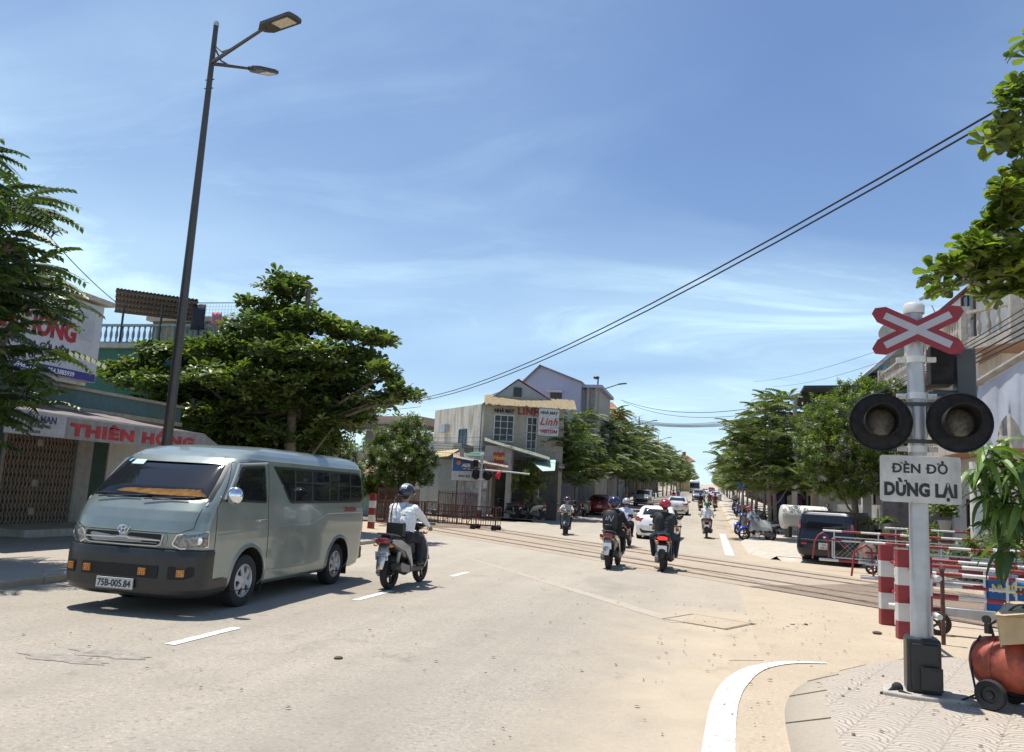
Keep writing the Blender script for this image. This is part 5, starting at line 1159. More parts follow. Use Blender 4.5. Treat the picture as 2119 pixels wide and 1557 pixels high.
# ------------------------------------------------------------------ parked motorbikes
pb = make_bike('parked_motorbike', 'blue and white motorbike parked at the right kerb beside a seated person', 'motorbike', (1.75, 44.0, zt(44)+.05), R(150), 'moto', (.03, .06, .42), (.45, .45, .48), None, lean=-6, group='parked motorbikes')
pr_ = make_bike('parked_motorbike', 'red motorbike parked at the right kerb just left of the tarped one', 'motorbike', (2.05, 42.6, zt(43)+.12), R(165), 'moto', (.35, .015, .03), (.4, .02, .04), None, lean=-6, group='parked motorbikes')
pk2 = make_bike('parked_motorbike', 'dark motorbike parked at the left kerb in front of the red hatchback', 'motorbike', (-8.75, 53.0, zt(53)), R(10), 'scooter', (.03, .03, .03), (.06, .06, .065), None, lean=6, group='parked motorbikes')
pw = make_bike('parked_motorbike', 'white and black motorbike parked at the left kerb nearest the red hatchback', 'motorbike', (-8.25, 54.6, zt(54.6)), R(-4), 'scooter', (.45, .45, .45), (.5, .5, .5), None, lean=6, group='parked motorbikes')
slots = [(pk2, -10.2, 48.2, 95, 'dark motorbike parked on the left pavement beside the far signal post'), (pk2, at(1045, 1060, 43.9).x, 43.9, 70, 'black motorbike parked under the shop roof, leftmost of three'), (pk2, at(1072, 1060, 44.3).x, 44.3, 85, 'black motorbike parked under the shop roof, middle of three'), (pw, at(1098, 1060, 44.1).x, 44.1, 60, 'pale motorbike parked under the shop roof, rightmost of three'),
         (pk2, 2.9, 47.2, 170, 'dark motorbike parked behind the blue and white one'), (pr_, 2.3, 56, 170, 'red motorbike parked farther up the right kerb'), (pk2, 2.5, 61, 175, 'dark motorbike parked up the right kerb beyond the red one'), (pb, 2.3, 67, 165, 'blue motorbike parked far up the right kerb'), (pk2, 2.2, 74, 175, 'last dark motorbike parked far up the right kerb'),
         (pk2, -9.9, 62, 90, 'dark motorbike parked under the trees behind the red hatchback'), (pw, -10, 66, 80, 'pale motorbike parked under the left trees'), (pk2, -10, 72, 100, 'dark motorbike parked under the left trees before the silver car'), (pr_, -9.8, 90, 90, 'red motorbike parked under the left trees beyond the silver car')]
for src, x, y, a, lab in slots:
    k = dup(src, (x, y, zt(y)+.13), R(a), lab, 'parked motorbikes')
# motorbike under a transparent rain cover by the tree
TM = make_bike('parked_motorbike', 'blue and grey motorbike half wrapped in a clear rain sheet beside the slender tree', 'motorbike', (2.15, 38.6, .12), R(118), 'moto', (.03, .06, .35), (.35, .36, .38), None, lean=-5, group='parked motorbikes')
b = MB(); vv = []; ff = []
for i in range(9):
    y = .52-.13*i; top = [1.02, 1.25, 1.32, 1.22, 1.08, .98, .95, .96, .92][i]
    for x, z in ((-.42, .45+.05*(i % 2)), (-.30, .8), (-.12, top), (.12, top), (.30, .8), (.42, .45+.04*(i % 3))): vv.append((x, y, z))
    if i:
        for j in range(5): q = (i-1)*6+j; ff.append((q, q+1, q+7, q+6))
b.add(vv, ff, 0, True); sht = b.build('rain_cover', glassmat('clear_plastic', (.35, .37, .36), .55, .2), loc=(2.15, 38.6, .12), fixn=False); sht.rotation_euler = (0, 0, R(118)); tag(sht, 'crumpled clear plastic rain cover draped over the parked blue and grey motorbike', 'rain cover')
# seated and standing people
sit = dict(hip=(0, 0, .52), neck=(0, .06, 1.03), head=(0, .10, 1.20), hand_l=(-.18, .35, .62), hand_r=(.18, .35, .62), foot_l=(-.14, .42, .05), foot_r=(.14, .42, .05))
make_person('person in dark clothes with a pink helmet sitting by the parked motorbikes on the right', (2.0, 45.0, zt(45)+.15), R(200), sit, cloth('teal_shirt', (.04, .09, .09)), navy, helmet=(hpink, 'half'), res=.022, group='people on the right pavement')
stand = dict(hip=(0, 0, .93), neck=(0, 0, 1.45), head=(0, .02, 1.62), hand_l=(-.30, .12, .92), hand_r=(.26, .22, 1.05), foot_l=(-.10, 0, .02), foot_r=(.12, .05, .02), knee_pole_l=(0, 1, 0), knee_pole_r=(0, 1, 0))
make_person('person in a dark blue tee standing behind the black car by the white tank', (6.15, 46.0, zt(46)+.12), R(160), stand, cloth('blue_tee', (.02, .035, .075)), navy, long_sleeves=False, res=.022, group='people on the right pavement')
make_person('person in a white shirt standing in the dark shop under the left trees', (-10.4, 50.4, zt(50)+.13), R(120), stand, white_shirt, navy, long_sleeves=False, res=.03, group='people on the left pavement')
make_person('person in orange standing under the left trees beyond the red hatchback', (-10.6, 68, zt(68)+.13), R(150), stand, cloth('orange_shirt', (.5, .16, .05)), navy, long_sleeves=False, res=.03, group='people on the left pavement')
make_person('person in grey walking on the far right pavement under the trees', (2.6, 88, zt(88)+.13), R(180), stand, greyt, navy, long_sleeves=False, res=.03, group='people on the right pavement')
# ================================================================== level crossing furniture
mpost = M('galvanised_post', (0.43, 0.44, 0.45), 0.38, 0.35, var=0.10, nscale=5, stain=0.4)
mdisc = M('signal_black', (0.024, 0.024, 0.025), 0.8, var=0.3, nscale=14, spec=0.2)
mlensoff = M('unlit_signal_lens', (0.10, 0.088, 0.068), 0.45, var=0.35, nscale=30)
msign = M('old_white_enamel', (0.50, 0.49, 0.46), 0.5, var=0.12, nscale=7, stain=0.65)
msred = M('sign_red', (0.24, 0.016, 0.024), 0.45, var=0.15, nscale=7, stain=0.2)
msgrey = M('sign_reflective_grey', (0.38, 0.37, 0.40), 0.4, var=0.05)
def signal_lamp(root, x, y, z, facing=-1):
    """round background disc with hood and lens; faces -y"""
    b = MB(); T = TR(x, y, z)
    b.lathe([(.001, .02), (.25, .02), (.268, .0), (.275, .008), (.275, .02), (.265, .035), (.001, .04)], 40, 0, T, ax='y')
    d = b.build('signal_disc', mdisc, root)
    b = MB(); vv = []; ff = []; n = 30
    for i in range(n+1):
        t = R(-60+300*i/n); L = .20+.10*max(0, math.sin(t))
        for r_, yy in ((.150, .018), (.150, -L), (.143, -L), (.143, .018)): vv.append((r_*math.cos(t), yy, r_*math.sin(t)))
        if i:
            for j in range(3): q = (i-1)*4+j; ff.append((q, q+1, q+5, q+4))
    ff += [(0, 1, 2, 3), (n*4+3, n*4+2, n*4+1, n*4)]; b.add(vv, ff, 0, True, T); b.build('hood', mdisc, d)
    b = MB(); b.lathe([(.001, -.025), (.05, -.022), (.10, -.01), (.128, .005), (.132, .018)], 32, 0, T, ax='y'); b.build('lens', mlensoff, d)
    b = MB(); b.lathe([(.131, .012), (.134, .002), (.143, .004), (.143, .018)], 32, 0, T, ax='y'); b.build('lens_ring', mdisc, d)
    b = MB(); b.lathe([(.001, .17), (.13, .16), (.15, .10), (.15, .03)], 24, 0, T, ax='y'); b.build('lamp_housing', mdisc, d)
    return d
def crossing_signal(label, loc, rz, texts=True, front=True):
    root = thing('crossing_signal', label, 'railway signal', loc, rz, 'railway crossing signals')
    b = MB(); b.tube([(0, 0, .25), (0, 0, .9), (0, 0, 2.6), (-.01, 0, 3.50)], [.088, .086, .078, .074], 28)
    post = b.build('post', mpost, root)
    b = MB(); b.lathe([(.076, 3.50), (.093, 3.50), (.096, 3.575), (.08, 3.60), (.001, 3.615)], 28, 0, Matrix.Translation((-.01, 0, 0))); b.build('post_cap', mwhite, post)
    # crossbuck
    b = MB(); a = 27.5
    for sgn in (1, -1):
        for (L, w, y0, y1, mi) in ((.395, .082, -.150, -.128, 0), (.315, .033, -.156, -.150, 1)):
            if mi == 0: poly = [(-L, -w), (-L-.045, -w*.2), (-L-.0, w), (L, w), (L+.045, w*.2), (L, -w)]; poly = [(-L+.05, -w), (-L-.03, -w*.35), (-L-.03, w*.35), (-L+.05, w), (L-.05, w), (L+.03, w*.35), (L+.03, -w*.35), (L-.05, -w)]
            else: poly = [(-L, -w), (-L, w), (L, w), (L, -w)]
            T = Matrix.Translation((.0, (0 if sgn > 0 else -.003), 3.31)) @ Matrix.Rotation(R(-a*sgn), 4, 'Y'); b.prism(poly, y0, y1, mi, T, ax='y')
    b.build('crossbuck', [msred, msgrey], root)
    for z in (3.05, 2.70, 2.20):
        b = MB(); b.lathe([(.076, z-.03), (.090, z-.03), (.090, z+.03), (.076, z+.03)], 24); b.box(-.17, -.09, -.03, .03, z-.022, z+.022); b.box(.09, .17, -.03, .03, z-.022, z+.022); b.cyl((-.15, -.045, z), (-.15, .045, z), .012, n=8); b.cyl((.15, -.045, z), (.15, .045, z), .012, n=8); b.build('clamp', mwhite, root)
    # bell box behind
    b = MB(); b.box(.14, .34, .10, .40, 2.84, 3.22); b.build('bell_box', mdisc, root, .015)
    b = MB(); b.box(.36, .52, .08, .36, 2.70, 3.18); b.box(.12, .5, .12, .2, 2.72, 2.78); b.build('relay_box', M('relay_box_grey', (.05, .055, .06), .45, var=.15), root, .015)
    # lamp arm and two lamps
    b = MB(); b.box(-.40, .42, -.10, -.06, 2.60, 2.635); b.box(-.40, .42, -.10, -.06, 2.25, 2.285); b.build('lamp_bracket', mdarksteel, root, .004)
    signal_lamp(root, -.325, -.16, 2.435); signal_lamp(root, .325, -.19, 2.44)
    # text board
    b = MB(); b.prism(round_poly([(-.335, 1.70), (.335, 1.70), (.335, 2.13), (-.335, 2.13)], .03), -.135, -.12, ax='y'); bd = b.build('sign_board', msign, root, .003)
    for z in (1.78, 2.05): b = MB(); b.box(-.10, .10, -.12, -.08, z-.02, z+.02); b.build('board_bracket', msteel, root)
    if texts:
        text('ĐÈN ĐỎ', .118, mtext_k, bd, TR(0, -.137, 1.972), 'sign_text', .0035, .001, width=.455, space=1.08)
        text('DỪNG LẠI', .158, mtext_k, bd, TR(0.0, -.137, 1.765), 'sign_text', .009, .001, width=.60, space=1.04)
    # bolts, streaks
    b = MB(); [b.cyl((x, -.136, z), (x, -.142, z), .008, n=8) for x, z in ((-.15, 2.06), (.15, 2.06), (-.15, 1.76), (.15, 1.76))]; b.build('bolt', mdarksteel, bd)
    # base cabinet
    b = MB(); b.box(-.135, .145, -.15, .12, .02, .50); cb = b.build('base_cabinet', M('cabinet_black', (.014, .015, .016), .4, var=.2), root, .025)
    b = MB(); b.box(-.10, .12, -.175, -.15, .06, .46); b.build('cabinet_door', M('cabinet_black', (.014, .015, .016)), cb, .012)
    b = MB(); b.box(-.03, .145, -.21, -.175, .07, .27); b.box(-.02, .13, -.225, -.21, .25, .275); b.build('cabinet_hatch', M('cabinet_black', (.014, .015, .016)), cb, .012)
    b = MB(); b.tube([(-.36, -.22, .01), (-.30, -.20, .02), (-.26, -.16, .05), (-.19, -.12, .03), (-.2, -.2, .04)], .012, 6); b.tube([(-.19, -.12, .03), (-.2, -.2, .04), (-.1, -.24, .02), (.1, -.22, .02), (.28, -.14, .02)], .016, 6); b.build('cable', mrubber, root)
    b = MB(); b.ell((-.21, -.10, .05), (.05, .04, .05), 10, 6); b.build('cable_gland', mrubber, root)
    b = MB(); vv = [(-.34, -.24), (-.12, -.30), (.14, -.27), (.40, -.20), (.36, .12), (.2, .26), (-.2, .24), (-.32, .06)]; b.prism(vv, -.02, .035); b.build('concrete_footing', mconc, root, .012)
    return root
sig = crossing_signal('near signal post with red white crossbuck, two unlit black lamps and stop board', (1.885, 8.15, .125), R(-6))
# red white striped bollards with pipe rails
def stripes(b, x0, x1, y0, y1, z0, z1, n, first=0, T=None):
    for i in range(n):
        a = z0+(z1-z0)*i/n; c = z0+(z1-z0)*(i+1)/n; b.box(x0, x1, y0, y1, a, c, (i+first) % 2, T)
bol = [(2.71, 13.81, 1.22), (2.67, 12.45, 1.22), (2.63, 11.25, 1.20)]
for i, (x, y, h) in enumerate(bol):
    b = MB(); vv = []; n = 5; w = .10
    for k in range(n): b.prism(round_poly([(-w, -.08), (w, -.08), (w, .08), (-w, .08)], .02, 2), h*k/n+.000, h*(k+1)/n, 1 if k % 2 == 0 else 0)
    o = b.build('bollard', [mwhite, mred], None, 0, loc=(x, y, 0)); o.rotation_euler = (0, 0, R(4)); tag(o, ['red and white striped concrete bollard farthest up the row of three', 'middle red and white striped concrete bollard of the row of three', 'striped concrete bollard half hidden behind the signal post'][i], 'bollard', 'striped bollards beside the track')
for z, lab in ((.97, 'upper red and white pipe rail running through the striped bollards'), (.52, 'lower red and white pipe rail running through the striped bollards')):
    b = MB(); a = Vector((2.80, 14.05, z)); c = Vector((2.70, 10.75, z)); n = 11
    for i in range(n): b.cyl(a.lerp(c, i/n), a.lerp(c, (i+1)/n), .032, n=12, mi=i % 2, caps=i in (0, n-1))
    tag(b.build('pipe_rail', [mwhite, mred]), lab, 'rail', 'pipe rails through the bollards')
# rolling gates: frames of striped tubes with mesh and wheels
def gate(label, p0, p1, h, zb, nbars, wheels, mesh=True, seg=.42, disc=False, group='striped rolling gates', slope=0.0, arch=True):
    p0 = Vector(p0); p1 = Vector(p1); L = (p1-p0).length; rz = math.atan2(p1.y-p0.y, p1.x-p0.x); root = thing('rolling_gate', label, 'barrier gate', p0, rz, group)
    def strip(z, r_, nm, x0=0, x1=L, y=0, ph=0):
        b = MB(); n = max(2, int((x1-x0)/seg))
        for i in range(n): b.cyl((x0+(x1-x0)*i/n, y, z), (x0+(x1-x0)*(i+1)/n, y, z), r_, n=10, mi=(i+ph) % 2, caps=i in (0, n-1))
        b.build(nm, [mwhite, mred], root)
    for k, z in enumerate(nbars): strip(z, .026 if k else .03, 'rail_tube', ph=k)
    strip(zb+.0, .04, 'bottom_beam', -.1, L+.1)
    x = .3
    while x < L: 
        b = MB(); b.cyl((x, 0, zb), (x, 0, h), .018, n=8); b.build('upright', mred if int(x*2) % 2 else mwhite, root); x += 1.15
    if arch: b = MB(); b.tube([(-.28, 0, zb), (-.22, 0, zb+.5), (-.12, 0, h-.18), (0, 0, h-.10), (.12, 0, h-.18), (.16, 0, zb)], .022, 8); b.build('end_hoop', mred, root)
    if mesh:
        b = MB(); z0 = zb+.08; z1 = h-.22; s = .09; x = .30; XM = min(L, 6.5)
        while x < XM:
            H = z1-z0
            for sg in (1, -1):
                a = (x, .0, z0 if sg > 0 else z1); e = min(x+H, XM); c = (e, .0, (z0+(e-x)) if sg > 0 else (z1-(e-x))); b.bar(a, c, .006)
            x += s*1.5
        b.build('wire_mesh', M('wire_grey', (.42, .42, .42), .5, .3, var=.05), root, fixn=False)
        b = MB(); b.tube([(.25, 0, z0), (.25, 0, z1-.04), (.30, 0, z1+.02), (XM, 0, z1+.02)], .018, 8); b.tube([(.25, 0, z0), (XM, 0, z0)], .018, 8); b.build('mesh_frame', mwhite, root)
    if disc: b = MB(); b.lathe([(.001, -.05), (.24, -.05), (.24, -.035), (.001, -.03)], 28, 0, TR(1.15, 0, zb+.36), ax='y'); b.build('warning_disc', M('rusty_faded_disc', (.42, .30, .24), .8, var=.35, nscale=9), root)
    for wx in wheels:
        b = MB(); r_ = .17; T = TR(wx, -.14, r_); b.lathe([(r_*.62, -.05), (r_*.95, -.055), (r_, -.02), (r_, .02), (r_*.95, .055), (r_*.62, .05), (r_*.62, -.05)], 28, 0, T, ax='y'); w = b.build('wheel', mrubber, root)
        b = MB(); b.lathe([(r_*.64, -.04), (r_*.58, .0), (r_*.64, .04)], 20, 0, T, ax='y')
        for k in range(5): a = 2*math.pi*k/5; b.bar((0, -.02, 0), (r_*.6*math.cos(a), -.02, r_*.6*math.sin(a)), .03, .03, 0, T)
        b.cyl((0, -.07, 0), (0, .07, 0), .035, n=10, T=T); b.build('rim', mdarksteel, w)
        b = MB(); b.box(wx+.10, wx+.75, -.12, .02, zb-.06, zb+.06); b.cyl((wx, -.2, r_), (wx, .05, r_), .018, n=8); b.build('bogie', mpost, root, .01)
    return root
g0 = gr(1703, 1180); g1 = gr(2075, 1212)
gate('striped rolling gate with wire mesh and rusty disc before the black car', (g0.x, g0.y, 0), (g0.x+7.4, g0.y-1.25, 0), 1.16, .30, (1.12, .86), (1.02+.25, 5.6), True, .5, True)
gate('second striped gate section lying behind the mesh panel gate', (5.0, 25.6, 0), (12.5, 25.9, 0), 1.30, .45, (1.28, 1.0, .72), (), False, .6, False, arch=False)
g2 = gr(1975, 1316)
gate('near striped gate rail on a black spoked wheel right of the signal post', (g2.x-.75, g2.y+.14, 0), (g2.x+3.6, g2.y-.55, 0), .98, .34, (.98,), (.55,), False, .42, False, arch=False)
gate('striped barrier frame standing between the tracks behind the near gate rail', (3.55, 16.6, 0), (7.9, 15.2, 0), .92, .26, (.90, .74), (), False, .42, False, arch=False)
gate('third striped rail section behind the tracks at the right edge', (6.3, 20.6, 0), (11.5, 19.4, 0), 1.05, .35, (1.02, .70), (1.2,), True, .5, False, arch=False)
gate('striped gate frame with wire mesh and hoop between the near rail and the tracks', (3.3, 18.9, 0), (6.4, 18.2, 0), 1.10, .32, (1.06, .84, .60), (.9,), True, .38)
gate('low striped rail with rusty uprights nearest the banner at the right edge', (3.2, 14.4, 0), (6.4, 13.8, 0), .80, .45, (.80, .62), (), False, .35, arch=False)
for i, (x, y) in enumerate(((3.0, 13.2), (3.1, 12.2), (3.25, 15.2))):
    b = MB(); b.cyl((0, 0, 0), (0, 0, 1.0), .028, n=8); b.lathe([(.03, .98), (.045, 1.0), (.03, 1.04), (.001, 1.05)], 10); o = b.build('rusty_pipe_post', mrust, None, loc=(x, y, 0)); tag(o, ['rusty pipe post between the middle bollard and the signal post', 'rusty pipe post just behind the last striped bollard', 'rusty pipe post beside the near gate, farthest from the camera'][i], 'post', 'rusty pipe posts')
# blue banner with yellow text on the track side
b = MB(); vv = []; ff = []; nx, nz = 16, 6
c0 = Vector((4.7, 15.9, .10)); 
for i in range(nx+1):
    for j in range(nz+1):
        u = i/nx; w = j/nz; vv.append((2.4*u, .05*math.sin(u*9+w*3)*(.4+w), .02*math.sin(u*14)+.62*w-.06*math.sin(u*math.pi)*w))
for i in range(nx):
    for j in range(nz): q = i*(nz+1)+j; ff.append((q, q+nz+1, q+nz+2, q+1))
b.add(vv, ff, 0, True); bn = b.build('banner', M('banner_blue', (.012, .13, .42), .6, var=.12, nscale=3), fixn=False, loc=c0); bn.rotation_euler = (0, 0, R(-12)); sol = bn.modifiers.new('thickness', 'SOLIDIFY'); sol.thickness = .006
tag(bn, 'blue cloth banner with yellow capitals tied to the striped barrier at the right edge', 'banner')
text('NHIỆT LIỆT CHÀO MỪNG', .19, M('yellow_lettering', (.75, .62, .06), .6, var=0), bn, TR(.12, -.075, .36), 'banner_text', .006, .002, 'LEFT', sx=.85)
for x in (.02, 2.38): b = MB(); b.cyl((x, .02, -.2), (x, .02, .70), .02, n=8); b.build('banner_pole', mwhite, bn)
# ------------------------------------------------------------------ air compressor
comp = thing('air_compressor', 'rusty orange air compressor on rubber wheels at the right edge', 'air compressor', (2.78, 7.75, .125), R(-38))
mor = M('faded_orange_paint', (.40, .085, .045), .6, var=.35, nscale=7, stain=.85)
b = MB(); b.lathe([(.001, -.62), (.08, -.615), (.16, -.58), (.205, -.52), (.22, -.45), (.22, .45), (.205, .52), (.16, .58), (.08, .615), (.001, .62)], 36, 0, TR(0, 0, .36), ax='x'); b.build('tank', mor, comp)
for x in (-.40, .40):
    b = MB(); b.lathe([(.222, -.012), (.227, -.012), (.227, .012), (.222, .012)], 30, 0, TR(x, 0, .36), ax='x'); b.build('weld_band', mor, comp)
for i, (x, y) in enumerate(((-.38, -.24), (-.38, .24), (.42, -.24))):
    b = MB(); T = TR(x, y, .125); b.lathe([(.07, -.035), (.115, -.04), (.125, -.015), (.125, .015), (.115, .04), (.07, .035), (.07, -.035)], 26, 0, T, ax='y'); w = b.build('wheel', mrubber, comp)
    b = MB(); b.lathe([(.001, -.025), (.03, -.03), (.035, -.01), (.068, -.012), (.072, .012), (.001, .015)], 20, 0, T, ax='y'); b.build('rim', mdarksteel, w)
b = MB(); b.cyl((-.38, -.26, .125), (-.38, .26, .125), .014, n=8); b.bar((-.38, -.15, .13), (-.38, -.12, .24), .04); b.bar((-.38, .15, .13), (-.38, .12, .24), .04); b.bar((.42, -.15, .13), (.42, -.12, .24), .04); b.build('axle', mdarksteel, comp)
b = MB(); b.box(-.34, .42, -.17, .17, .58, .60); b.build('engine_plate', mor, comp, .004)
b = MB(); b.cyl((-.12, 0, .60), (-.12, 0, .84), .09, n=20)
for k in range(6): b.lathe([(.09, .64+.03*k), (.115, .64+.03*k), (.115, .65+.03*k), (.09, .65+.03*k)], 20, 0, TR(-.12, 0, 0))
b.ell((-.12, 0, .86), (.085, .085, .04), 14, 8); b.build('pump_head', mdarksteel, comp)
b = MB(); b.cyl((.12, 0, .72), (.40, 0, .72), .10, n=20); b.box(.14, .36, -.09, .09, .60, .66); b.build('motor', M('motor_black', (.02, .02, .022), .5, var=.2), comp)
b = MB(); b.lathe([(.15, -.02), (.16, -.02), (.16, .02), (.15, .02), (.15, -.02)], 24, 0, TR(-.12, -.15, .74), ax='y'); [b.bar((0, 0, 0), (.15*math.cos(a), 0, .15*math.sin(a)), .02, .02, 0, TR(-.12, -.15, .74)) for a in (0, 1.57, 3.14, 4.71)]; b.build('flywheel', mdarksteel, comp)
b = MB(); b.tube([(-.42, -.04, .58), (-.44, -.05, .68), (-.36, -.06, .74), (-.24, -.05, .76)], .012, 7); b.cyl((-.46, -.05, .60), (-.46, -.05, .68), .03, n=12); b.lathe([(.001, -.03), (.035, -.03), (.035, 0)], 16, 0, TR(-.46, -.06, .72), ax='y'); b.build('pressure_gauge', mdarksteel, comp)
b = MB(); b.tube([(-.50, -.1, .58), (-.56, -.15, .45), (-.54, -.2, .28), (-.50, -.22, .10), (-.62, -.28, .02), (-.75, -.1, .01), (-.6, .1, .01)], .010, 6); b.build('air_hose', mrubber, comp)
mcard = M('cardboard', (.46, .35, .21), .85, var=.12, nscale=5)
b = MB(); T = TR(.04, -.02, .86, 12, 9, -5); b.prism([(-.40, -.25), (.42, -.22), (.44, .24), (-.36, .27)], 0, .012, 0, T); b.prism([(-.38, -.24), (-.08, -.20), (.02, -.02), (.40, -.03), (.40, .0), (-.38, .0)], -.25, -.24, 0, T, ax='y'); b.add([(-.40, -.25, .012), (.10, -.24, .012), (.02, -.44, .10), (-.30, -.42, .05)], [(0, 1, 2, 3)], 0, False, T); b.add([(.42, -.22, .0), (.44, .24, .0), (.60, .20, -.14), (.55, -.16, -.16)], [(0, 1, 2, 3)], 0, False, T); b.box(-.39, -.38, -.24, .25, -.26, 0, 0, T); b.box(-.36, .42, .24, .25, -.2, 0, 0, T)
for (px_, py_) in ((.0, 0),): pass
o = b.build('cardboard_box', mcard, None, .004, loc=comp.location); o.rotation_euler = comp.rotation_euler; tag(o, 'torn upturned cardboard box covering the engine of the orange compressor', 'box')
# ------------------------------------------------------------------ far side signal, second post, rusty fences
fs = copy_tree(sig); fs.location = (-12.2, 42.2, zt(42)+.02); fs.rotation_euler = (0, 0, R(176)); fs['label'] = 'far crossing signal seen from behind in front of the old shop, beside the rusty gates'
for ch in list(fs.children):
    if ch.name.startswith('crossbuck'): bpy.data.objects.remove(ch)
p = at(1143, 1070, 48)
sp_ = thing('signal_post', 'slim white post with a small board seen from behind, by the first left street tree', 'signal post', (-9.35, 47.6, zt(47.6)+.1), 0)
b = MB(); b.cyl((0, 0, 0), (0, 0, 3.45), .075, .06, n=14); b.build('post', mwhite, sp_)
b = MB(); b.box(-.30, .30, .08, .10, 1.45, 2.0); b.build('sign_board', mwhite, sp_, .01)
b = MB(); b.box(-.02, .30, -.16, .12, 3.0, 3.42); b.build('lamp_housing', msteel, sp_, .04)
def rustfence(label, p0, p1, h, name='rusty_gate', wheels=False, dbl=False, sp=.11, top=0.0):
    p0 = Vector(p0); p1 = Vector(p1); L = (p1-p0).length; root = thing(name, label, 'gate', p0, math.atan2(p1.y-p0.y, p1.x-p0.x), 'rusty railway gates')
    b = MB()
    for z in (.22, .5, .72, h): b.bar((0, 0, z), (L, 0, z), .035)
    x = 0
    while x < L+.01: b.bar((x, 0, .18), (x, 0, h+top), .018 if int(x/sp) % 8 else .05); x += sp
    x = .2
    while x < L-.9: b.bar((x, -.02, .22), (x+.8, -.02, h), .022); x += 1.1
    b.build('frame', mrust, root, fixn=False)
    if dbl:
        b = MB()
        for z in (.22, .5, h-.02): b.bar((.05, .55, z), (L-.05, .55, z), .04)
        x = .05
        while x < L: b.bar((x, .55, .18), (x, .55, h), .022); x += .22
        for x in (.05, L*.5, L-.05): b.bar((x, 0, h), (x, .55, h), .04); b.bar((x, 0, .2), (x, .55, .2), .04)
        b.build('rear_frame', mrust, root, fixn=False)
    if wheels:
        for x, y in ((L-.15, -.05), (L-1.1, -.05), (L-.15, .6), (L-1.1, .6)):
            b = MB(); b.lathe([(.07, -.03), (.13, -.035), (.13, .035), (.07, .03), (.07, -.03)], 18, 0, TR(x, y, .13), ax='y'); b.cyl((x, y-.02, .13), (x, y+.02, .13), .07, n=10); b.build('wheel', mrubber, root)
    return root
rustfence('rusty red rolling gate on small wheels at the left side of the crossing', gr(905, 1092), (-8.75, 33.3, 0), 1.02, wheels=True, dbl=True)
rustfence('second rusty gate panel continuing left behind the nearest rider', gr(800, 1092), gr(903, 1090), 1.08, dbl=True)
rustfence('taller rusty railing with spikes behind the rusty gates', gr(885, 1078)+Vector((0, 1.5, 0)), gr(975, 1080)+Vector((0, 1.3, 0)), 1.45, 'rusty_railing', top=.12)
rustfence('dark rusty railing in the shade just right of the minibus tail', gr(757, 1090)+Vector((0, 1, 0)), gr(840, 1084)+Vector((0, 1.5, 0)), 1.5, 'rusty_railing', top=.1)
b = MB()
for k in range(5): b.box(-.11, .11, -.09, .09, .27*k, .27*(k+1), (k+1) % 2)
q = gr(767, 1095); o = b.build('bollard', [mwhite, mred], None, loc=(q.x, q.y, 0)); tag(o, 'striped bollard in the shade between the minibus tail and the nearest rider', 'bollard', 'striped bollards beside the track')
# ================================================================== buildings
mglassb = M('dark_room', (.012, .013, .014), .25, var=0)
mteal = M('teal_plaster', (.055, .14, .125), .85, var=.1, stain=.3)
mcream = M('cream_plaster', (.50, .44, .34), .9, var=.08, stain=.45)
mgrey = M('grey_plaster', (.36, .35, .33), .9, var=.1, stain=.5)
mpalewall = M('pale_wall', (.60, .58, .54), .9, var=.05, stain=.4)
mtin = M('tin_roof', (.22, .20, .18), .6, .3, var=.2)
mtinw = M('tin_roof_rusty', (.34, .27, .21), .8, .1, var=.3)
mblue = M('blue_shutter', (.05, .11, .14), .6, var=.15)
mterr = M('terracotta', (.30, .12, .07), .85, var=.25, nscale=14)
def at3(px, py, Y): v = at(px, py, Y); return v
def wallseg(b, a, c, z0, z1, t=.15, mi=0):
    a = Vector((a[0], a[1], 0)); c = Vector((c[0], c[1], 0)); d = (c-a).normalized(); n = Vector((-d.y, d.x, 0))*t
    q = [a, c, c+n, a+n]; b.prism([(v.x, v.y) for v in q], z0, z1, mi)
def corr(b, a, c, d, e, n=40, amp=.03, mi=0):
    """corrugated sheet: corners a-c (eave), e-d (ridge); waves run from eave to ridge"""
    a, c, d, e = map(Vector, (a, c, d, e)); nr = (c-a).cross(e-a).normalized(); vv = []; ff = []
    for i in range(n+1):
        t = i/n; o = nr*amp*(1 if i % 2 else -1); vv += [a.lerp(c, t)+o, e.lerp(d, t)+o]
        if i: q = 2*i-2; ff.append((q, q+2, q+3, q+1))
    b.add(vv, ff, mi, False); return b
def window(root, T, w, h, frame=mwhite, glass=mglassb, nx=2, nz=3, grille=False, depth=.06, name='window'):
    """T: local x along wall, -y outwards, origin bottom centre"""
    b = MB(); f = .06
    for x in (-w/2, w/2-f): b.box(x, x+f, -depth, .02, 0, h, 0, T)
    b.box(-w/2, w/2, -depth-.001, .02, -.001, f, 0, T); b.box(-w/2, w/2, -depth-.001, .02, h-f, h+.001, 0, T)
    for i in range(1, nx): x = -w/2+w*i/nx; b.box(x-.02, x+.02, -depth+.01, .0, f, h-f, 0, T)
    for j in range(1, nz): z = h*j/nz; b.box(-w/2+f, w/2-f, -depth+.008, .0, z-.015, z+.015, 0, T)
    o = b.build(name, frame, root, fixn=False)
    b = MB(); b.box(-w/2+.02, w/2-.02, -.02, .0, .02, h-.02, 0, T); b.build('pane', glass, o, fixn=False)
    b = MB(); b.box(-w/2-.08, w/2+.08, -depth-.06, .0, -.07, -.002, 0, T); b.build('sill', mconc, o, fixn=False)
    return o
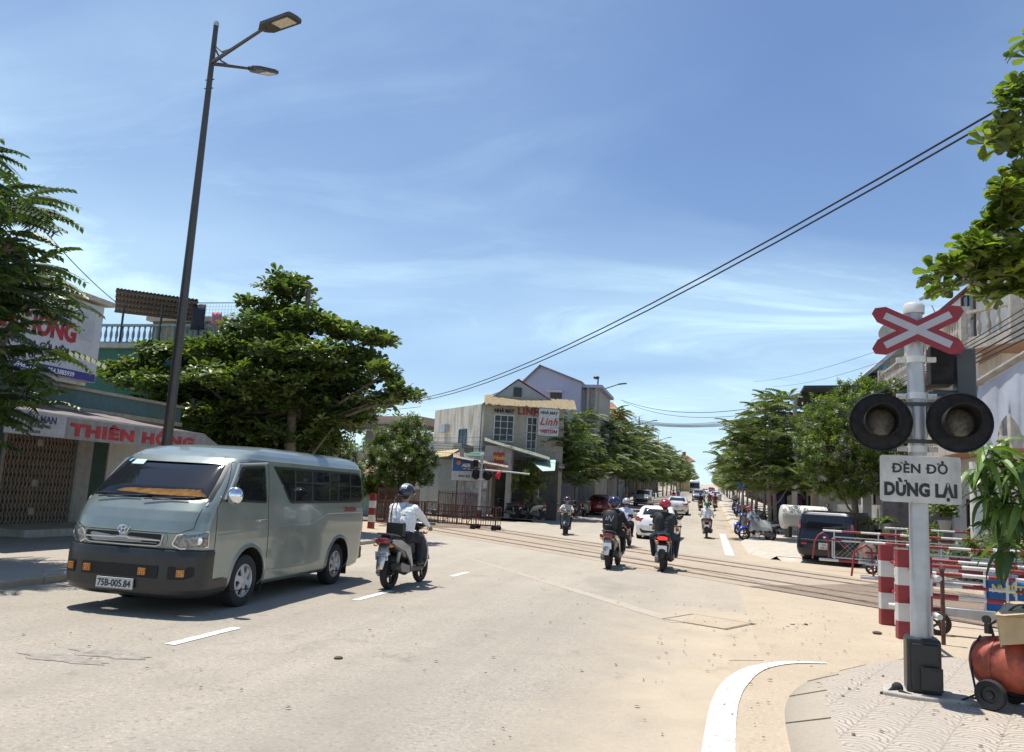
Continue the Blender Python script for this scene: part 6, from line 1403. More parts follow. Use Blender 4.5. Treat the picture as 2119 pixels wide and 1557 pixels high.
def baluster_rail(root, T, L, h=.8, sp=.22, mat=None, name='balustrade', r=.05):
    b = MB(); b.box(0, L, -.07, .07, h-.08, h, 0, T); b.box(0, L, -.07, .07, 0, .07, 0, T); n = max(1, int(L/sp))
    for i in range(n):
        x = (i+.5)*L/n; b.lathe([(r*.8, .07), (r*.5, .15), (r, .3), (r*.9, .42), (r*.45, .55), (r*.8, h-.08)], 8, 0, T @ TR(x, 0, 0))
    return b.build(name, mat or mconc, root, fixn=False)
# ---- bedding shop at the left
shop = thing('bedding_shop', 'low teal shop with folding lattice door and a red lettered awning behind the minibus', 'shop', (0, 0, 0))
XF = -16.3
b = MB(); b.box(-26, XF-.2, 8, 21.2, 0, 3.35); b.build('wall', mteal, shop)
b = MB(); b.box(XF-.195, XF-.05, 17.82, 18.35, .1, 3.0); b.build('pillar', mgrey, shop)
b = MB(); b.box(XF-.195, XF-.05, 15.0, 15.44, .1, 3.0); b.box(XF-.195, XF-.03, 8, 15.0, .1, 3.0); b.build('pillar', mteal, shop)
b = MB(); b.box(XF-.195, XF-.06, 18.95, 21.1, .1, 3.0); b.build('white_wall', mpalewall, shop)
b = MB(); b.box(XF-.195, XF-.10, 18.36, 18.94, .1, 2.7); b.build('door', M('green_door', (.03, .07, .055), .6), shop)
b = MB(); b.box(XF-.4, XF+.28, 8, 21.4, 3.28, 3.72); b.build('parapet', M('teal_parapet', (.085, .15, .16), .8, var=.1, stain=.3), shop)
b = MB(); b.box(XF-.4, XF+.34, 7.9, 21.5, 3.72, 3.80); b.box(XF-.4, XF+.33, 7.95, 21.45, 3.16, 3.28); b.build('cornice', M('cornice_stone', (.36, .32, .24), .9, stain=.4), shop)
# folding lattice door
fd = MB()
y = 15.52
while y < 17.74: fd.bar((XF-.08, y, .16), (XF-.08, y, 2.72), .022, .03, 0); y += .115
fold = fd.build('lattice_door', M('lattice_brown', (.36, .29, .23), .6, .2, var=.2), shop)
fd = MB(); nY = 19
for k in range(12):
    z = .2+.21*k; 
    for i in range(nY):
        y0 = 15.52+.115*i; fd.bar((XF-.055, y0, z), (XF-.055, y0+.115, z+.21), .012, .008); fd.bar((XF-.055, y0+.115, z), (XF-.055, y0, z+.21), .012, .008)
fd.build('lattice_bar', M('lattice_bright', (.42, .34, .27), .5, .3), fold, fixn=False)
fd = MB(); fd.box(XF-.16, XF-.12, 15.5, 17.75, .1, 2.75); fd.build('door_sheet', M('rusty_sheet', (.06, .04, .035), .7, var=.3), fold)
fd = MB(); fd.box(XF-.09, XF-.0, 15.44, 15.52, .1, 2.8); fd.box(XF-.09, XF-.0, 17.74, 17.82, .1, 2.8); fd.build('door_frame', M('frame_grey', (.30, .29, .27), .7), shop)
b = MB(); b.box(XF-.2, XF+1.6, 14.8, 19.0, .10, .28); b.build('doorstep', mconc, shop, .02)
for z in (.5, 1.2, 2.2): b = MB(); b.box(XF-.05, XF-.035, 16.45, 16.62, z, z+.16); b.build('paper_notice', M('notice_paper', (.35, .32, .27), .8), shop)
# awning
maw = M('awning_canvas', (.20, .17, .16), .85, var=.12, nscale=3, stain=.3)
AE = -13.05
b = MB(); vv = []; ff = []; n = 24
for i in range(n+1):
    y = 12.3+6.2*i/n
    for j in range(7):
        t = j/6; vv.append((XF+.1+(AE-XF-.1)*t, y, 3.22+(2.78-3.22)*t-.05*math.sin(t*math.pi)*(.7+.3*math.sin(i*1.4))+.006*math.sin(i*2.1)))
for i in range(n):
    for j in range(6): q = i*7+j; ff.append((q, q+7, q+8, q+1))
k = len(vv); vv += [(XF+.1, 19.9, 3.12), (AE+.05, 18.5, 2.78), (XF+.1, 18.5, 3.22)]; 
k2 = len(vv)
for j in range(7): t = j/6; vv.append((XF+.1+(AE+.55-XF-.1)*t, 18.5+1.2*(1-0.2*t), 3.2+(2.5-3.2)*t))
b.add(vv[:k], ff, 0, True)
b.add([(XF+.1, 18.5, 3.22), (AE, 18.5, 2.78), (AE-.15, 19.4, 2.52), (XF+.1, 20.2, 2.95)], [(0, 1, 2, 3)], 0)
aw = b.build('awning', maw, shop, fixn=False); s_ = aw.modifiers.new('thickness', 'SOLIDIFY'); s_.thickness = .01
b = MB(); b.box(AE-.01, AE+.01, 12.3, 18.52, 2.30, 2.78); b.add([(AE, 18.5, 2.78), (AE, 18.5, 2.32), (AE-.15, 19.4, 2.40), (AE-.15, 19.4, 2.54)], [(0, 1, 2, 3)]); va = b.build('awning_valance', M('valance_grey', (.24, .23, .225), .85, var=.12, nscale=4, stain=.45), aw, fixn=False)
b = MB(); b.box(AE+.011, AE+.018, 12.3, 13.78, 2.31, 2.77); pn = b.build('valance_panel', M('valance_pale', (.34, .34, .36), .85, var=.1), aw, fixn=False)
TV = lambda y, z, dx=.022: Matrix.Translation((AE+dx, y, z)) @ Matrix.Rotation(R(90), 4, 'Z')
text('NỆM MAN', .20, M('navy_lettering', (.03, .03, .10), .6, var=0), va, TV(13.08, 2.57, .026), 'sign_text', .006, .001, sx=.95)
text('ĐC: 35 ĐIỆN BIÊN PHỦ', .085, mtext_k, va, TV(12.98, 2.46, .026), 'sign_text', .002, .001, sx=.95)
text('ĐT: 0948.575.010', .085, mtext_k, va, TV(12.85, 2.35, .026), 'sign_text', .002, .001, sx=.95)
text('THIÊN HỒNG', .335, mtext_r, va, TV(15.98, 2.39, .018), 'sign_text', .020, .002, width=4.15, space=1.15)
b = MB()
for y in (12.4, 15.5, 18.4): b.tube([(XF, y, 2.5), (AE, y, 2.76)], .02, 6)
b.tube([(AE, 12.3, 2.77), (AE, 18.5, 2.77)], .02, 6); b.build('awning_pole', msteel, aw)
# the white sign board on the roof
bb = thing('roof_billboard', 'white roof billboard with red painted capitals and a blue strip above the bedding shop', 'billboard', (0, 0, 0))
b = MB(); b.box(-15.72, -15.58, 9.5, 17.22, 3.92, 5.92); b.build('board', M('billboard_white', (.52, .52, .55), .7, var=.06, stain=.25), bb)
b = MB(); b.box(-15.575, -15.57, 9.5, 17.2, 3.93, 4.13); b.build('blue_strip', M('sign_blue', (.05, .05, .22), .6), bb)
b = MB(); b.box(-15.575, -15.568, 15.6, 16.15, 5.38, 5.62); b.build('blue_patch', M('sign_blue', (.05, .05, .22)), bb)
b = MB(); b.box(-15.575, -15.568, 16.40, 16.95, 4.95, 5.66); b.build('faded_poster', M('faded_poster', (.42, .44, .45), .8, var=.1, nscale=3), bb)
b = MB(); b.add([(-17.6, 8.6, 6.1), (-15.45, 8.6, 6.1), (-15.45, 17.45, 5.98), (-17.6, 17.45, 5.98), (-17.6, 8.6, 6.28), (-15.45, 8.6, 6.28), (-15.45, 17.45, 6.10), (-17.6, 17.45, 6.10)], [(0, 3, 2, 1), (4, 5, 6, 7), (0, 1, 5, 4), (1, 2, 6, 5), (2, 3, 7, 6), (3, 0, 4, 7)]); b.build('coping', mcream, bb)
b = MB(); b.box(-19.5, -15.74, 9.4, 17.1, 3.82, 6.0); b.build('rooftop_room', mpalewall, bb)
TB = lambda y, z: Matrix.Translation((-15.565, y, z)) @ Matrix.Rotation(R(90), 4, 'Z')
text('THIÊN HỒNG', .62, mtext_r, bb, TB(14.75, 4.83), 'sign_text', .03, .002, sx=.86)
text('PHÒNG NGỦ, RA, GỐI, NỆM', .20, mtext_k, bb, TB(14.95, 4.50), 'sign_text', .006, .001, sx=1.0)
text('HÀN, ÚC, MỸ...', .20, mtext_k, bb, TB(15.2, 4.22), 'sign_text', .006, .001, sx=1.0)
text('ĐT: 0948.575010 - 054.3885939', .16, mtext_w, bb, TB(15.45, 3.97), 'sign_text', .003, .001, sx=1.0)
# ---- teal house with the corrugated roof terrace behind
th = thing('terrace_house', 'teal house with a balustraded roof terrace under a brown corrugated shelter', 'house', (0, 0, 0))
b = MB(); b.box(-25.5, -16.6, 25.0, 28.2, 0, 6.25); b.build('wall', M('teal_house_wall', (.05, .15, .11), .85, var=.1, stain=.3), th)
b = MB(); b.box(-25.6, -16.4, 24.8, 28.4, 6.25, 6.42); b.build('roof_slab', mconc, th)
baluster_rail(th, TR(-24.2, 24.95, 6.42), 7.6, .75, .24, M('balustrade_blue', (.25, .32, .34), .8), r=.055)
b = MB(); b.box(-22.4, -19.0, 27.5, 31, 6.42, 8.0); b.build('rooftop_room', M('olive_wall', (.13, .15, .10), .85, stain=.3), th)
b = MB(); b.box(-22.6, -18.8, 27.3, 31.2, 7.85, 8.02); b.build('room_cornice', mcream, th)
b = MB(); b.box(-21.9, -21.3, 27.44, 27.52, 6.5, 7.8); b.build('terrace_door', M('door_ochre', (.28, .20, .08), .7), th)
b = MB(); f0, f1, f2, f3 = at(241, 596, 24.5), at(411, 620, 24.5), at(399, 662, 26.8), at(238, 644, 26.8); corr(b, f0, f1, f2, f3, 44, .02); o = b.build('corrugated_roof', M('brown_tin', (.13, .10, .085), .7, .2, var=.2), th, fixn=False); o.modifiers.new('thickness', 'SOLIDIFY').thickness = .01
b = MB()
for z_ in range(5): dn = Vector((0, 0, -.07)); b.bar(f0.lerp(f3, .06+.22*z_)+dn, f1.lerp(f2, .06+.22*z_)+dn, .06, .08)
b.build('roof_batten', M('roof_timber', (.10, .08, .07), .8), th)
for x in (f0.x+.1, (f0.x+f1.x)/2, f1.x-.15):
    b = MB(); b.cyl((x, 24.9, 6.4), (x, 24.9, f1.z-.1), .04, n=8); b.build('roof_post', mdarksteel, th)
b = MB(); b.bar((-18.5, 25, 8.0), (-16.6, 25, 8.0), .03); b.bar((-16.6, 25, 8.0), (-16.6, 25, 6.5), .03)
for i in range(14): b.bar((-18.4+.13*i, 25, 6.9), (-18.4+.13*i, 25, 8.0), .006)
for i in range(9): b.bar((-18.5, 25, 6.9+.12*i), (-16.6, 25, 6.9+.12*i), .006)
b.build('wire_frame', msteel, th, fixn=False)
for i, (x, z, w, h, c, nm) in enumerate(((-18.6, 6.95, .55, .95, (.03, .03, .05), 'dark jacket'), (-17.75, 7.1, .4, .5, (.55, .2, .25), 'pink shirt'), (-17.2, 6.95, .35, .45, (.6, .6, .62), 'white cloth'))):
    b = MB(); vv = []; ff = []
    for a in range(7):
        for c_ in range(5): vv.append((x+w*a/6*(1 if c_ else 1.15)-.0, 24.8+.03*math.sin(a*1.9+c_), z+h*c_/4))
        if a:
            for c_ in range(4): q = (a-1)*5+c_; ff.append((q, q+5, q+6, q+1))
    b.add(vv, ff, 0, True); o = b.build('hanging_cloth', cloth('laundry_%d' % i, c), fixn=False); o.modifiers.new('thickness', 'SOLIDIFY').thickness = .015; tag(o, nm+' hanging out to dry on the roof terrace of the teal house', 'laundry')
# ---- tailor's house
A = at(1000, 905, 46.6); B = at(1166, 905, 48.2); Lw = at(897, 905, 51.0)
A = Vector((A.x, A.y, 0)); B = Vector((B.x, B.y, 0)); Lw = Vector((Lw.x, Lw.y, 0)); z_t = 7.05
lin = thing('tailor_house', 'two storey house with a tailor sign, thatched eave and red gable roof', 'house', (0, 0, 0))
dAB = (B-A).normalized(); nAB = Vector((dAB.y, -dAB.x, 0)); rzA = math.degrees(math.atan2(dAB.y, dAB.x)); LAB = (B-A).length
depth = 9.0; C2 = B-nAB*depth; D2 = A-nAB*depth
b = MB(); b.prism([(v.x, v.y) for v in (A, B, C2, D2)], 0, z_t); b.build('front_wall', M('tan_plaster', (.42, .375, .30), .9, var=.08, stain=.35), lin)
dL = (Lw-A).normalized(); nL = Vector((dL.y, -dL.x, 0)); nL = -nL if nL.y > 0 else nL; a1 = A-dL*0.02
b = MB(); e1 = Lw+Vector((5, 4, 0)); zl = at(897, 850, 51.0).z
pts = [A+nL*.012, Lw, e1, D2]; vv = [(p_.x, p_.y, 0) for p_ in pts]+[(pts[0].x, pts[0].y, z_t-.05), (Lw.x, Lw.y, zl), (e1.x, e1.y, zl), (D2.x, D2.y, z_t-.05)]
b.add(vv, [(0, 1, 5, 4), (1, 2, 6, 5), (2, 3, 7, 6), (3, 0, 4, 7), (4, 5, 6, 7)]); b.build('side_wall', M('stained_sunlit_wall', (.60, .555, .47), .9, var=.08, stain=.9), lin)  # stains, over a base colour lightened so this side reads as sunlit
TA = lambda x, z, o=.0: Matrix.Translation(A+dAB*x+nAB*o+Vector((0, 0, z))) @ Matrix.Rotation(R(rzA), 4, 'Z')
b = MB(); TT = TA(0, 0)
for sgn in (1,):    # gable
    cx0 = LAB*.52
    b.prism([(.0, z_t), (1.95, 8.55), (4.7, z_t)], -.1, 3.0, 0, TT, ax='y')
b.build('gable_wall', M('grey_gable', (.33, .34, .35), .9, var=.05), lin)
b = MB(); cx1 = 1.95
corr(b, TT @ Vector((5.0, -.2, z_t-.1)), TT @ Vector((5.0, 7, z_t-.1)), TT @ Vector((cx1, 7, 8.66)), TT @ Vector((cx1, -.2, 8.66)), 60, .012)
b2_ = MB(); corr(b2_, TT @ Vector((cx1, -.2, 8.66)), TT @ Vector((cx1, 7, 8.66)), TT @ Vector((-.2, 7, z_t-.1)), TT @ Vector((-.2, -.2, z_t-.1)), 60, .012); o2_ = b2_.build('roof', mtin, lin, fixn=False); o2_.modifiers.new('thickness', 'SOLIDIFY').thickness = .03; o = b.build('roof', M('red_tin_roof', (.36, .05, .04), .55, .1, var=.1), lin, fixn=False); o.modifiers.new('thickness', 'SOLIDIFY').thickness = .03
mthatch = M('thatch', (.42, .33, .20), .95, var=.3, nscale=20, bump=.8, bscale=40)
b = MB(); rr = random.Random(3)
for i in range(520):
    x = -.05+(LAB+.5)*rr.random(); w_ = .1+.12*rr.random(); z0_ = z_t-.32+.06*rr.random(); row = rr.random()
    zt_ = z_t+.38*row+.14; y_ = -.66+.52*row; b.add([TT @ Vector(q) for q in ((x, y_-.14, zt_-.30-.06*rr.random()), (x+w_, y_-.14, zt_-.30-.06*rr.random()), (x+w_*.7, y_+.12, zt_), (x+.02, y_+.12, zt_))], [(0, 1, 2, 3)])
b.add([TT @ Vector(q) for q in ((-.1, -.62, z_t-.04), (LAB+.5, -.62, z_t-.04), (LAB+.5, 0, z_t+.46), (-.1, 0, z_t+.46))], [(0, 1, 2, 3)])
b.build('thatched_eave', mthatch, lin, fixn=False)
b = MB(); b.box(.0, LAB, -.30, 0, z_t-.14, z_t-.04, 0, TT); b.build('eave_beam', mgrey, lin)
window(lin, TA(1.22, 4.72), 1.25, 1.65, nx=3, nz=4); window(lin, TA(2.95, 3.9), .66, 2.45, nx=2, nz=5, name='balcony_door')
window(lin, Matrix.Translation(A.lerp(Lw, .38)+nL*.03+Vector((0, 0, 4.35))) @ Matrix.Rotation(math.atan2(-dL.y, -dL.x), 4, 'Z'), .95, 1.15, mblue, mblue, 2, 1)
window(lin, TA(cx1-.0, 7.5, .11), .5, .6, mdarksteel, mglassb, 1, 1)
text('NHÀ MAY', .33, mtext_k, lin, TA(1.22, 6.50, .03), 'sign_text', .015, .01, width=1.25); text('LINH', .58, mtext_r, lin, TA(2.72, 6.46, .03), 'sign_text', .018, .02, width=1.35, space=1.15)
b = MB(); b.box(0, LAB+.0, -.9, 0, 3.0, 3.12, 0, TA(0, .3)); b.build('balcony_slab', mconc, lin)
b = MB()
for i in range(int(LAB/.16)): b.bar(TA(0, 0, .85) @ Vector((i*.16, 0, 3.42)), TA(0, 0, .85) @ Vector((i*.16, 0, 4.25)), .02)
b.bar(TA(0, 0, .85) @ Vector((0, 0, 4.25)), TA(0, 0, .85) @ Vector((LAB, 0, 4.25)), .04); b.bar(TA(0, 0, .85) @ Vector((0, 0, 3.5)), TA(0, 0, .85) @ Vector((LAB, 0, 3.5)), .03); b.build('balcony_railing', M('rail_pale', (.25, .27, .28), .6, .3), lin, fixn=False)
sg_ = thing('shop_sign', 'white tailor sign with red script name hung at the corner of the tailor house', 'sign', (0, 0, 0), 0)
b = MB(); TS = Matrix.Translation(at(1134, 905, 46.9)) @ Matrix.Rotation(R(rzA+6), 4, 'Z'); b.box(-.62, .62, -.05, .05, .05, 1.72, 0, TS); b.build('board', M('sign_white', (.50, .50, .49), .5, stain=.15), sg_)
text('NHÀ MAY', .24, mtext_k, sg_, TS @ TR(0, -.055, 1.38), 'sign_text', .01, .003); text('Linh', .62, mtext_r, sg_, TS @ TR(0, -.055, .72), 'sign_text', .014, .003, font_shear=.35, sx=.95, space=1.1); text('VESTON', .26, mtext_r, sg_, TS @ TR(0, -.055, .25), 'sign_text', .014, .003, sx=1.05)
b = MB(); b.box(-.66, .66, -.055, .02, .03, .07, 0, TS); b.box(-.66, .66, -.055, .02, 1.70, 1.76, 0, TS); b.build('sign_frame', M('sign_frame_green', (.1, .25, .22), .5), sg_)
for k_, (t_, z_) in enumerate(((.72, 5.6), (.18, 3.4))):
    p_ = A.lerp(Lw, t_)+nL*.25; b = MB(); b.box(-.42, .42, -.18, .18, -.28, .28, 0, Matrix.Translation((p_.x, p_.y, z_)) @ Matrix.Rotation(math.atan2(-dL.y, -dL.x), 4, 'Z')); b.build('air_conditioner', mpost, lin, .02)
b = MB(); p_ = A.lerp(Lw, .03)+nL*.10; b.tube([(p_.x, p_.y, 3.2), (p_.x, p_.y, 6.9)], .05, 8); b.build('drain_pipe', mgrey, lin)
# lean-to shops in front
low = thing('lean_to_shop', 'low shop with rusty tin roofs and torn posters before the tailor house', 'shop', (0, 0, 0))
q0 = at(869, 1060, 44.5); q1 = at(945, 1060, 43.2); q2 = at(1003, 1060, 43.6); q3 = at(1030, 1060, 44.2); zg = zt(44)+.1
b = MB(); wallseg(b, q0, q1, zg-.3, 3.35, -.2); b.build('side_wall', M('greenish_grey_wall', (.30, .31, .28), .9, var=.08, stain=.4), low)
b = MB(); wallseg(b, (q1.x+.02, q1.y), q2, zg-.3, 3.55, -.2); b.build('front_wall', M('torn_poster_wall', (.42, .42, .44), .85, var=.35, nscale=2.2, stain=.85), low)
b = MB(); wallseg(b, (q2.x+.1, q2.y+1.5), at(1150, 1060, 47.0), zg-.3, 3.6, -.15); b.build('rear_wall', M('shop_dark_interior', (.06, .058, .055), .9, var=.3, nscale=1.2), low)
for px_, Y_, w_, h_ in ((948, 43.1, .10, 4.0), (1050, 43.9, .16, 4.2), (1003, 43.6, .10, 3.5), (1108, 44.8, .12, 3.5), (1012, 43.7, .05, 3.4)):
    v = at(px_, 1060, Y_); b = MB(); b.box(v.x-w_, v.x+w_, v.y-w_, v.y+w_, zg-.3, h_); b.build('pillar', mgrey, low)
b = MB(); r0 = at(1003, 912, 43.0); r1 = at(1138, 952, 43.6); r2 = at(1138, 945, 47.3); r3 = at(1003, 905, 46.6)
corr(b, r0, r1, r2, r3, 90, .012); o = b.build('tin_roof', M('grey_green_tin', (.22, .24, .19), .7, .2, var=.25), low, fixn=False); o.modifiers.new('thickness', 'SOLIDIFY').thickness = .05
b = MB(); r0 = at(938, 946, 42.2); r1 = at(1052, 968, 42.6); r2 = at(1052, 950, 45); r3 = at(938, 934, 45); corr(b, r0, r1, r2, r3, 60, .012); o = b.build('tin_roof', mtinw, low, fixn=False); o.modifiers.new('thickness', 'SOLIDIFY').thickness = .03
b = MB(); r0 = at(896, 947, 42.8); r1 = at(926, 944, 42.6); r2 = at(950, 930, 45); r3 = at(905, 932, 45.5); corr(b, r0, r1, r2, r3, 14, .02); o = b.build('tin_roof', M('yellow_tin', (.45, .38, .2), .7, var=.2), low, fixn=False); o.modifiers.new('thickness', 'SOLIDIFY').thickness = .03
b = MB(); r0 = at(945, 944, 43.6); r1 = at(1002, 945, 43.6); r2 = at(1003, 935, 45); r3 = at(980, 935, 45.2); b.quad(r0, r1, r2, r3); o = b.build('green_canvas', M('green_canvas', (.06, .14, .11), .8, var=.15), low, fixn=False)
v = at(912, 935, 46); b = MB(); b.box(v.x-1.5, v.x+1.6, v.y-.9, v.y+2.5, v.z-.5, v.z+.5); b.build('concrete_canopy', mgrey, low); b = MB(); b.box(v.x-1.2, v.x+1.1, v.y-.96, v.y-.9, v.z+.0, v.z+.42); b.build('white_panel', mpalewall, low)
v = at(1030, 960, 43.4); b = MB(); T = TR(v.x, v.y, v.z-.1, rzA); b.box(-.75, .75, -.03, .03, -.35, 1.1, 0, T); b.build('gable_board', mgrey, low)
b = MB(); b.prism([(-.28, .62), (-.22, .05), (.36, .0), (.36, .75), (.05, .72), (.0, .78), (-.05, .72), (-.3, .75)], -.045, -.035, 0, T, ax='y'); rs = b.build('red_sign', M('sign_red_box', (.38, .03, .03), .5), low)
text('Huda', .30, M('gold_lettering', (.60, .42, .05), .5, var=0), rs, T @ TR(.06, -.05, .34), 'sign_text', .015, .003, font_shear=.25)
text('BIA HƠI', .16, mtext_r, low, T @ TR(-.35, -.035, -.2), 'sign_text', .006, .003)
bs = thing('bank_sign', 'blue and white sign board with slanted white letters on the old shop', 'sign', (0, 0, 0)); v = at(970, 975, 42.9); T = TR(v.x, v.y, v.z, rzA+12)
b = MB(); b.box(-.95, .95, -.03, .03, -.55, .70, 0, T); b.build('board', M('sign_white', (.50, .50, .49)), bs); b = MB(); b.prism([(-.95, .70), (.95, .70), (.95, .22), (.3, .0), (-.95, -.05)], -.036, -.03, 0, T, ax='y'); b.build('blue_field', M('bank_blue', (.02, .10, .30), .5), bs)
b = MB(); b.lathe([(.001, -.045), (.13, -.045), (.13, -.036)], 18, 0, T @ TR(-.62, 0, .42), ax='y'); b.build('emblem', M('emblem_orange', (.6, .2, .08), .5), bs)
text('AGRIBANK', .26, mtext_w, bs, T @ TR(.15, -.04, .22), 'sign_text', .014, .003, font_shear=.3, sx=.85); text('HUẾ - ĐIỆN BIÊN PHỦ', .10, mtext_w, bs, T @ TR(.1, -.04, .08), 'sign_text', .002, .003, sx=.9); text('0543 822 361', .18, mtext_k, bs, T @ TR(-.1, -.034, -.36), 'sign_text', .006, .003)
gaw = MB(); r0 = at(1097, 952, 44); r1 = at(1140, 975, 43.0); r2 = at(1152, 950, 46); r3 = at(1118, 945, 46.6); gaw.quad(at(1097, 952, 44.5), at(1123, 975, 42.2), at(1148, 974, 43.0), at(1150, 952, 46.5)); o = gaw.build('green_awning', M('pale_green_awning', (.40, .55, .46), .7, var=.08), low, fixn=False); o.modifiers.new('thickness', 'SOLIDIFY').thickness = .02
bar_ = MB(); bar_.tube([at(1004, 973, 41.5), at(1060, 978, 41.6), at(1096, 982, 41.7)], .05, 8); o = bar_.build('barrier_pole', M('rail_pale', (.25, .27, .28)), None); tag(o, 'horizontal steel pole with a small red flag in front of the dark shop', 'pole')
fl = MB(); v = at(1030, 985, 41.45); fl.add([v+Vector(q) for q in ((-.04, 0, .20), (.22, -.03, .30), (.16, 0, .07), (.07, .03, -.20), (-.18, 0, -.07))], [(0, 4, 3), (0, 3, 2), (0, 2, 1)], 0, True); o = fl.build('flag', M('flag_red', (.6, .01, .03), .6, var=.1), fixn=False); o.modifiers.new('thickness', 'SOLIDIFY').thickness = .01; tag(o, 'small crumpled red flag tied on the horizontal pole by the far signal', 'flag')
# ---- lavender gable building and the grey tower behind
lav = thing('lavender_house', 'tall pale lavender gable wall rising behind the tailor house', 'house', (0, 0, 0)); Y0 = 60
x0 = at(1080, 800, Y0).x; xa = at(1118, 757, Y0); x1 = at(1203, 792, Y0); x2 = at(1237, 802, Y0)
b = MB(); b.prism([(x0-3, 0), (x0-3, 9.0), (x0, at(1080, 792, Y0).z), (xa.x, xa.z), (x1.x, x1.z), (x1.x, 0)], Y0, Y0+12, 0, None, ax='y'); b.build('wall', M('lavender_plaster', (.38, .39, .50), .9, var=.03, stain=.15), lav)
b = MB(); b.add([(x0-.1, Y0-.2, at(1080, 792, Y0).z-.05), (xa.x, Y0-.2, xa.z+.06), (xa.x, Y0+12, xa.z+.06), (x0-.1, Y0+12, at(1080, 792, Y0).z-.05)], [(0, 1, 2, 3)]); b.add([(xa.x, Y0-.2, xa.z+.06), (x1.x+.1, Y0-.2, x1.z+.06), (x1.x+.1, Y0+12, x1.z+.06), (xa.x, Y0+12, xa.z+.06)], [(0, 1, 2, 3)]); o = b.build('roof', mtin, lav, fixn=False); o.modifiers.new('thickness', 'SOLIDIFY').thickness = .12
v = at(1150, 820, Y0-.1); b = MB(); b.box(v.x-.45, v.x+.45, Y0-.05, Y0+.02, v.z-.5, v.z+.25); w_ = b.build('window', mglassb, lav); b = MB(); b.box(v.x-.6, v.x+.5, Y0-.5, Y0, v.z+.28, v.z+.40); b.build('window_hood', mpalewall, lav)
b = MB(); b.box(x1.x, x2.x, Y0+.8, Y0+8, 0, x1.z-.35); b.build('side_wing', M('weathered_cream', (.40, .38, .33), .9, stain=.6), lav); b = MB(); b.box(x1.x-.05, x2.x+.3, Y0+.3, Y0+8, x1.z-.33, x1.z-.1); b.build('canopy_slab', M('lavender_plaster', (.38, .39, .50)), lav)
for px_ in (1216, 1233): v = at(px_, 850, Y0+.6); b = MB(); b.box(v.x-.1, v.x+.1, Y0+.5, Y0+.7, 6.0, x1.z-.33); b.build('column', mgrey, lav)
b = MB(); b.box(x1.x-.02, x2.x+.1, Y0+.2, Y0+.8, 5.4, 5.6); b.build('balcony', mconc, lav)
tw = thing('tile_roof_house', 'house with a steep terracotta tile roof behind the lavender house and street lamp', 'house', (0, 0, 0)); Y0 = 76; zr = at(1270, 825, Y0).z; ze = at(1285, 860, Y0).z
xl = at(1230, 860, Y0).x; xr = at(1284, 860, Y0).x
b = MB(); b.box(xl-2, xr-.3, Y0, Y0+9, 0, ze+.2); b.build('wall', mgrey, tw)
b = MB(); b.add([(xl-2, Y0-1, ze), (xr+.3, Y0-1, ze-.1), (xr+.3, Y0+10, ze-.1), (xl-2, Y0+10, ze), (xl-1, Y0+3, zr), (xr-1.2, Y0+3, zr), (xr-1.2, Y0+6, zr), (xl-1, Y0+6, zr)], [(0, 1, 5, 4), (1, 2, 6, 5), (2, 3, 7, 6), (3, 0, 4, 7), (4, 5, 6, 7), (0, 3, 2, 1)]); b.build('roof', mterr, tw)
for px_, py_ in ((1245, 872), (1266, 872)): v = at(px_, py_, Y0); window(tw, TR(v.x, Y0-.02, v.z-1.2), .9, 1.3, mgrey)
# ---- footbridge-like beam and shed behind the trees on the left
sk = thing('station_canopy', 'long beige station canopy on a grey column behind the left trees', 'canopy', (0, 0, 0))
a = at(690, 868, 60); c = at(905, 897, 57); b = MB(); wallseg(b, a, c, a.z-.62, a.z-.0, -2.4); b.build('fascia', M('beige_fascia', (.44, .32, .23), .8, var=.06), sk)
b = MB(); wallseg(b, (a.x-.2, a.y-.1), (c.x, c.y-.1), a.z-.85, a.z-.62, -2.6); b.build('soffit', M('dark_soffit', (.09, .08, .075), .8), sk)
for px_, w_ in ((768, .9), (800, .5), (880, .12), (862, .12)): v = at(px_, 900, 58.5); b = MB(); b.box(v.x-w_/2, v.x+w_/2, v.y, v.y+.9, 0, a.z-.9); b.build('column', M('grey_column', (.20, .20, .20), .85, stain=.4), sk)
b = MB(); v0 = at(640, 960, 66); v1 = at(900, 985, 66); b.box(v0.x, v1.x, 64, 74, 0, 3.6); b.box(v0.x+4, v1.x-6, 62.5, 64, 0, 4.4); b.build('station_block', M('cream_block', (.42, .35, .27), .9, stain=.4), sk)
v = at(762, 1010, 38); hut = thing('tin_hut', 'small hut with a brown tiled roof glimpsed between the minibus and the bushy tree', 'hut', (v.x, 39, 0))
b = MB(); b.box(-2.6, .9, 0, 2.5, 0, 2.1); b.build('wall', M('mint_wall', (.32, .45, .38), .85, stain=.3), hut); b = MB(); corr(b, (-2.9, -.5, 1.95), (1.2, -.5, 1.95), (1.2, 1.4, 2.75), (-2.9, 1.4, 2.75), 30, .03); b.build('roof', M('brown_tile', (.34, .22, .16), .85, var=.25), hut, fixn=False)
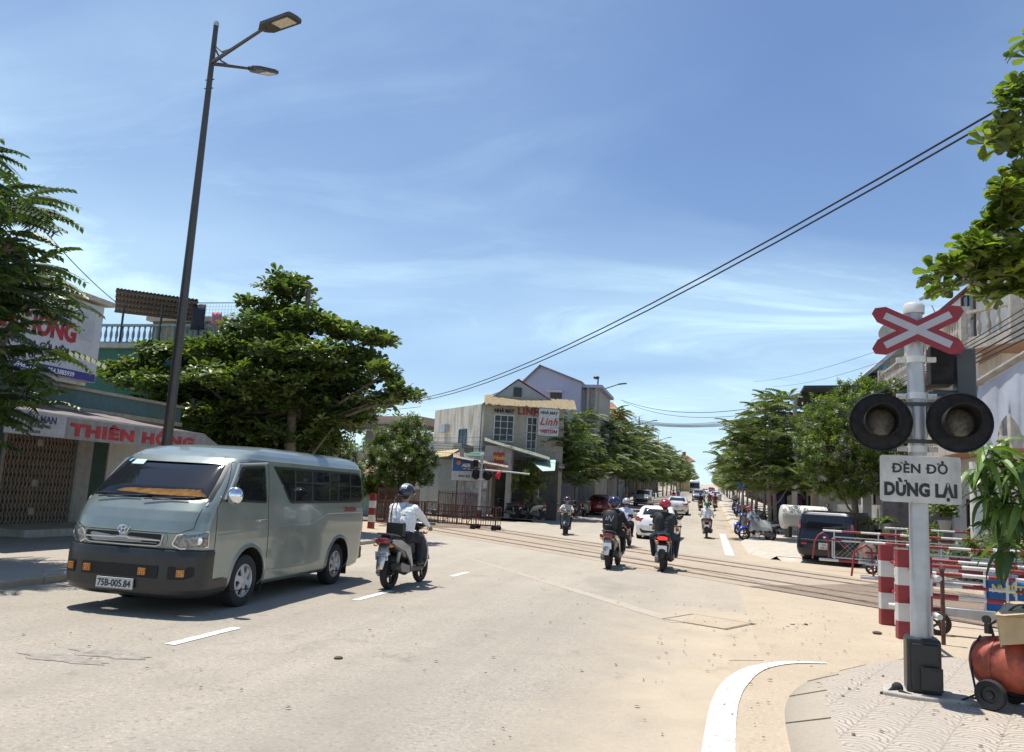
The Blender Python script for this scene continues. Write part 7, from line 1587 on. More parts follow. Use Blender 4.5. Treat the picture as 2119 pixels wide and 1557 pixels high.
# ---- rows of shop houses along the street
SH_COL = [(.42, .38, .30), (.30, .36, .36), (.45, .42, .38), (.36, .30, .22), (.24, .33, .30), (.50, .46, .36), (.34, .36, .44), (.46, .36, .28)]
SIGN_COL = [(.30, .02, .03), (.02, .08, .28), (.45, .35, .05), (.03, .20, .10), (.5, .5, .48), (.35, .10, .03)]
def shophouse(label, x, y, wid, dep, h, side, ci, storeys=2, roof='flat'):
    """side=+1: facade faces +x (left row), side=-1: facade faces -x (right row)"""
    root = thing('shop_house', label, 'house', (x, y, zt(y)), 0, 'shop houses along the street')
    m = M('plaster_%d' % (ci % 8), SH_COL[ci % 8], .9, var=.08, stain=.4); s = side
    def bx(b, a0, a1, y0, y1, z0, z1, mi=0): b.box(min(s*a0, s*a1), max(s*a0, s*a1), y0, y1, z0, z1, mi)
    b = MB(); bx(b, -dep, 0, 0, wid-.04, 0, h); b.build('wall', m, root)
    b = MB(); bx(b, .0, .03, .25, wid-.3, .12, 2.5); b.build('shop_opening_shade', M('shop_dark', (.02, .018, .016), .8, var=.5, nscale=2), root)  # dark panel on the closed wall: shade of the shop interior as colour
    for k in range(3):
        yy = .4+(wid-.9)*(k+.2)/3; b = MB(); bx(b, .031, .05, yy, yy+wid/5, .3+.3*(k % 2), 1.4+.4*((k+ci) % 3)); b.build('shop_display', M('goods_%d' % ((ci+k) % 5), [(.30, .08, .07), (.25, .25, .30), (.4, .36, .28), (.08, .14, .2), (.3, .24, .12)][(ci+k) % 5], .8, var=.5, nscale=3), root)
    b = MB(); b.add([(0, 0, 2.75), (0, wid, 2.75), (s*1.6, wid, 2.45), (s*1.6, 0, 2.45)], [(0, 1, 2, 3)]); o = b.build('awning', M('awning_%d' % (ci % 4), [(.30, .30, .30), (.05, .16, .22), (.32, .14, .08), (.12, .2, .12)][ci % 4], .8, var=.15), root, fixn=False); o.modifiers.new('thickness', 'SOLIDIFY').thickness = .04
    b = MB(); bx(b, .0, .12, .2, wid-.2, 2.8, 3.4); b.build('shop_sign', M('sign_%d' % (ci % 6), SIGN_COL[ci % 6], .5, var=.3, nscale=2), root)
    for st_ in range(1, storeys):
        z = 3.6+(st_-1)*3.1
        b = MB(); bx(b, 0, .9, 0, wid-.05, z-.25, z-.12); b.build('balcony_slab', mconc, root)
        b = MB()
        for i in range(int(wid/.25)): b.bar((s*.85, i*.25+.1, z-.12), (s*.85, i*.25+.1, z+.75), .03)
        b.bar((s*.85, 0, z+.75), (s*.85, wid-.05, z+.75), .06); b.build('balcony_railing', mpost, root, fixn=False)
        for k in range(2):
            T = Matrix.Translation((0, wid*(.28+.44*k), z)) @ Matrix.Rotation(R(90*s), 4, 'Z'); window(root, T, .95, 1.7, [mwhite, mblue, M('brown_wood', (.14, .07, .04), .6)][ci % 3])
    for k in range(2):
        T = Matrix.Translation((-s*dep*(.3+.3*k), 0, 4.0)); window(root, T, .9, 1.2, mwhite)
    b = MB(); bx(b, .05, .40, wid*.08, wid*.08+.8, h-.95, h-.40); q = b.build('air_conditioner', mpost, root, .02); b = MB(); b.lathe([(.001, 0), (.2, 0), (.21, .015)], 14, 0, Matrix.Translation((s*.41, wid*.08+.45, h-.67)), ax='x'); b.build('fan_grille', mdarksteel, q)
    b = MB(); b.cyl((s*.06, wid*.94, .1), (s*.06, wid*.94, h-.1), .045, n=6); b.build('drain_pipe', mpost, root)
    if roof == 'flat': b = MB(); bx(b, -dep-.1, .5, -.1, wid+.06, h, h+.22); bx(b, .3, .4, 0, wid, h+.22, h+.7); b.build('parapet', m, root)
    else:
        b = MB(); e = .5; b.add([(s*e, -.2, h), (s*e, wid+.15, h), (-s*(dep+e), wid+.15, h), (-s*(dep+e), -.2, h), (-s*dep/2, -.2, h+1.9), (-s*dep/2, wid+.15, h+1.9)], [(0, 1, 5, 4), (2, 3, 4, 5), (0, 4, 3), (1, 2, 5)]); b.build('roof', mterr if roof == 'tile' else mtin, root)
    return root
nm_col = ['tan', 'grey green', 'pale', 'brown', 'sea green', 'cream', 'blue grey', 'peach']
y = 55; i = 0; rr = random.Random(11)
while y < 210:
    w = rr.choice((5.0, 6, 7)); h = rr.choice((4.2, 6.4, 7.0)) if y > 64 else 4.0
    if 74 < y+w and y < 86: h = 4.2
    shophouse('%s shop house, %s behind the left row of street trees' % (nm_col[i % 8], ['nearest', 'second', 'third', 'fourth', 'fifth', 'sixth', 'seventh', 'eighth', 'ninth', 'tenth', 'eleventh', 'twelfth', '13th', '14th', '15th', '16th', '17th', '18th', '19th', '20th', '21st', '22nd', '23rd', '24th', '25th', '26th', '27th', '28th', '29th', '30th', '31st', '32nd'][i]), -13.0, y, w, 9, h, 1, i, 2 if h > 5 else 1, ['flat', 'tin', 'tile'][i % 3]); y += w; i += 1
y = 46; i = 0
while y < 200:
    w = rr.choice((5.0, 6, 7)); h = rr.choice((4.2, 6.4, 7.2)) if y > 56 else 4.4
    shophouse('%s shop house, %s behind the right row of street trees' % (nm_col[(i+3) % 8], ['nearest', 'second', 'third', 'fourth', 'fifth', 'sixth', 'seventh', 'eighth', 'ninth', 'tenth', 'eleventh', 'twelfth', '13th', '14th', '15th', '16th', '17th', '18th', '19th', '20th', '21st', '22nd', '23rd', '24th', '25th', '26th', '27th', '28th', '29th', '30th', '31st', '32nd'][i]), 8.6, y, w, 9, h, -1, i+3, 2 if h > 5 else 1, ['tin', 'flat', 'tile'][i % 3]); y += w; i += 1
# pagoda-like red gate roof far on the left
v = at(1415, 945, 230); pg = thing('pagoda_roof', 'tiny red tiled pagoda roof above the far left trees', 'pagoda', (v.x, 230, 0)); b = MB(); b.box(-2, 2, 0, 4, 0, v.z-1.2); b.build('wall', M('yellow_plaster', (.5, .36, .16), .9), pg)
b = MB(); z0_ = v.z-1.2; b.add([(-3.2, -1, z0_), (3.2, -1, z0_), (3.2, 5, z0_), (-3.2, 5, z0_), (-1, 1.5, z0_+1.6), (1, 1.5, z0_+1.6), (1, 2.5, z0_+1.6), (-1, 2.5, z0_+1.6)], [(0, 1, 5, 4), (1, 2, 6, 5), (2, 3, 7, 6), (3, 0, 4, 7), (4, 5, 6, 7)]); b.box(-.5, .5, 1.5, 2.5, z0_+1.6, z0_+2.6); b.build('roof', mterr, pg)
# ---- big white balcony house at the right
hw = thing('balcony_house', 'large white house with curved stone balconies at the right edge', 'house', (0, 0, 0))
mhw = M('white_house_plaster', (.72, .70, .65), .9, var=.05, stain=.3); mst = M('weathered_balcony', (.50, .45, .38), .9, var=.12, stain=.7); msof = M('soffit_peach', (.46, .27, .19), .85, var=.12, nscale=1.5)
b = MB(); b.box(8.1, 20, 25.2, 37, 0, 9.05); b.build('wall', mhw, hw)
b = MB(); b.box(8.0, 20.1, 25.1, 37.1, 9.05, 9.15); b.build('roof_edge', M('maroon_trim', (.16, .03, .04), .7), hw)
def balcony(z, x0, x1, y0, name):
    poly = [(x1, y0), (9.2, y0), (8.6, y0-.35), (7.9, y0), (x0, y0+1.3), (x0, 37), (8.1, 37), (8.1, 25.2), (x1, 25.2)]
    b = MB(); b.prism(poly, z-.28, z, 0); b.build(name+'_slab', mst, hw)
    b = MB(); b.prism(poly, z-.30, z-.285, 0); b.build(name+'_soffit', msof, hw)
    edge = [(x0+.08, 36.5), (x0+.08, y0+1.35), (7.95, y0+.08), (8.6, y0-.27), (9.2, y0+.08), (x1, y0+.08)]
    for i in range(len(edge)-1):
        a_, c_ = Vector(edge[i]+(0,)), Vector(edge[i+1]+(0,)); d_ = c_-a_; baluster_rail(hw, Matrix.Translation(a_+Vector((0, 0, z))) @ Matrix.Rotation(math.atan2(d_.y, d_.x), 4, 'Z'), d_.length, .85, .27, mst, r=.07)
        b = MB(); b.box(a_.x-.13, a_.x+.13, a_.y-.13, a_.y+.13, z, z+1.0); b.build('baluster_pier', mst, hw)
balcony(6.75, 7.0, 16, 23.6, 'balcony'); balcony(3.9, 7.2, 16, 23.9, 'balcony')
for x_, y_ in ((7.4, 25.4), (9.9, 24.1), (12.5, 24.1)):
    b = MB(); b.cyl((x_, y_, 3.55), (x_, y_, 6.5), .17, .15, n=16); b.cyl((x_, y_, 0), (x_, y_, 3.3), .19, .17, n=16); b.lathe([(.16, 6.25), (.25, 6.4), (.25, 6.47)], 16, 0, TR(x_, y_, 0)); b.build('column', mhw, hw)
for x_, z_, w_, h_ in ((9.2, 4.0, 1.3, 1.9), (11.6, 4.0, 1.3, 1.9), (10.4, 7.0, 1.5, 2.1), (9.6, .3, 1.5, 2.4)): window(hw, TR(x_, 25.18, z_), w_, h_, M('brown_wood', (.14, .07, .04), .6), mglassb, 2, 2)
for y_, z_ in ((27.5, 4.0), (30.5, 4.0), (33.5, 4.0), (28, 7.1), (32, 7.1), (28, .4), (32, .4)): window(hw, Matrix.Translation((8.09, y_, z_)) @ Matrix.Rotation(R(-90), 4, 'Z'), 1.3, 1.9, M('brown_wood', (.14, .07, .04), .6), mglassb, 2, 2)
b = MB(); k0 = at(1992, 572, 25); k1 = at(1901, 618, 36); b.add([k0, k0+Vector((2.2, 0, 1.0)), Vector((k1.x+2.6, 36, k1.z+1.0)), k1], [(0, 1, 2, 3)]); o = b.build('canopy', M('pale_canopy', (.5, .52, .55), .6), hw, fixn=False); o.modifiers.new('thickness', 'SOLIDIFY').thickness = .12
b = MB(); b.prism([(9.3, 23.0), (16, 22.7), (16, 25), (9.3, 25)], 3.0, 3.08); b.build('maroon_ledge', M('maroon_trim', (.16, .03, .04)), hw)
# low garden wall with pillars on the right, behind the gates
gw = thing('garden_wall', 'pale wall with white pillars behind the black car', 'wall', (0, 0, 0)); b = MB(); b.box(6.3, 7.0, 30.5, 45, 0, 2.0); b.build('wall', mgrey, gw)
for i, (x_, y_) in enumerate(((5.9, 33.5), (7.0, 31), (8.1, 29.8), (6.4, 36), (9.3, 29.5))): b = MB(); b.box(x_-.16, x_+.16, y_-.16, y_+.16, 0, 2.9); b.build('pillar', mwhite, gw)
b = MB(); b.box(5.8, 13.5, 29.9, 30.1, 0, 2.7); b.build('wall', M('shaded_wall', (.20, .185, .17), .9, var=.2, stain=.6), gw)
# light blue house and dark canopy roof behind
bh = thing('light_blue_house', 'light blue house with a pale gable canopy behind the crossbuck', 'house', (0, 0, 0))
mlb = M('light_blue_plaster', (.16, .36, .46), .85, var=.05, stain=.15); v = at(1845, 790, 45)
b = MB(); b.box(9.3, 18, 45.5, 56, 0, 10.2); b.build('wall', mlb, bh); b = MB(); r = [at(1806, 760, 43.5), at(1885, 692, 43.5)]; b.add([r[0], r[1], Vector((r[1].x, 56, r[1].z)), Vector((r[0].x, 56, r[0].z)), Vector((13.5, 43.5, r[0].z+.2)), Vector((13.5, 56, r[0].z+.2))], [(0, 1, 2, 3), (1, 4, 5, 2)]); o = b.build('roof', M('pale_canopy', (.5, .52, .55)), bh, fixn=False); o.modifiers.new('thickness', 'SOLIDIFY').thickness = .18
b = MB(); b.prism([(r[0].x+.3, r[0].z), (r[1].x, r[1].z-.05), (13, r[0].z)], 44.8, 45.4, 0, None, ax='y'); b.build('gable', M('pale_soffit', (.42, .42, .36), .8), bh)
for x_ in (8.75, 9.6): b = MB(); b.box(x_-.12, x_+.12, 44.2, 44.45, 0, r[0].z+.2); b.build('column', mlb, bh)
dr = thing('dark_roof_house', 'house with a wide dark canopy roof behind the round tree on the right', 'house', (0, 0, 0)); v0 = at(1655, 805, 46); v1 = at(1700, 790, 46)
b = MB(); b.add([Vector((v0.x, 44, v0.z-.1)), Vector((13, 44, v0.z+.15)), Vector((13, 56, v0.z+.5)), Vector((v0.x+.6, 56, v0.z+.4))], [(0, 1, 2, 3)]); o = b.build('roof', M('dark_roof', (.045, .05, .055), .7), dr, fixn=False); o.modifiers.new('thickness', 'SOLIDIFY').thickness = .16
b = MB(); b.box(5.8, 14, 46.5, 56, 0, v0.z-.3); b.build('wall', M('tan_plaster', (.36, .32, .26)), dr)
for i, x_ in enumerate((5.9, 7.4, 9.0)): window(dr, TR(x_+.5, 46.48, 5.2), 1.0, 1.5, mwhite)
sd = thing('satellite_dish', 'grey satellite dish on the roof left behind the crossbuck', 'satellite dish', at(1842, 700, 44)); b = MB(); b.lathe([(.001, -.12), (.2, -.10), (.42, 0.02), (.55, .16), (.54, .18), (.40, .05), (.2, -.07), (.001, -.09)], 24, 0, TR(0, 0, .3, 30, 40), ax='y'); b.build('dish', M('dish_grey', (.38, .38, .36), .5), sd); b = MB(); b.cyl((0, .1, -1.3), (0, .05, .25), .04, n=8); b.tube([(0, 0, .0), (0.1, -.4, .35)], .015, 6); b.build('mount', msteel, sd)
# white tank, green phone sign, market awning
tk = thing('water_tank', 'large white horizontal cylinder on the right pavement left of the black car', 'tank', (4.6, 43.2, .12), R(8)); b = MB(); b.lathe([(.001, -1.05), (.45, -1.03), (.58, -.98), (.60, -.9), (.60, 1.1), (.58, 1.18), (.45, 1.23), (.001, 1.25)], 32, 0, TR(-.05, 0, 1.12), ax='x'); b.build('tank_body', M('tank_white', (.72, .71, .66), .4, var=.04), tk)
for x_ in (-.7, .8): b = MB(); b.box(x_-.08, x_+.08, -.45, .45, 0, .62); b.build('cradle', mdarksteel, tk)
ps = thing('phone_shop_sign', 'green phone shop sign above the market awning right of the slender tree', 'sign', at(1622, 976, 52)); b = MB(); b.box(-.55, .65, -.05, .05, -.55, .55); b.build('board', M('sign_teal', (.01, .18, .16), .5), ps); text('VIETTEL', .22, mtext_w, ps, TR(.08, -.055, -.28), 'sign_text', .01, .003); b = MB(); b.prism([(-.35, .05), (-.2, .3), (.05, .32), (-.1, .12), (-.3, .0)], -.06, -.05, ax='y'); b.build('logo_mark', mtext_w, ps)
mk = thing('market_stall', 'stall with a sloping tin awning and hanging clothes behind the slender tree', 'stall', (3.4, 50.0, zt(50)+.12)); b = MB(); corr(b, (-.3, 0, 2.55), (4.6, 0, 3.2), (4.6, 3, 3.6), (-.3, 3, 2.95), 30, .03); o = b.build('awning', mtin, mk, fixn=False); o.modifiers.new('thickness', 'SOLIDIFY').thickness = .03
b = MB(); b.box(.2, 4.4, 2.6, 2.7, 0, 3.0); b.build('back_wall', M('shop_dark', (.02, .018, .016)), mk)
for x_ in (0, 2.2, 4.4): b = MB(); b.cyl((x_, .1, 0), (x_, .1, 2.7+.12*x_), .04, n=8); b.build('stall_post', mpost, mk)
for i in range(8):
    x_ = .3+.5*i; c_ = [(.3, .05, .06), (.05, .08, .25), (.5, .48, .45), (.20, .07, .22), (.06, .06, .07), (.45, .25, .1), (.1, .2, .3), (.35, .06, .1)][i]
    b = MB(); b.prism([(-.16, .0), (-.2, .75), (-.07, .85), (.07, .85), (.2, .75), (.16, 0)], -.03, .03, 0, TR(x_, .5+.3*(i % 2), 1.25), ax='y'); b.build('hanging_garment', cloth('garment_%d' % i, c_), mk, .01)
ub = MB(); v = at(1650, 1006, 50); ub.box(-.16, .16, -.1, .1, -.45, .45); o = ub.build('meter_box', M('meter_grey', (.5, .5, .47), .5), None, .02, loc=v); tag(o, 'grey electric meter box on a post before the market stall', 'meter box')
bsn = thing('blue_road_sign', 'small blue round road sign on a post under the right trees', 'road sign', (2.1, 55, zt(55)+.1)); b = MB(); b.cyl((0, 0, 0), (0, 0, 2.9), .035, n=8); b.build('post', mpost, bsn); b = MB(); b.lathe([(.001, -.02), (.33, -.02), (.33, .0), (.001, .01)], 20, 0, TR(0, -.04, 2.75), ax='y'); b.build('disc', M('roadsign_blue', (.01, .12, .5), .4), bsn)
for i, (x_, y_, h_, lab) in enumerate(((6.25, 29.2, .98, 'red and white striped pillar base left behind the mesh gate'), (6.95, 29.0, .98, 'red and white striped pillar base right behind the mesh gate'), (9.15, 26.8, 1.2, 'striped pillar with a flower pot right of the signal post'))):
    b = MB(); b.box(-.2, .2, -.2, .2, 0, h_*.5, 0); b.box(-.2, .2, -.2, .2, h_*.5, h_, 1); b.box(-.24, .24, -.24, .24, h_, h_+.07, 1); o = b.build('gate_pillar', [mwhite, mred], None, loc=(x_, y_, 0)); tag(o, lab, 'pillar', 'striped gate pillars')
# banner cloth on a pole at the right
fp = thing('cloth_banner', 'grey and blue cloth hanging from a slanting pole at the right edge', 'banner', (0, 0, 0)); p0_ = at(2008, 802, 14); p1_ = at(2140, 722, 12.4)
b = MB(); b.cyl(p0_, p1_, .05, n=12); b.build('pole', M('weathered_pole', (.30, .27, .23), .7, var=.15), fp)
b = MB(); vv = []; ff = []; n = 26
for i in range(n+1):
    t = .12+.88*i/n; top = p0_.lerp(p1_, t)-Vector((0, 0, .07)); hgt_ = .95+.25*math.sin(i*.35)-.10*t
    for j in range(9): u = j/8; vv.append(top+Vector((.0, .05*math.sin(i*1.3)*u+.03*math.sin(i*.6+u*3), -hgt_*u)))
    if i:
        for j in range(8): q = (i-1)*9+j; ff.append((q, q+9, q+10, q+1))
b.add(vv, ff, 0, True); o = b.build('cloth', M('banner_grey', (.42, .45, .52), .8, var=.12, nscale=2.5), fp, fixn=False)
b = MB(); vv = []; ff = []
for i in range(6):
    t = .012+.13*i/6; top = p0_.lerp(p1_, t)-Vector((0, 0, .05))
    for j in range(7): u = j/6; vv.append(top+Vector((.35*u*(1-i/7), .03*math.sin(i*2+u*4), -1.05*u)))
    if i:
        for j in range(6): q = (i-1)*7+j; ff.append((q, q+7, q+8, q+1))
b.add(vv, ff, 0, True); b.build('cloth_end', M('banner_navy', (.02, .06, .22), .8, var=.1), fp, fixn=False)
st1 = MB(); st1.tube([at(1928, 632, 8.2), at(1965, 712, 9.4), at(2006, 800, 13.8)], .006, 5); o = st1.build('string', M('string_pale', (.6, .58, .55), .7)); tag(o, 'thin pale string tied from the top of the crossing signal down to the slanting pole', 'string')
st1 = MB(); st1.tube([at(2010, 825, 13.6), at(2000, 890, 10), at(1992, 935, 7.95)], .005, 5); o = st1.build('string', M('string_pale', (.6, .58, .55), .7)); tag(o, 'thin pale string hanging from the slanting pole past the right signal lamp', 'string')
# ================================================================== trees and plants
RG = np.random.default_rng(5)
def leaf_base(kind):
    V = []; F = []
    if kind == 'frond':           # pinnate leaf: 9 pairs of drooping leaflets along an arching rachis of length 1
        n = 10
        for i in range(n):
            t = .12+.88*i/(n-1); x = t*math.cos(.25*t); z = .22*t-.42*t*t; L = .235*(1-.45*abs(t-.45)); w = .046
            for s in (-1, 1):
                o = len(V); d = np.array([.35, s*.80, -.62]); d /= np.linalg.norm(d); u = np.array([.9, -s*.25, .2]); b = np.array([x, 0, z])
                V += [b, b+d*L*.5+u*w, b+d*L, b+d*L*.45-u*w*.9]; F.append([o, o+1, o+2, o+3])
        o = len(V); V += [np.array([0, -.006, 0]), np.array([0, .006, 0]), np.array([.95, .004, -.2]), np.array([.5, -.004, .02])]; F.append([o, o+3, o+2, o+1])
    elif kind == 'rosette':       # whorl of broad obovate leaves
        n = 9
        for i in range(n):
            a = 2*math.pi*i/n+.3*(i % 3); e = .15+.35*((i*7) % 5)/5-.25*((i*3) % 4)/4; c, s = math.cos(a), math.sin(a); o = len(V)
            prof = [(.04, .02, .0), (.55, .17, .05), (.85, .24, .03), (1.05, .10, -.05)]
            for r, w, z in prof: zz = z+r*math.sin(e); rr_ = r*math.cos(e); V += [np.array([rr_*c-w*s, rr_*s+w*c, zz]), np.array([rr_*c, rr_*s, zz-.05*r]), np.array([rr_*c+w*s, rr_*s-w*c, zz])]
            for k in range(3): q = o+3*k; F += [[q, q+1, q+4, q+3], [q+1, q+2, q+5, q+4]]
    elif kind == 'sprig':         # small pointed leaves on a short twig
        n = 14
        for i in range(n):
            a = i*2.4; t = i/n; c, s = math.cos(a), math.sin(a); b = np.array([0, 0, .8*t]); d = np.array([c*.85, s*.85, .35-.5*(i % 3)/3]); d /= np.linalg.norm(d); u = np.array([-s, c, 0.15]); o = len(V); L = .55
            V += [b, b+d*L*.45+u*.10, b+d*L, b+d*L*.45-u*.10]; F.append([o, o+1, o+2, o+3])
    elif kind == 'strap':         # long drooping strap leaf
        o = 0; n = 6
        for i in range(n+1): t = i/n; w = .085*math.sin(math.pi*min(1, .12+.88*t))**.7 if t < 1 else 0; x = t*.75; z = .35*t-.85*t*t; V += [np.array([x, -w, z+.03]), np.array([x, 0, z]), np.array([x, w, z+.03])]
        for i in range(n): q = 3*i; F += [[q, q+1, q+4, q+3], [q+1, q+2, q+5, q+4]]
    return np.array(V), np.array(F)
LB = {k: leaf_base(k) for k in ('frond', 'rosette', 'sprig', 'strap')}
def rotm(az, el, roll=0):
    ca, sa, ce, se, cr, sr = math.cos(az), math.sin(az), math.cos(el), math.sin(el), math.cos(roll), math.sin(roll)
    Rz = np.array([[ca, -sa, 0], [sa, ca, 0], [0, 0, 1]]); Ry = np.array([[ce, 0, -se], [0, 1, 0], [se, 0, ce]]); Rx = np.array([[1, 0, 0], [0, cr, -sr], [0, sr, cr]]); return Rz @ Ry @ Rx
def foliage(name, kind, places, mat, parent):
    V0, F0 = LB[kind]; n = len(places); Vs = np.empty((n, len(V0), 3)); Fs = np.empty((n, len(F0), 4), dtype=np.int64)
    for i, (p, Rm, s) in enumerate(places): Vs[i] = V0 @ Rm.T*s+np.array(p); Fs[i] = F0+i*len(V0)
    return np_mesh(name, Vs.reshape(-1, 3), Fs.reshape(-1, 4), mat, parent)
def lobe_points(lobes, dens, shell=.55):
    out = []
    for (c, r) in lobes:
        n = max(4, int(dens*(r[0]*r[1]+r[0]*r[2]+r[1]*r[2])))
        d = RG.normal(size=(n, 3)); d /= np.linalg.norm(d, axis=1)[:, None]; k = RG.uniform(shell, 1.0, n)**.7*(1+RG.normal(0, .07, n))
        for j in range(n): out.append((np.array(c)+d[j]*k[j]*np.array(r), d[j]))
    return out
mbark = M('bark', (.17, .135, .10), .95, var=.25, nscale=9, bump=.6, bscale=25); mbark2 = M('pale_bark', (.26, .23, .19), .95, var=.25, nscale=9, bump=.5, bscale=25)
lf_pin = leafmat('pinnate_leaves', (.026, .046, .015), (.125, .170, .048), .42, .30)
lf_pin2 = leafmat('pinnate_leaves_yellowish', (.034, .054, .015), (.155, .190, .052), .42, .32)
lf_bang = leafmat('broad_glossy_leaves', (.022, .042, .015), (.175, .225, .065), .33, .26)
lf_bang2 = leafmat('broad_leaves_near', (.030, .055, .014), (.18, .23, .045), .30, .38)
lf_dense = leafmat('small_dense_leaves', (.028, .048, .012), (.145, .190, .046), .45, .26)
lf_round = leafmat('small_bright_leaves', (.034, .060, .014), (.165, .215, .052), .42, .30)
def limbs(trunk_pts, r0, r1, lobes, mat, parent, name='trunk', k=.35):
    b = MB(); n = len(trunk_pts); b.tube(trunk_pts, [r0+(r1-r0)*i/(n-1) for i in range(n)], 10)
    for c, r in lobes:
        c = Vector(c); j = min(range(1, n), key=lambda i: (Vector(trunk_pts[i])-c).length+max(0, Vector(trunk_pts[i]).z-c.z)*3); s = Vector(trunk_pts[j]); m = s.lerp(c, .5)+Vector((0, 0, -.12*(c-s).length)); rr_ = max(.02, r1*.6+.008*(c-s).length)
        b.tube([s, m, c, c+Vector((0, 0, r[2]*.5))], [rr_, rr_*.75, rr_*.45, .01], 6)
        for q in range(4):
            d = Vector(RG.normal(size=3)).normalized(); b.tube([c, c+Vector((d.x*r[0], d.y*r[1], abs(d.z)*r[2]))*.8], [rr_*.4, .008], 5)
    return b.build(name, mat, parent, fixn=False)
def pinnate_tree(name, label, loc, lobes, trunk, r0, dens, fl=.8, mat=None, group=None, nf=8, bark=None):
    root = thing(name, label, 'tree', loc, 0, group); limbs(trunk, r0, r0*.5, lobes, bark or mbark2, root); pl = []
    for p, d in lobe_points(lobes, dens, .35):
        a0 = RG.uniform(0, 6.3)
        for k in range(nf):
            if RG.uniform() < .12: continue
            pl.append((p, rotm(a0+2*math.pi*k/nf+RG.uniform(-.3, .3), RG.uniform(-.15, .55), RG.uniform(-.3, .3)), fl*RG.uniform(.75, 1.15)))
    foliage('crown', 'frond', pl, mat or lf_pin, root); return root
# street trees: three variants copied along both kerbs
def rand_lobes(z0, z1, R_, n, seed):
    g = random.Random(seed); out = []
    for i in range(n):
        t = i/(n-1); z = z0+(z1-z0)*t; rad = R_*(1-.55*max(0, t-.35)/.65)*(.75 if t < .12 else 1); a = i*2.4+g.random(); k = rad*(.35+.3*g.random())
        out.append(((math.cos(a)*k, math.sin(a)*k, z), (rad*.55, rad*.55, (z1-z0)*.16)))
    return out
V_ = [pinnate_tree('street_tree', 'pinnate street tree first in the left row, in front of the old shop', (-9.3, 49.6, zt(49.6)), rand_lobes(2.7, 6.3, 2.5, 13, 1), [(0, 0, 0), (.1, 0, 2), (0, .1, 4), (0, 0, 6)], .11, 2.4, 1.05, lf_pin, 'street trees in the left row'),
      pinnate_tree('street_tree', 'pinnate street tree second in the left row, beside the first', (-9.2, 56.5, zt(56.5)), rand_lobes(2.6, 6.9, 2.6, 14, 2), [(0, 0, 0), (-.1, .1, 2), (0, 0, 4), (.1, 0, 6.4)], .11, 2.3, 1.05, lf_pin2, 'street trees in the left row'),
      pinnate_tree('street_tree', 'slender pinnate tree on the right kerb beside the rain covered motorbike', (2.75, 40.2, zt(40.2)), rand_lobes(2.7, 6.4, 2.55, 14, 3), [(0, 0, 0), (.05, 0, 1.5), (-.05, .1, 3), (.1, 0, 4.5), (0, 0, 6.4)], .10, 3.0, .92, lf_pin2, 'street trees in the right row')]
ordw = ['third', 'fourth', 'fifth', 'sixth', 'seventh', 'eighth', 'ninth', 'tenth', '11th', '12th', '13th', '14th', '15th', '16th', '17th', '18th', '19th', '20th', '21st', '22nd', '23rd', '24th', '25th', '26th', '27th', '28th', '29th', '30th', '31st', '32nd', '33rd', '34th', '35th']
y = 63.0; i = 0
while y < 330:
    s = 1.05+.18*rnd.random(); dup(V_[i % 3 if i % 3 != 2 else 1], (-8.9+.3*rnd.random()+min(1.6, (y-60)*.012), y, zt(y)), rnd.random()*6.3, 'pinnate street tree, %s counting along the left row' % ordw[i], 'street trees in the left row', (s, s, s*(1.0+.1*rnd.random()))); y += 7.2+.04*(y-60); i += 1
y = 47.5; i = 0; ordr = ['second', 'third', 'fourth', 'fifth', 'sixth', 'seventh', 'eighth', 'ninth', 'tenth', '11th', '12th', '13th', '14th', '15th', '16th', '17th', '18th', '19th', '20th', '21st', '22nd', '23rd', '24th', '25th', '26th', '27th', '28th', '29th', '30th', '31st', '32nd', '33rd', '34th', '35th']
while y < 330:
    s = .92+.2*rnd.random(); dup(V_[(i+1) % 3], (3.3+.4*rnd.random(), y, zt(y)), rnd.random()*6.3, 'pinnate street tree, %s counting along the right row' % ordr[i], 'street trees in the right row', (s, s, s)); y += 7.2+.04*(y-47); i += 1
# near left tree
NL = [((dx, dy, z), (r, r, .75)) for dx, dy, z, r in ((.9, .2, 6.9, .9), (-.5, .3, 7.6, 1.1), (1.5, .0, 6.0, 1.0), (.2, -.8, 6.2, 1.3), (1.7, .3, 5.0, .95), (.5, .8, 5.3, 1.3), (1.6, -.2, 4.1, .9), (.8, .6, 3.5, 1.0), (.2, -.7, 4.3, 1.3), (1.1, .1, 2.9, .75), (-.9, .2, 5.2, 1.4), (-1.0, -.5, 3.7, 1.3), (-1.8, .4, 6.5, 1.2), (-2, -.3, 4.8, 1.1))]
pinnate_tree('pavement_tree', 'large pinnate tree on the near left pavement cut by the left edge', (-13.0, 10.0, .1), [((c_[0][0], c_[0][1], c_[0][2]-.55), c_[1]) for c_ in NL]+[((1.5, .2, 2.7), (.7, .8, .55)), ((.9, -.3, 2.2), (.8, .8, .5)), ((2.0, .1, 3.4), (.6, .7, .5)), ((1.9, 0, 5.0), (.7, .7, .5))], [(-.9, -.6, 0), (-.8, -.5, 1.5), (-.5, -.2, 3), (0, 0, 4.5), (.1, .1, 6.5)], 0.17, 4.6, .80, leafmat('dark_pinnate_leaves', (.018, .034, .012), (.085, .125, .035), .42, .28), None, 7, mbark)
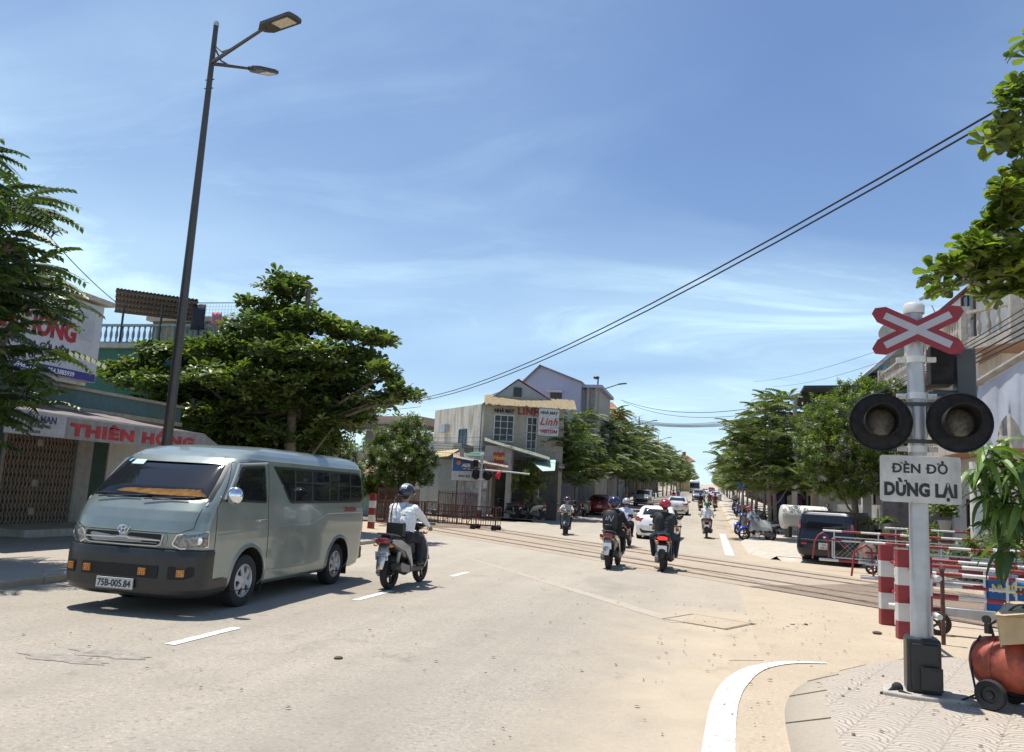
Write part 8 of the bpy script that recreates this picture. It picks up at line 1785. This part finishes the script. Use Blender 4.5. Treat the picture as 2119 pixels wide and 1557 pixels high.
# big tropical almond behind the minibus
Yb = 23.5
LBp = [(590, 660, 60, 24, .8), (560, 740, 110, 40, 1.2), (480, 780, 120, 40, 1.4), (640, 790, 130, 45, 1.2), (560, 840, 170, 45, 1.4), (420, 820, 120, 45, 1.2), (700, 850, 90, 35, 1.0), (540, 900, 190, 40, 1.2), (350, 900, 80, 40, 1.4), (600, 578, 26, 13, 0), (600, 605, 52, 15, 0), (548, 640, 52, 18, .3), (640, 668, 85, 20, 0), (560, 690, 85, 22, -.3), (728, 690, 65, 15, .3), (775, 700, 42, 11, 0), (500, 720, 70, 26, .4), (620, 735, 120, 26, -.6), (745, 742, 45, 16, .2), (425, 735, 80, 26, .2), (335, 730, 50, 18, 0), (285, 762, 55, 20, .2), (690, 785, 95, 26, .4), (795, 775, 35, 16, -.3), (835, 815, 36, 14, 0), (520, 790, 140, 32, -.8), (345, 800, 95, 28, -.3), (245, 775, 36, 16, 0), (620, 840, 150, 30, .3), (785, 828, 45, 14, .2), (440, 860, 130, 30, 0), (560, 895, 140, 26, .3), (700, 870, 50, 22, .2), (310, 850, 70, 25, .5), (655, 905, 60, 30, .8), (500, 930, 150, 26, .6), (600, 960, 120, 22, 1.0)]
lob = []
base = at(590, 1030, Yb); bx0 = base.x
for px_, py_, rx_, rz2, dy in LBp:
    v = at(px_, py_, Yb+dy*1.6); lob.append(((v.x-bx0, v.y-Yb, v.z), (rx_/64., min(1.9, .6+rx_/64.*.9), rz2*1.12/64.)))
bt = thing('almond_tree', 'big broad leaved tree with tiered branches behind the minibus and lamp post', 'tree', (bx0, Yb, 0))
limbs([(0, 0, 0), (.05, 0, 2), (-.05, 0, 4), (.1, 0, 6), (.15, 0, 8.3)], .24, .07, lob, mbark, bt)
pl = []
for p, d in lobe_points(lob, 38, .35):
    if p[2] < 1.6: continue
    pl.append((p, rotm(RG.uniform(0, 6.3), RG.uniform(-.6, .6), RG.uniform(-.6, .6)), RG.uniform(.19, .36)))
foliage('crown', 'rosette', pl, lf_bang, bt)
# bushy tree right of it
def dense_tree(name, label, loc, lobes, trunk, r0, dens, size, mat, group=None, kind='sprig'):
    root = thing(name, label, 'tree', loc, 0, group); limbs(trunk, r0, r0*.45, lobes, mbark, root); pl = []
    for p, d in lobe_points(lobes, dens, .45): pl.append((p, rotm(RG.uniform(0, 6.3), RG.uniform(-1.2, 1.2), RG.uniform(-.6, .6)), size*RG.uniform(.7, 1.25)))
    foliage('crown', kind, pl, mat, root); return root
def pxlobes(L, Y, base, sc):
    out = []
    for px_, py_, rx_, rz2, dy in L: v = at(px_, py_, Y+dy); out.append(((v.x-base.x, dy, v.z), (rx_/sc, max(rx_, rz2)/sc*.9, rz2/sc)))
    return out
b2 = at(820, 1060, 38.5); sc = 1640/43.
dense_tree('bushy_tree', 'bushy mid green tree between the minibus and the tailor house', (b2.x, 38.5, 0), pxlobes([(845, 885, 30, 22, 0), (815, 905, 40, 25, .3), (860, 920, 38, 28, -.3), (790, 940, 42, 28, .2), (835, 950, 55, 30, -.5), (880, 955, 26, 22, .3), (770, 980, 35, 26, 0), (820, 990, 50, 26, -.3), (870, 990, 30, 20, .2), (755, 1015, 22, 22, .3), (790, 1020, 34, 18, .5)], 38.5, b2, sc), [(0, 0, 0), (.1, 0, 1), (0, .1, 2), (.1, 0, 4)], .13, 62, .34, lf_dense)
b3 = at(690, 1050, 34); dense_tree('bushy_tree', 'dark shrubby tree low behind the rear of the minibus', (b3.x, 34, 0), pxlobes([(640, 930, 60, 30, 0), (700, 940, 40, 30, .3), (730, 985, 25, 30, .3), (680, 985, 60, 30, 0), (740, 1020, 14, 18, 0), (620, 980, 60, 40, 0)], 34, b3, 1640/38.), [(0, 0, 0), (.1, 0, 1), (0, .1, 2), (.1, 0, 3.2)], .12, 55, .34, lf_dense)
b4 = at(690, 960, 75); 
for i, (px_, Y, s, lab) in enumerate(((690, 76, 1.0, 'far green tree seen under the beige canopy, left of its column'), (905, 95, .8, 'far tree behind the beige canopy at its right end'), (560, 80, 1.1, 'far tree behind the big broad leaved tree'))):
    v = at(px_, 960, Y); dense_tree('far_tree', lab, (v.x, Y, 0), [((a_*2.2*s, b_*1.5, z_*s), (1.9*s, 1.9*s, 1.1*s)) for a_, b_, z_ in ((0, 0, 4.6), (-1, .3, 3.6), (1, -.3, 3.7), (0, .4, 2.6), (-.6, 0, 5.2))], [(0, 0, 0), (0, 0, 2), (0, 0, 4)], .15, 16, .6, lf_dense, 'far trees on the left')
# right: round tree behind the black car
b5 = at(1765, 1030, 32.5); sc = 1640/33.2
dense_tree('round_tree', 'dense round bright green tree behind the black car and left signal lamp', (b5.x, 32.5, 0), pxlobes([(1785, 815, 55, 26, 0), (1845, 815, 42, 24, .2), (1720, 850, 50, 30, .2), (1690, 890, 42, 34, -.2), (1790, 865, 90, 40, -.8), (1855, 880, 45, 40, 0), (1680, 930, 36, 30, .2), (1745, 930, 80, 45, -1.0), (1830, 945, 65, 40, -.5), (1700, 980, 45, 30, 0), (1780, 995, 70, 32, -.3), (1860, 985, 35, 30, .3), (1740, 1020, 50, 18, .2)], 32.5, b5, sc), [(0, 0, 0), (.1, 0, 1.5), (0, .1, 3), (.1, 0, 5)], .16, 70, .27, lf_round)
# near right almond branch; trunk stands beyond the right edge
bz = thing('almond_tree', 'broad leaved tree reaching in from the upper right edge', 'tree', (5.6, 9.6, .1))
LR = [(1935, 578, 16, 12), (1955, 600, 16, 12), (1975, 555, 22, 14), (1990, 520, 18, 12), (2010, 590, 10, 8), (2030, 520, 30, 22), (2065, 470, 34, 24), (2095, 430, 30, 30), (2075, 400, 26, 18), (2110, 370, 22, 26), (2050, 560, 30, 18), (2095, 540, 30, 34), (2060, 605, 24, 12), (2105, 600, 25, 16), (2045, 290, 12, 6), (2085, 300, 18, 14), (2090, 250, 22, 26), (2105, 195, 20, 22), (2110, 320, 14, 10), (2118, 95, 5, 8), (2018, 545, 20, 14)]
lob = []; scn = 1640/9.9
for i, (px_, py_, rx_, rz2) in enumerate(LR): v = at(px_, py_, 9.2+.25*math.sin(i*2.2)); lob.append(((v.x-5.6, v.y-9.6, v.z-.1), (rx_/scn, .22, rz2/scn)))
lob_off = [((a_, b_, c_), (.8, .8, .3)) for a_, b_, c_ in ((-1.4, -.5, 6.0), (-1.3, .4, 7.2), (0, -1.2, 6.8), (.6, .7, 7.6), (1.4, 0, 6.2), (-.4, 1.3, 5.6), (0, 0, 8.6), (1.2, 1, 5.0), (-1.2, -.2, 5.0), (.4, -1.4, 5.2))]
trk = [(0, 0, 0), (.05, 0, 2), (-.1, 0, 4), (-.5, -.1, 5.2), (0, 0, 7.5)]
limbs(trk, .2, .07, lob_off, mbark, bz)
b = MB(); c0_ = Vector((-.5, -.1, 5.2))
for ch in ((0, 2, 4, 5, 6, 9), (11, 10, 5), (12, 11, 13), (14, 15, 16, 17), (7, 8, 6)):
    pts = [Vector(lob[k][0]) for k in ch]+[Vector(lob_off[8][0]) if ch[-1] != 17 else Vector(lob_off[0][0])]; n = len(pts); b.tube(pts, [.006+.022*i/(n-1) for i in range(n)], 6)
b.build('branch', mbark, bz, fixn=False)
pl = []
for i, (c, r) in enumerate(lob):
    for k in range(max(2, int(5.0*(LR[i][2]*LR[i][3])/250.))): d = RG.normal(size=3); d /= np.linalg.norm(d); pl.append((np.array(c)+d*np.array(r)*RG.uniform(.3, 1), rotm(RG.uniform(0, 6.3), RG.uniform(-.7, .7), RG.uniform(-.7, .7)), RG.uniform(.15, .22)))
for p, d in lobe_points(lob_off, 22, .3): pl.append((p, rotm(RG.uniform(0, 6.3), RG.uniform(-.4, .4), RG.uniform(-.4, .4)), RG.uniform(.17, .26)))
foliage('crown', 'rosette', pl, lf_bang2, bz)
# long leaved plant hanging at the right edge
lp = thing('long_leaved_tree', 'plant with long drooping dark leaves at the right edge beside the stop board', 'tree', (4.35, 10.6, .1)); b = MB(); b.tube([(0, 0, 0), (.02, 0, 1.2), (-.05, 0, 2.6)], [.05, .045, .03], 8)
pl = []
LP = [(2040, 935, 2), (2075, 925, 3), (2030, 985, 5), (2080, 990, 6), (2110, 960, 6), (2055, 1030, 5), (2095, 1045, 7), (2075, 1090, 5), (2095, 1130, 5), (2112, 1085, 6), (2060, 960, 4), (2118, 1010, 6)]
for px_, py_, n in LP:
    v = at(px_, py_, 10.4+.3*math.sin(px_)); p = np.array([v.x-4.35, v.y-10.6, v.z-.1]); b.tube([(0, 0, max(.3, p[2]-.5)), tuple(p)], [.015, .008], 5)
    for k in range(n*2+2): pl.append((p+RG.normal(0, .05, 3), rotm(RG.uniform(0, 6.3), RG.uniform(-.9, .5), RG.uniform(-.4, .4)), RG.uniform(.38, .62)))
b.build('stem', mbark, lp, fixn=False); foliage('leaves', 'strap', pl, leafmat('long_dark_leaves', (.028, .060, .016), (.12, .20, .04), .33, .25), lp)
# shrubs and pots behind the gates
for i, (px_, py_, Y, s, kd, lab) in enumerate(((1832, 1062, 28.9, .55, 'strap', 'spiky potted plant on the striped pillar base right of the black car'), (1808, 1070, 29.2, .35, 'strap', 'small potted plant on the left striped pillar base'), (1955, 1075, 26.8, .40, 'sprig', 'potted shrub on the striped pillar right of the signal post'))):
    v = at(px_, py_, Y); r_ = thing('potted_plant', lab, 'plant', (v.x, Y, [1.05, 1.05, 1.27][i])); b = MB(); b.lathe([(.001, 0), (.12, 0), (.19, .28), (.21, .28), (.21, .32), (.17, .32), (.15, .26), (.001, .26)], 20); b.build('pot', M('pot_pale', (.42, .40, .36), .8, var=.1, stain=.3), r_)
    foliage('leaves', kd, [(np.array([0, 0, .3]) if kd == 'strap' else RG.normal(0, .12, 3)+np.array([0, 0, .6]), rotm(RG.uniform(0, 6.3), RG.uniform(.1, 1.2), 0), s*RG.uniform(.8, 1.2)) for k in range(26 if kd == 'strap' else 40)], lf_round, r_)
for i, (px_, py_, Y, w_, h_, lab) in enumerate(((2060, 1130, 24, .9, .8, 'bright green shrub behind the striped gates at the right'), (2000, 1150, 25, 1.0, .6, 'low shrub behind the signal post near the gate rails'), (1900, 1120, 28.5, .8, .9, 'dark shrub behind the signal post at the foot of the wall'), (2110, 1120, 22, .8, 1.1, 'shrub at the right edge behind the hanging leaves'), (1780, 1110, 29.5, .9, .5, 'low shrub behind the mesh gate'))):
    v = gr(px_, py_+40); x_ = at(px_, py_, Y).x; r_ = thing('shrub', lab, 'shrub', (x_, Y, 0), 0, 'shrubs behind the gates'); foliage('leaves', 'sprig', [(RG.normal(0, 1, 3)*np.array([w_*.4, .35, h_*.25])+np.array([0, 0, h_*.8]), rotm(RG.uniform(0, 6.3), RG.uniform(-.6, 1.3), 0), .32*RG.uniform(.7, 1.2)) for k in range(130)], [lf_round, lf_dense][i % 2], r_); b = MB(); [b.tube([(0, 0, 0), (.2*math.cos(k), .2*math.sin(k), h_)], [.015, .006], 5) for k in range(5)]; b.build('stem', mbark, r_, fixn=False)
v = at(1092, 1000, 44.2); r_ = thing('shrub', 'climbing shrub with red flowers by the pillar of the old shop', 'shrub', (v.x, 44.2, .15)); foliage('leaves', 'sprig', [(RG.normal(0, 1, 3)*np.array([.45, .3, .55])+np.array([.2, 0, 2.1]), rotm(RG.uniform(0, 6.3), RG.uniform(-.6, 1.3), 0), .4*RG.uniform(.7, 1.2)) for k in range(170)], lf_round, r_); foliage('flowers', 'rosette', [(RG.normal(0, 1, 3)*np.array([.4, .3, .3])+np.array([.2, -.2, 2.7]), rotm(RG.uniform(0, 6.3), 0, 0), .07) for k in range(16)], M('red_petal', (.5, .03, .03), .5, var=0), r_); b = MB(); b.tube([(0, 0, 0), (.1, 0, 1), (.2, 0, 2.4)], [.04, .03, .01], 6); b.build('stem', mbark, r_)
# ================================================================== lamps, poles, wires
mlamp = M('lamp_grey_brown', (.085, .075, .068), .42, .55, var=.08)
mled = M('led_panel', (.62, .56, .42), .35, var=.25, nscale=40)
def lamp_head(root, tip, d, roll=0, L=.85, W_=.34):
    """tip: where the arm meets the head; d: direction of the head"""
    d = Vector(d).normalized(); s_ = d.cross(Vector((0, 0, 1))).normalized(); u = s_.cross(d); T = Matrix(((d.x, s_.x, u.x, tip[0]), (d.y, s_.y, u.y, tip[1]), (d.z, s_.z, u.z, tip[2]), (0, 0, 0, 1)))
    b = MB(); out = round_poly([(-.05, -.07), (.12, -W_/2), (L-.04, -W_/2), (L, -W_/2+.08), (L, W_/2-.08), (L-.04, W_/2), (.12, W_/2), (-.05, .07)], .03); b.prism(out, -.03, .035, 0, T); b.prism(shrink(out, .05), .035, .07, 0, T); h = b.build('lamp_head', mlamp, root, .008)
    b = MB(); b.prism(round_poly([(L*.42, -W_*.33), (L*.90, -W_*.33), (L*.90, W_*.33), (L*.42, W_*.33)], .02), -.038, -.030, 0, T); b.build('led_panel', mled, h)
    b = MB(); b.cyl(T @ Vector((-.12, 0, 0)), T @ Vector((.10, 0, 0)), .045, n=10); b.build('head_clamp', mlamp, h); return h
def arm(root, p0, p1, brace=True, r=.036):
    p0 = Vector(p0); p1 = Vector(p1); b = MB(); m = p0.lerp(p1, .5)+Vector((0, 0, -.0)); b.tube([p0, p0.lerp(p1, .25), m, p1], [r*1.25, r*1.1, r, r*.85], 10); a = b.build('arm', mlamp, root)
    if brace: b = MB(); q = p0+Vector((0, 0, .42)); e = p0.lerp(p1, .42)+Vector((0, 0, .01)); b.tube([q, q.lerp(e, .5)-Vector((0, 0, .12)), e], .02, 8); b.build('brace', mlamp, root)
    return a
LX, LY_ = -10.73, 14.0
lamp = thing('street_lamp', 'tall dark grey street lamp with two heads rising behind the minibus', 'street lamp', (LX, LY_, .13), 0, 'street lamps')
b = MB(); b.tube([(0, 0, 0), (0, 0, 3), (0, 0, 7), (0, 0, 11.36)], [.108, .098, .078, .052], 20); b.build('pole', mlamp, lamp)
b = MB(); b.lathe([(.058, 11.36), (.06, 11.42), (.045, 11.47), (.001, 11.49)], 16); b.build('pole_cap', mpost, lamp); b = MB(); b.box(-.24, .24, -.24, .24, 0, .04); b.lathe([(.15, .04), (.15, .3), (.13, .32)], 16); b.build('base_plate', mlamp, lamp)
L0 = Vector((LX, LY_, .13)); t1 = at(545, 60, 12.9)-L0; t2 = at(522, 143, 15.0)-L0; h1 = at(612, 36, 12.45)-L0; h2 = at(568, 153, 15.7)-L0
arm(lamp, (0, 0, 10.50), t1); arm(lamp, (0, 0, 10.48), t2); lamp_head(lamp, t1, h1-t1, L=(h1-t1).length); lamp_head(lamp, t2, h2-t2, L=max(.7, (h2-t2).length))
b = MB(); [b.cyl((-.11, 0, z_), (.11, 0, z_), .012, n=6) for z_ in (9.9, 10.1)]; b.build('bolt', mlamp, lamp)
far_l = thing('street_lamp', 'second street lamp of the left row, standing above the tiled roof house', 'street lamp', (-10.3, 73, zt(73)), 0, 'street lamps')
b = MB(); b.tube([(0, 0, 0), (0, 0, 11.9)], [.13, .07], 12); b.build('pole', mlamp, far_l); arm(far_l, (0, 0, 10.7), (1.9, -.1, 11.35), True, .05); lamp_head(far_l, (1.9, -.1, 11.35), (1, 0, .12), L=.8); b = MB(); b.ell((-.15, -.1, 11.95), (.30, .25, .16), 12, 8); b.build('camera_box', mlamp, far_l)
for i, (Y, lab) in enumerate(((118, 'third street lamp of the left row above the tree crowns'), (163, 'fourth street lamp of the left row above the tree crowns'), (228, 'fifth street lamp of the left row, small in the distance'), (300, 'sixth street lamp of the left row, tiny in the distance'))):
    c = dup(far_l, (-10.3, Y, zt(Y)), 0, lab, 'street lamps')
    for ch in list(c.children):
        if ch.name.startswith('camera_box'): bpy.data.objects.remove(ch)
mwire = M('black_cable', (.012, .012, .013), .6, var=0)
def cable(label, pts, sag, r=.012, name='cable', group='overhead cables'):
    P = []
    for a, c in zip(pts[:-1], pts[1:]):
        a, c = Vector(a), Vector(c); n = 14
        for k in range(n): t = k/n; P.append(a.lerp(c, t)-Vector((0, 0, 4*sag*t*(1-t))))
    P.append(Vector(pts[-1])); b = MB(); b.tube(P, r, 5); return tag(b.build(name, mwire, None, fixn=False), label, 'cable', group)
rightend = at(2119, 195, 12.5)
cable('upper of the two thick cables crossing the whole sky from the upper right', [at(2119, 196, 12.5), at(863, 826, 44)], .78, .019); cable('lower of the two thick cables crossing the whole sky from the upper right', [at(2119, 212, 12.5), at(855, 832, 44)], .83, .019)
up = thing('utility_pole', 'concrete utility pole rising from the trees right of the slender tree', 'utility pole', (at(1645, 830, 46).x, 46, 0)); b = MB(); b.tube([(0, 0, 0), (0, 0, 7.9)], [.17, .11], 10); b.build('pole', mconc, up); b = MB(); b.bar((-.9, 0, 7.3), (.9, 0, 7.3), .08); b.bar((-.7, 0, 6.8), (.7, 0, 6.8), .08); b.build('crossarm', mdarksteel, up); ux = up.location.x
for k, (x_, z_) in enumerate(((-.8, 7.4), (-.4, 7.4), (.4, 7.4), (.8, 7.4))): b = MB(); b.lathe([(.04, 0), (.06, .04), (.03, .08), (.05, .12), (.001, .16)], 8, 0, TR(x_, 0, z_-.05)); b.build('insulator', mpost, up)
n_w = ['lowest', 'second', 'third', 'fourth', 'fifth', 'sixth']
for k in range(6):
    cable('%s black cable from the utility pole to the balcony house' % n_w[k], [(ux+.12*k, 46, 6.5+.2*k), at(2125, 700-13*k, 13+k*.2)], .45+.08*(k % 3), .014 if k < 4 else .009)
for k in range(5): cable('%s black cable from the utility pole across the street to the left trees' % n_w[k], [(ux-.1*k, 46, 6.6+.13*k), at(1325-5*k, 878-3*k, 62)], .35+.07*k, .02 if k < 3 else .013)
cable('cable leaving the top of the utility pole toward the tiled roof house', [(ux, 46, 7.6), at(1285, 828, 70)], .9, .02); cable('second cable toward the tiled roof house, just under the first', [(ux, 46, 7.3), at(1290, 832, 70)], 1.0, .016)
for k in range(3): cable('%s of the thin high wires over the right trees' % n_w[k], [at(1560+40*k, 790+10*k, 60), at(1890, 700+25*k, 30)], .3, .008)
for k in range(5): cable('%s cable sagging in front of the tailor house' % n_w[k], [at(870, 905+7*k, 43), at(1150, 885+9*k, 45.5), at(1330, 860+5*k, 60)], .25+.05*(k % 3), .011)
cable('thin cable from the left tree down to the shelter roof corner', [at(60, 440, 15), at(238, 624, 23.9)], .12, .014); cable('thin cable in the gap between the big tree and the canopy', [at(870, 842, 43), at(700, 852, 50)], .1, .014)

# far woods closing the horizon: reads as one mass
def woods(label, x0, x1, y0, y1, n, h, seed):
    g = np.random.default_rng(seed); pl = []
    for k in range(n):
        x = g.uniform(x0, x1); y = g.uniform(y0, y1); hh = h*g.uniform(.55, 1.1); w = g.uniform(2.2, 4.2)
        for q in range(46): d = g.normal(size=3); d /= np.linalg.norm(d); pl.append((np.array([x, y, zt(y)+hh*.55])+d*np.array([w, w, hh*.5]), rotm(g.uniform(0, 6.3), g.uniform(-1, 1), 0), 1.5*g.uniform(.7, 1.3)))
    o = foliage('distant_woods', 'sprig', pl, lf_dense, None); o['kind'] = 'stuff'; o['label'] = label; o['category'] = 'woods'
woods('dark green woods beyond the houses on the left of the street', -120, -26, 85, 200, 90, 8, 1)
woods('dark green woods beyond the houses on the right of the street', 22, 120, 60, 200, 90, 8, 2)
woods('woods closing the far left end of the street', -70, -13, 240, 420, 90, 9, 3); woods('woods closing the far right end of the street', 6, 70, 240, 420, 90, 9, 4)
